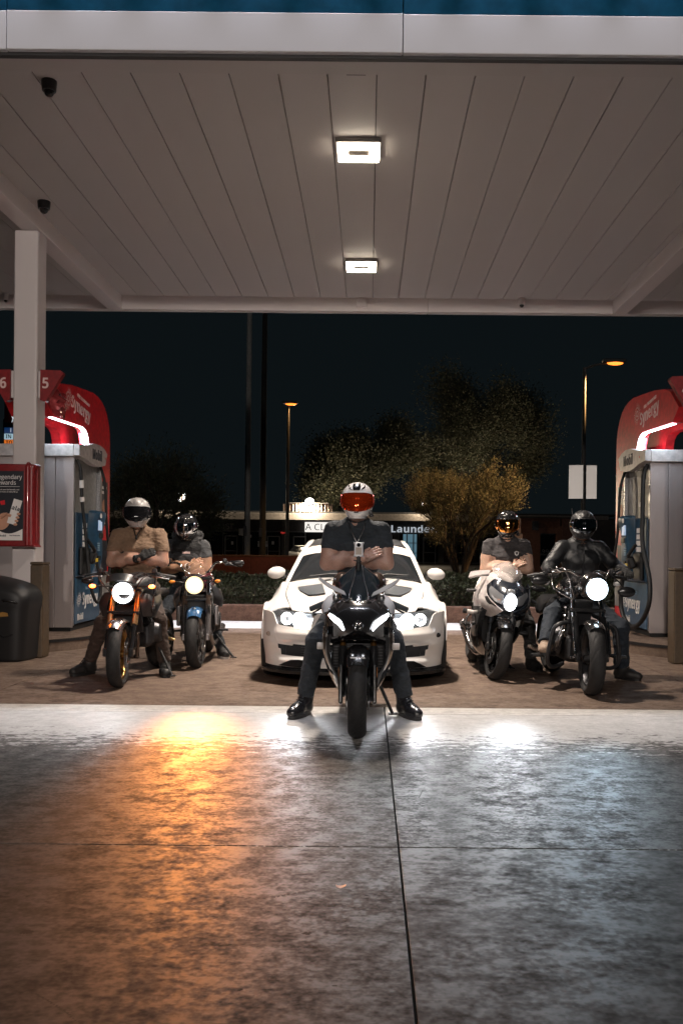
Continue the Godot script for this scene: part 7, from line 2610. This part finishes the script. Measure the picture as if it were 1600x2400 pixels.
func make_materials() -> void:
	var f := FastNoiseLite.new()
	f.seed = 11
	f.noise_type = FastNoiseLite.TYPE_SIMPLEX_SMOOTH
	f.frequency = 0.02
	f.fractal_octaves = 5
	var im := f.get_seamless_image(512, 512)
	im.convert(Image.FORMAT_L8)
	var d := im.get_data()
	for i in d.size():
		d[i] = clampi(222 + int((d[i] - 128) * 0.20), 0, 255)
	speck = ImageTexture.create_from_image(Image.create_from_data(512, 512, false, Image.FORMAT_L8, d))
	var ff := FastNoiseLite.new()
	ff.seed = 6
	ff.noise_type = FastNoiseLite.TYPE_SIMPLEX_SMOOTH
	ff.fractal_type = FastNoiseLite.FRACTAL_RIDGED
	ff.frequency = 0.010
	ff.fractal_octaves = 3
	ff.fractal_gain = 0.4
	ff.domain_warp_enabled = true
	ff.domain_warp_amplitude = 40.0
	ff.domain_warp_frequency = 0.008
	var fi := ff.get_seamless_image(256, 384)
	fi.convert(Image.FORMAT_L8)
	folds = ImageTexture.create_from_image(fi)
	var ca := concrete(21, lin(0.088, 0.080, 0.075), lin(0.016, 0.016, 0.015), 1.0, 0.48, 0.80)
	var cb := concrete(31, lin(0.165, 0.118, 0.09), lin(0.06, 0.041, 0.032), 0.9, 0.55, 0.85)
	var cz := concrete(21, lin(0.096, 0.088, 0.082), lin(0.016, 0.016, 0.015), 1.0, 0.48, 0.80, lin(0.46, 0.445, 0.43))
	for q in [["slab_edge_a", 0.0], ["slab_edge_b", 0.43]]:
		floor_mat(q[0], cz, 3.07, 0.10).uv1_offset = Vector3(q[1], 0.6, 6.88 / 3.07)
	var cc := concrete(27, lin(0.50, 0.48, 0.46), lin(0.25, 0.24, 0.23), 0.8, 0.6, 0.8)
	floor_mat("slab_a", ca, 3.7, 0.10)
	floor_mat("slab_b", ca, 4.9, 0.10).uv1_offset = Vector3(0.31, 0.0, 0.17)
	floor_mat("slab_c", cc, 2.9, 0.2)
	floor_mat("slab_in", cb, 4.1, 0.25)
	floor_mat("slab_isl", cb, 2.3, 0.25)
	var asf := floor_mat("asphalt", ca, 6.3, 0.3)
	asf.albedo_color = Color(0.45, 0.42, 0.42)
	var kb := floor_mat("kerb", cb, 1.9, 0.3)
	kb.albedo_color = Color(0.95, 0.85, 0.82)
	var so := floor_mat("soil", cb, 1.1, 0.8)
	so.albedo_color = Color(0.45, 0.40, 0.36)
	mt("pan", lin(0.44, 0.41, 0.40), 0.5)
	mt("pan2", lin(0.425, 0.395, 0.385), 0.5)
	mt("beam", lin(0.66, 0.60, 0.59), 0.45)
	mt("column", lin(0.60, 0.55, 0.545), 0.42)
	mt("dark_paint", lin(0.02, 0.02, 0.022), 0.6)
	mt("fascia_white", lin(0.58, 0.58, 0.62), 0.6).metallic_specular = 0.2
	worn(mt("fascia_blue", lin(0.008, 0.075, 0.15), 0.7), 0.5).metallic_specular = 0.1
	mt("sealant", lin(0.006, 0.006, 0.006), 0.9).metallic_specular = 0.2
	mt("black", lin(0.008, 0.008, 0.009), 0.7)
	mt("bin_black", lin(0.006, 0.006, 0.007), 0.5)
	mt("black_gloss", lin(0.01, 0.01, 0.012), 0.08)
	mt("black_gloss2", lin(0.012, 0.012, 0.013), 0.22)
	worn(mt("black_satin", lin(0.022, 0.023, 0.026), 0.4), 3.0)
	worn(mt("black_plastic", lin(0.011, 0.011, 0.012), 0.45), 3.0)
	mt("gloss_black", lin(0.012, 0.012, 0.013), 0.16, 0.0, 1.0)
	mt("navy_black", lin(0.012, 0.016, 0.024), 0.18, 0.0, 1.0)
	worn(mt("dark_steel", lin(0.07, 0.07, 0.075), 0.38, 0.8), 4.0)
	worn(mt("steel_satin", lin(0.45, 0.45, 0.46), 0.3, 1.0), 4.0)
	mt("chrome", lin(0.72, 0.72, 0.74), 0.08, 1.0)
	worn(mt("chrome_grey", lin(0.38, 0.36, 0.36), 0.25, 0.9), 4.0)
	worn(mt("gold", lin(0.64, 0.42, 0.21), 0.30, 0.9), 4.0)
	mt("gold_dark", lin(0.20, 0.10, 0.03), 0.3, 0.8)
	worn(mt("gold_rim", lin(0.42, 0.24, 0.08), 0.32, 0.9), 4.0)
	worn(mt("brass", lin(0.50, 0.36, 0.18), 0.35, 0.9), 4.0)
	mt("bronze_gloss", lin(0.09, 0.06, 0.045), 0.2, 0.6, 0.6)
	worn(mt("tyre", lin(0.017, 0.017, 0.018), 0.72), 5.0)
	worn(mt("rubber", lin(0.014, 0.014, 0.015), 0.55), 5.0)
	mt("rubber_blue", lin(0.035, 0.045, 0.055), 0.5)
	mt("grey_paint", lin(0.42, 0.43, 0.46), 0.35, 0.1)
	mt("pale_plastic", lin(0.55, 0.50, 0.47), 0.4)
	mt("amber", lin(0.75, 0.24, 0.03), 0.25)
	mt("blue_paint", lin(0.03, 0.10, 0.22), 0.22, 0.1, 0.8)
	mt("wine", lin(0.10, 0.022, 0.03), 0.22, 0.1, 0.8)
	worn(mt("bike_white", lin(0.76, 0.70, 0.68), 0.25, 0.0, 0.8), 2.0)
	mt("car_white", lin(0.80, 0.775, 0.75), 0.28, 0.0, 0.9)
	worn(mt("sunstrip", lin(0.70, 0.62, 0.56), 0.45), 1.0)
	worn(mt("vent_dark", lin(0.035, 0.045, 0.055), 0.55), 3.0)
	mt("dark_glass", lin(0.012, 0.014, 0.016), 0.06)
	mt("dark_glass2", lin(0.02, 0.022, 0.025), 0.1)
	mt("strap_grey", lin(0.12, 0.12, 0.125), 0.8)
	mt("lamp_bucket", lin(0.10, 0.11, 0.12), 0.25, 0.7)
	mt("lens_clear", lin(0.42, 0.43, 0.45), 0.12, 0.6)
	mt("lens_bright", lin(0.75, 0.75, 0.75), 0.12, 0.6)
	mt("reflector", lin(0.55, 0.57, 0.60), 0.15, 1.0)
	pane("clear_glass", Color(0.9, 0.93, 0.95), 0.06)
	var cs := pane("clear_screen", Color(0.75, 0.72, 0.70), 0.32)
	cs.roughness = 0.1
	mt("smoked", lin(0.010, 0.016, 0.021), 0.08)
	pane("amber_screen", Color(0.62, 0.50, 0.42), 0.35)
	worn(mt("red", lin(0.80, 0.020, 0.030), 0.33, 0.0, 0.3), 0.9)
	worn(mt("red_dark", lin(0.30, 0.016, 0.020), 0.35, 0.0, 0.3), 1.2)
	mt("red_film", lin(0.55, 0.08, 0.09), 0.15, 0.2)
	worn(mt("bollard", lin(0.085, 0.055, 0.03), 0.5), 1.6)
	mt("sticker_ochre", lin(0.30, 0.16, 0.04), 0.4)
	worn(mt("pump_white", lin(0.60, 0.55, 0.53), 0.38), 1.0)
	worn(mt("pump_grey", lin(0.30, 0.29, 0.27), 0.45), 1.2)
	worn(mt("pump_blue", lin(0.022, 0.085, 0.16), 0.35), 1.4)
	worn(mt("pump_blue2", lin(0.016, 0.055, 0.105), 0.4), 1.4)
	mt("print_white", lin(0.75, 0.72, 0.70), 0.5)
	mt("print_pink", lin(0.72, 0.52, 0.50), 0.5)
	mt("print_pale_blue", lin(0.22, 0.34, 0.44), 0.5)
	mt("print_navy", lin(0.015, 0.02, 0.035), 0.5)
	mt("print_skin", lin(0.50, 0.26, 0.17), 0.5)
	mt("poster_navy", lin(0.012, 0.014, 0.022), 0.4)
	mt("yellow", lin(0.60, 0.42, 0.04), 0.45)
	mt("warm_grey", lin(0.35, 0.30, 0.26), 0.5)
	mt("camera_white", lin(0.62, 0.62, 0.66), 0.35)
	# perforated end panels: rows of small dents
	var pf := mt("perforated", lin(0.42, 0.37, 0.36), 0.42, 0.35)
	var s := 128
	var pd := PackedByteArray()
	pd.resize(s * s)
	for y in s:
		for x in s:
			var q := Vector2(fposmod(x / 16.0, 1.0) - 0.5, fposmod(y / 16.0 + (0.5 if int(x / 16.0) % 2 else 0.0), 1.0) - 0.5)
			pd[y * s + x] = 255 - int(150.0 * (1.0 - smoothstep(0.2, 0.38, q.length())))
	pf.heightmap_enabled = true
	pf.heightmap_texture = ImageTexture.create_from_image(Image.create_from_data(s, s, false, Image.FORMAT_L8, pd))
	pf.heightmap_scale = 0.25
	pf.uv1_triplanar = true
	pf.uv1_scale = Vector3.ONE * 8.0
	# far things
	worn(mt("shop_wall", lin(0.055, 0.05, 0.05), 0.8), 0.3)
	worn(mt("stucco", lin(0.36, 0.33, 0.31), 0.85), 0.4)
	worn(mt("stucco_dark", lin(0.10, 0.095, 0.09), 0.85), 0.4)
	worn(mt("board_pale", lin(0.55, 0.42, 0.36), 0.7), 0.6)
	mt("frame_grey", lin(0.09, 0.09, 0.09), 0.5)
	mt("frame_pale", lin(0.20, 0.20, 0.20), 0.5)
	mt("shop_glass", lin(0.006, 0.007, 0.008), 0.08)
	mt("sign_dark", lin(0.02, 0.02, 0.022), 0.6)
	mt("sign_grey", lin(0.22, 0.20, 0.19), 0.6)
	mt("sign_white", lin(0.74, 0.72, 0.70), 0.42, 1.0)
	mt("notice_white", lin(0.55, 0.55, 0.56), 0.7)
	worn(mt("silver", lin(0.42, 0.43, 0.44), 0.3, 0.5), 0.5)
	worn(mt("red_brick", lin(0.13, 0.035, 0.03), 0.85), 0.6)
	var bk := worn(mt("brick", lin(0.20, 0.095, 0.065), 0.85), 0.6)
	var bt := PackedByteArray()
	bt.resize(256 * 256)
	for y in 256:
		for x in 256:
			var r := int(y / 16.0)
			var xx := fposmod(x + (16 if r % 2 else 0), 32.0)
			bt[y * 256 + x] = 90 if y % 16 < 2 or xx < 2.0 else 220
	bk.heightmap_enabled = true
	bk.heightmap_texture = ImageTexture.create_from_image(Image.create_from_data(256, 256, false, Image.FORMAT_L8, bt))
	bk.heightmap_scale = 1.0
	worn(mt("lamp_pole", lin(0.10, 0.095, 0.09), 0.6), 0.6)
	worn(mt("pole_grey", lin(0.55, 0.56, 0.55), 0.8), 0.6)
	worn(mt("pole_wood", lin(0.04, 0.038, 0.036), 0.85), 0.6)
	worn(mt("bark", lin(0.06, 0.045, 0.035), 0.9), 2.0)
	for q in [["leaf_hedge", lin(0.045, 0.055, 0.030)], ["leaf_fine", lin(0.105, 0.105, 0.070)], ["leaf_dark", lin(0.055, 0.06, 0.035)], ["leaf_tall", lin(0.09, 0.095, 0.065)]]:
		var m := mt(q[0], q[1], 0.6)
		m.vertex_color_use_as_albedo = true
		m.backlight_enabled = true
		m.backlight = Color(0.35, 0.4, 0.2)
	# light sources
	glow("glow_canopy", Color(1.0, 0.94, 0.84), 24.0)
	glow("glow_white", Color(0.97, 0.98, 1.0), 10.0)
	glow("glow_head", Color(0.97, 0.98, 1.0), 10.0)
	glow("glow_cool", Color(0.86, 0.95, 1.0), 12.0)
	glow("glow_warm", Color(1.0, 0.86, 0.62), 2.4)
	glow("glow_amber", Color(1.0, 0.42, 0.08), 6.0)
	glow("glow_sodium", Color(1.0, 0.50, 0.16), 3.0)
	glow("glow_strip", Color(0.88, 0.95, 1.0), 8.0)
	glow("glow_screen", Color(0.35, 0.60, 0.80), 0.5)
	glow("glow_sign", Color(1.0, 0.98, 0.95), 1.0)
	glow("glow_letters", Color(0.92, 0.96, 1.0), 0.45)
	glow("glow_red", Color(1.0, 0.10, 0.08), 0.5)
	glow("glow_window", Color(0.62, 0.85, 0.95), 0.22)
	glow("glow_panel", Color(0.72, 0.86, 0.92), 0.6)
	glow("glow_blue_panel", Color(0.05, 0.22, 0.42), 0.5)
	glow("glow_amber_panel", Color(1.0, 0.50, 0.06), 0.6)
	for q in ["glow_panel", "glow_blue_panel", "glow_amber_panel", "glow_sign", "glow_window"]:
		M[q].albedo_color = lin(0.2, 0.2, 0.2)

func cloth(called: String, c: Color, rough := 0.85, sheen := 0.3) -> StandardMaterial3D:
	var m := worn(mt(called, c, rough), 7.0)
	m.heightmap_enabled = true
	m.heightmap_texture = folds
	m.heightmap_scale = 1.6
	m.uv1_scale = Vector3(2.1, 2.6, 2.1)
	m.rim_enabled = sheen > 0.0
	m.rim = sheen
	m.rim_tint = 0.6
	return m

func skin(called: String, c: Color) -> StandardMaterial3D:
	var m := worn(mt(called, c, 0.48), 6.0)
	m.subsurf_scatter_enabled = true
	m.subsurf_scatter_strength = 0.12
	return m

func band(o: Node3D, called: String, a: Vector3, to: Vector3, r: float, w: float, m: Material) -> void:
	var b := B.new()
	b.lathe([Vector2(r, -w * 0.5), Vector2(r + 0.005, -w * 0.45), Vector2(r + 0.005, w * 0.45), Vector2(r, w * 0.5)], B.along(a, to), 24)
	put(b, called, m, o)

func build_riders() -> void:
	var shell_white := mt("helmet_white", lin(0.78, 0.75, 0.74), 0.2, 0.0, 1.0)
	var shell_grey := worn(mt("helmet_grey", lin(0.42, 0.40, 0.39), 0.26, 0.0, 0.8), 4.0)
	var shell_black := mt("helmet_black", lin(0.012, 0.012, 0.013), 0.12, 0.0, 1.0)
	var shell_matt := worn(mt("helmet_matt", lin(0.032, 0.032, 0.034), 0.42), 4.0)
	var v_fire := mt("visor_fire", lin(0.78, 0.065, 0.012), 0.07, 0.78)
	var v_dark := mt("visor_dark", lin(0.006, 0.006, 0.007), 0.04)
	var v_chrome := mt("visor_chrome", lin(0.62, 0.60, 0.61), 0.05, 1.0)
	var v_gold := mt("visor_gold", lin(0.75, 0.28, 0.06), 0.06, 1.0)
	var v_steel := mt("visor_steel", lin(0.22, 0.24, 0.26), 0.05, 1.0)
	var boot := mt("boot_leather", lin(0.014, 0.014, 0.016), 0.25)
	var denim := cloth("black_denim", lin(0.020, 0.026, 0.034))
	# the middle rider
	var c := rider("rider in white helmet with orange mirrored visor, navy shirt and silver chain", Vector3(-0.085, 0, -7.08), 0.0, {
		hip = 0.855, hz = -0.02, up = 0.575, lean = 0.06, w = 0.198, bulk = 1.02, skin = skin("skin_warm", lin(0.50, 0.30, 0.235)),
		kn = [Vector3(-0.30, 0.56, 0.26), Vector3(0.29, 0.56, 0.26)], an = [Vector3(-0.385, 0.115, 0.27), Vector3(0.375, 0.115, 0.27)], toe = [Vector3(-0.47, 0.03, 0.46), Vector3(0.47, 0.03, 0.46)],
		top = cloth("navy_shirt", lin(0.022, 0.030, 0.040)), pants = denim, shoe = boot, sole = mt("boot_sole", lin(0.03, 0.03, 0.032), 0.6), lace = M.dark_steel, boot = 0.16, hem = 0.062,
		shell = shell_white, visor = v_fire, trim = M.black_gloss2, look = -0.05, nod = 0.0, hstyle = 1, sleeve = 0.60})
	var ch := B.new()
	ch.tube([Vector3(-0.068, 1.49, 0.085), Vector3(-0.055, 1.43, 0.150), Vector3(-0.025, 1.36, 0.178), Vector3(0.0, 1.318, 0.186), Vector3(0.025, 1.36, 0.178), Vector3(0.055, 1.43, 0.150), Vector3(0.068, 1.49, 0.085)], 0.0032, 6, true, 4)
	ch.box(Vector3(0, 1.285, 0.190), Vector3(0.008, 0.062, 0.006), 0.002)
	ch.box(Vector3(0, 1.298, 0.190), Vector3(0.034, 0.008, 0.006), 0.002)
	put(ch, "necklace", M.steel_satin, c)
	# front left rider
	var r1 := rider("rider in grey helmet with black visor, tan shirt, black gloves and wristwatch", Vector3(-2.29, 0, -9.0), 0.06, {
		hip = 0.82, hz = -0.02, up = 0.575, lean = 0.06, w = 0.215, bulk = 1.05, skin = skin("skin_pale", lin(0.52, 0.30, 0.22)),
		kn = [Vector3(-0.30, 0.53, 0.22), Vector3(0.24, 0.56, 0.28)], an = [Vector3(-0.46, 0.11, 0.12), Vector3(0.29, 0.11, 0.16)], toe = [Vector3(-0.58, 0.03, 0.30), Vector3(0.33, 0.03, 0.36)],
		top = cloth("tan_shirt", lin(0.23, 0.145, 0.09)), pants = cloth("brown_jeans", lin(0.05, 0.030, 0.022)), shoe = mt("shoe_black", lin(0.012, 0.012, 0.012), 0.6), boot = 0.13,
		gloves = cloth("glove_black", lin(0.012, 0.012, 0.012)), shell = shell_grey, visor = v_dark, trim = M.black_gloss2, look = 0.12, sleeve = 0.66, hsize = 1.04})
	var j1: Array = r1.get_meta("_j")
	band(r1, "wristwatch", j1[1][0].lerp(j1[2][0], 0.86), j1[2][0], 0.036, 0.03, M.black_gloss2)
	var cd := B.new()
	cd.tube([Vector3(-0.05, 1.47, 0.09), Vector3(-0.02, 1.40, 0.155), Vector3(0.0, 1.37, 0.172), Vector3(0.03, 1.42, 0.15), Vector3(0.06, 1.47, 0.085)], 0.005, 6, true, 4)
	cd.ball(Vector3(0.0, 1.355, 0.176), Vector3(0.012, 0.02, 0.008), 8, 10)
	put(cd, "neck_cord", M.black_plastic, r1)
	# second left rider
	var r2 := rider("rider in glossy black helmet with chrome visor and black tactical vest", Vector3(-2.08, 0, -10.35), 0.12, {
		hip = 0.735, hz = 0.0, up = 0.56, lean = 0.08, w = 0.198, bulk = 1.06, skin = skin("skin_tan", lin(0.52, 0.29, 0.18)),
		kn = [Vector3(-0.24, 0.52, 0.28), Vector3(0.24, 0.52, 0.28)], an = [Vector3(-0.30, 0.11, 0.14), Vector3(0.40, 0.11, 0.06)], toe = [Vector3(-0.34, 0.03, 0.33), Vector3(0.46, 0.03, 0.25)],
		top = cloth("grey_shirt", lin(0.060, 0.062, 0.066)), pants = denim, shoe = mt("shoe_dark", lin(0.015, 0.014, 0.014), 0.6), sole = M.pale_plastic, boot = 0.06,
		shell = shell_black, visor = v_chrome, trim = M.black_gloss2, look = -0.15, nod = 0.16, sleeve = 0.55})
	var vs := B.new()
	sdf(vs, [[Vector3(-0.075, 0.98, 0.02), Vector3(0.075, 0.98, 0.02), 0.135, 0.135], [Vector3(-0.085, 1.15, 0.045), Vector3(0.085, 1.15, 0.045), 0.135, 0.135], [Vector3(-0.085, 1.24, 0.06), Vector3(0.085, 1.24, 0.06), 0.128, 0.128], [Vector3(-0.11, 1.34, 0.07), Vector3(-0.12, 1.40, 0.02), 0.045, 0.055], [Vector3(0.11, 1.34, 0.07), Vector3(0.12, 1.40, 0.02), 0.045, 0.055], [Vector3(-0.06, 1.40, 0.09), Vector3(0.06, 1.40, 0.09), 0.055, 0.055]], 0.0125, 0.04, 0.012, 50)
	var vest := put(vs, "vest", cloth("vest_black", lin(0.012, 0.012, 0.013)), r2)
	var vp := B.new()
	vp.box(Vector3(0.0, 1.20, 0.196), Vector3(0.09, 0.022, 0.01), 0.003)
	put(vp, "name_patch", M.print_pink, vest)
	var j2: Array = r2.get_meta("_j")
	for k in 3:
		band(r2, "wrist_strap", j2[1][0].lerp(j2[2][0], 0.78 + 0.08 * k), j2[2][0], 0.036 - 0.002 * k, 0.013, [M.black_plastic, M.print_white, M.black_plastic][k])
	# right rider with folded arms
	var r3 := rider("rider in black helmet with gold visor, dark shirt with chest badge and armband", Vector3(1.50, 0, -9.62), -0.06, {
		hip = 0.775, hz = 0.0, up = 0.56, lean = 0.05, w = 0.195, bulk = 1.0, skin = skin("skin_light", lin(0.58, 0.36, 0.26)), sway = 0.0, hx = -0.02,
		kn = [Vector3(-0.26, 0.50, 0.26), Vector3(0.20, 0.47, 0.20)], an = [Vector3(-0.27, 0.11, 0.06), Vector3(0.245, 0.11, 0.10)], toe = [Vector3(-0.28, 0.03, 0.26), Vector3(0.31, 0.03, 0.29)],
		top = cloth("charcoal_shirt", lin(0.045, 0.040, 0.042)), pants = cloth("grey_jeans", lin(0.045, 0.045, 0.046)), shoe = M.shoe_black, boot = 0.10,
		shell = shell_black, visor = v_gold, trim = M.black_gloss2, look = -0.1, nod = 0.05, hstyle = 2, sleeve = 0.45})
	var j3: Array = r3.get_meta("_j")
	band(r3, "armband", j3[0][1].lerp(j3[1][1], 0.62), j3[1][1], 0.058, 0.03, M.black_plastic)
	var lg := B.new()
	lg.prism([Vector2(-0.026, 0.016), Vector2(0.0, 0.024), Vector2(0.026, 0.016), Vector2(0.02, -0.012), Vector2(0.0, -0.026), Vector2(-0.02, -0.012)], 0.004, Transform3D(Basis(Vector3.UP, 0.35), Vector3(0.075, 1.23, 0.171)))
	var bd := put(lg, "chest_badge", M.print_white, r3)
	var lg2 := B.new()
	lg2.prism([Vector2(-0.018, 0.010), Vector2(0.0, 0.016), Vector2(0.018, 0.010), Vector2(0.0, -0.016)], 0.004, Transform3D(Basis(Vector3.UP, 0.35), Vector3(0.076, 1.23, 0.1735)))
	put(lg2, "badge_mark", M.black, bd)
	var sc := B.new()
	sc.lathe([Vector2(0.075, -0.05), Vector2(0.085, -0.02), Vector2(0.082, 0.02), Vector2(0.075, 0.05)], Transform3D(Basis(Vector3.RIGHT, 0.15), Vector3(-0.02, 1.42, 0.03)), 24)
	put(sc, "neck_scarf", cloth("scarf_black", lin(0.01, 0.01, 0.011)), r3)
	# far right rider on the cruiser, hands on the bar
	var r4 := rider("rider in matt dark helmet and black leather jacket holding the cruiser's bars", Vector3(2.12, 0, -9.02), 0.02, {
		hip = 0.755, hz = 0.0, up = 0.56, lean = 0.06, w = 0.20, bulk = 1.05, skin = M.skin_tan,
		el = [Vector3(-0.34, 1.10, 0.16), Vector3(0.33, 1.10, 0.16)], wr = [Vector3(-0.40, 1.07, 0.47), Vector3(0.34, 1.07, 0.47)],
		hd = [[Vector3(0.1, -0.1, 1), Vector3(-0.1, 1, 0.2), Vector3(1, 0, 0)], [Vector3(-0.1, -0.1, 1), Vector3(0.1, 1, 0.2), Vector3(-1, 0, 0)]], curl = 0.9,
		kn = [Vector3(-0.36, 0.66, 0.42), Vector3(0.34, 0.52, 0.30)], an = [Vector3(-0.47, 0.375, 0.66), Vector3(0.40, 0.11, 0.14)], toe = [Vector3(-0.53, 0.30, 0.86), Vector3(0.52, 0.03, 0.30)], floor = [0.315, 0.0],
		top = mt("black_leather", lin(0.009, 0.010, 0.012), 0.5), top_name = "jacket", pants = cloth("dark_jeans", lin(0.012, 0.020, 0.032)), shoe = cloth("tan_suede", lin(0.36, 0.26, 0.19), 0.8), sole = M.black_plastic, boot = 0.05, hem = 0.075,
		gloves = M.glove_black, shell = shell_matt, visor = v_steel, trim = M.black_gloss2, look = -0.12, sleeve = 1.0, fold = 0.007})
	var s4 := 0
	for o in r4.get_children():
		if String(o.name).begins_with("shoe"):
			s4 += 1
			if s4 == 2: o.material_override = M.shoe_dark
	var hs := B.new()
	hs.cyl(Vector3(-0.07, 1.62, 0.02), Vector3(-0.075, 1.69, 0.0), 0.006, 8)
	put(hs, "helmet_antenna", M.black_plastic, r4)

func _ready() -> void:
	var cam := Camera3D.new()
	cam.name = "camera"
	cam.projection = Camera3D.PROJECTION_FRUSTUM
	cam.near = 0.1
	cam.far = 900.0
	var f := 2100.0
	cam.size = 2.0 * cam.near * 1200.0 / f
	cam.frustum_offset = Vector2(-62.0, 85.0) / f * cam.near
	cam.position = Vector3(0, 1.27, 0)
	cam.rotation.z = ROLL
	cam.current = true
	add_child(cam)
	var we := WorldEnvironment.new()
	we.name = "environment"
	var e := Environment.new()
	e.background_mode = Environment.BG_SKY
	var sk := ProceduralSkyMaterial.new()
	sk.sky_top_color = lin(0.0034, 0.0055, 0.0066)
	sk.sky_horizon_color = lin(0.0042, 0.0062, 0.0072)
	sk.ground_bottom_color = lin(0.002, 0.002, 0.002)
	sk.ground_horizon_color = lin(0.004, 0.004, 0.004)
	e.sky = Sky.new()
	e.sky.sky_material = sk
	e.tonemap_mode = Environment.TONE_MAPPER_LINEAR
	e.tonemap_exposure = 1.0
	e.sdfgi_enabled = true
	e.ssao_enabled = true
	e.ssil_enabled = true
	we.environment = e
	add_child(we)
	make_materials()
	build_ground()
	build_canopy()
	build_column(-4.035, "pale square canopy column at the left with the red poster box")
	build_column(3.94, "pale square canopy column at the right edge behind the right bollard")
	rewards_box()
	flag("5", Vector3(-3.86, 3.33, -10.56), 1.0, "red flag numbered 5 on the right of the left column")
	flag("6", Vector3(-4.21, 3.33, -10.56), -1.0, "red flag numbered 6 on the left of the left column")
	flag("4", Vector3(3.785, 3.33, -10.56), -1.0, "red flag numbered 4 at the right edge of the picture")
	pump(-1.0, Vector3(-3.83, 0.15, -11.65), "fuel pump with red arch on the left island")
	pump(1.0, Vector3(3.66, 0.15, -11.65), "fuel pump with red arch and looped black hose on the right island")
	bollard(Vector3(-3.71, 0, -10.16), "brown square bollard beside the litter bin at the left")
	bollard(Vector3(3.51, 0, -10.16), "brown square bollard at the right edge before the pump")
	trash_bin()
	build_car()
	bike_black()
	action_camera()
	bike_ring()
	bike_round()
	bike_white()
	bike_cruiser()
	build_riders()
	floodlight(Vector3(-2.6, 0, 9.5), "grey lamp post with one floodlight head, left of the pair behind the camera")
	floodlight(Vector3(2.8, 0, 9.5), "grey lamp post with one floodlight head, right of the pair behind the camera")
	light_bar(Vector3(0, 6.35, -6.645), 1.0, WASH, "long lamp bar above the blue fascia washing down its face")
	light_bar(Vector3(0, 6.1, -14.35), -1.0, 18.0, "long lamp bar on the rear edge of the canopy roof lighting the far gutter")
	build_hedge()
	build_street()
	build_shops()
	totem()
	wall_lamp(Vector3(-3.0, 4.0, -88.0), "added lamp behind the shops, hidden by their roof, brightening the tall trees", 45.0, 0.2)  # added out of sight, only to brighten the crowns above the roof
	wall_lamp(Vector3(11.0, 4.0, -92.0), "second added lamp hidden behind the shops, farther right, brightening the tallest tree", 60.0, 0.2)  # another unseen lamp, added to lift the right-hand crown
	tree("bushy small tree lit orange behind the hedge between coupe and white motorcycle", Vector3(3.75, 0, -36.5), 8, 1.80, 0.09, 3, 0.52, 0.45, 60000, 0.085, 0.11, M.leaf_fine, 5, 0.28)
	tree("feathery dark tree at the left with a white lamp shining through it", Vector3(-7.2, 0, -31), 6, 1.7, 0.09, 3, 0.5, 0.4, 22000, 0.14, 0.22, M.leaf_dark, 15, 0.25)
	tree("tall dark tree above the shops behind the middle rider's helmet", Vector3(-0.6, 0, -98), 1, 5.6, 0.5, 4, 0.75, 0.25, 90000, 0.22, 0.8, M.leaf_tall, 25, 0.6)
	tree("tallest dark tree above the shops right of the middle", Vector3(8.5, 0, -102), 1, 6.6, 0.55, 4, 0.75, 0.25, 100000, 0.22, 0.9, M.leaf_tall, 35, 0.6)
	for q in [[-2.9, -3.02, "curled dry leaf lying on the apron at the left"], [-0.09, -3.35, "pale dry leaf lying on the apron near the middle"]]:
		var b := B.new()
		b.grid(B.smooth([[Vector3(-0.018, 0.010, 0), Vector3(0, 0.004, -0.008), Vector3(0.02, 0.012, 0)], [Vector3(-0.015, 0.006, 0.012), Vector3(0, 0.003, 0.014), Vector3(0.018, 0.010, 0.012)]], 2, 2), 0.001)
		var l := put(b, "dry_leaf", M.print_skin)
		l.position = Vector3(q[0], 0.001, q[1])
		tag(l, q[2], "leaf", "dry leaves on the apron")
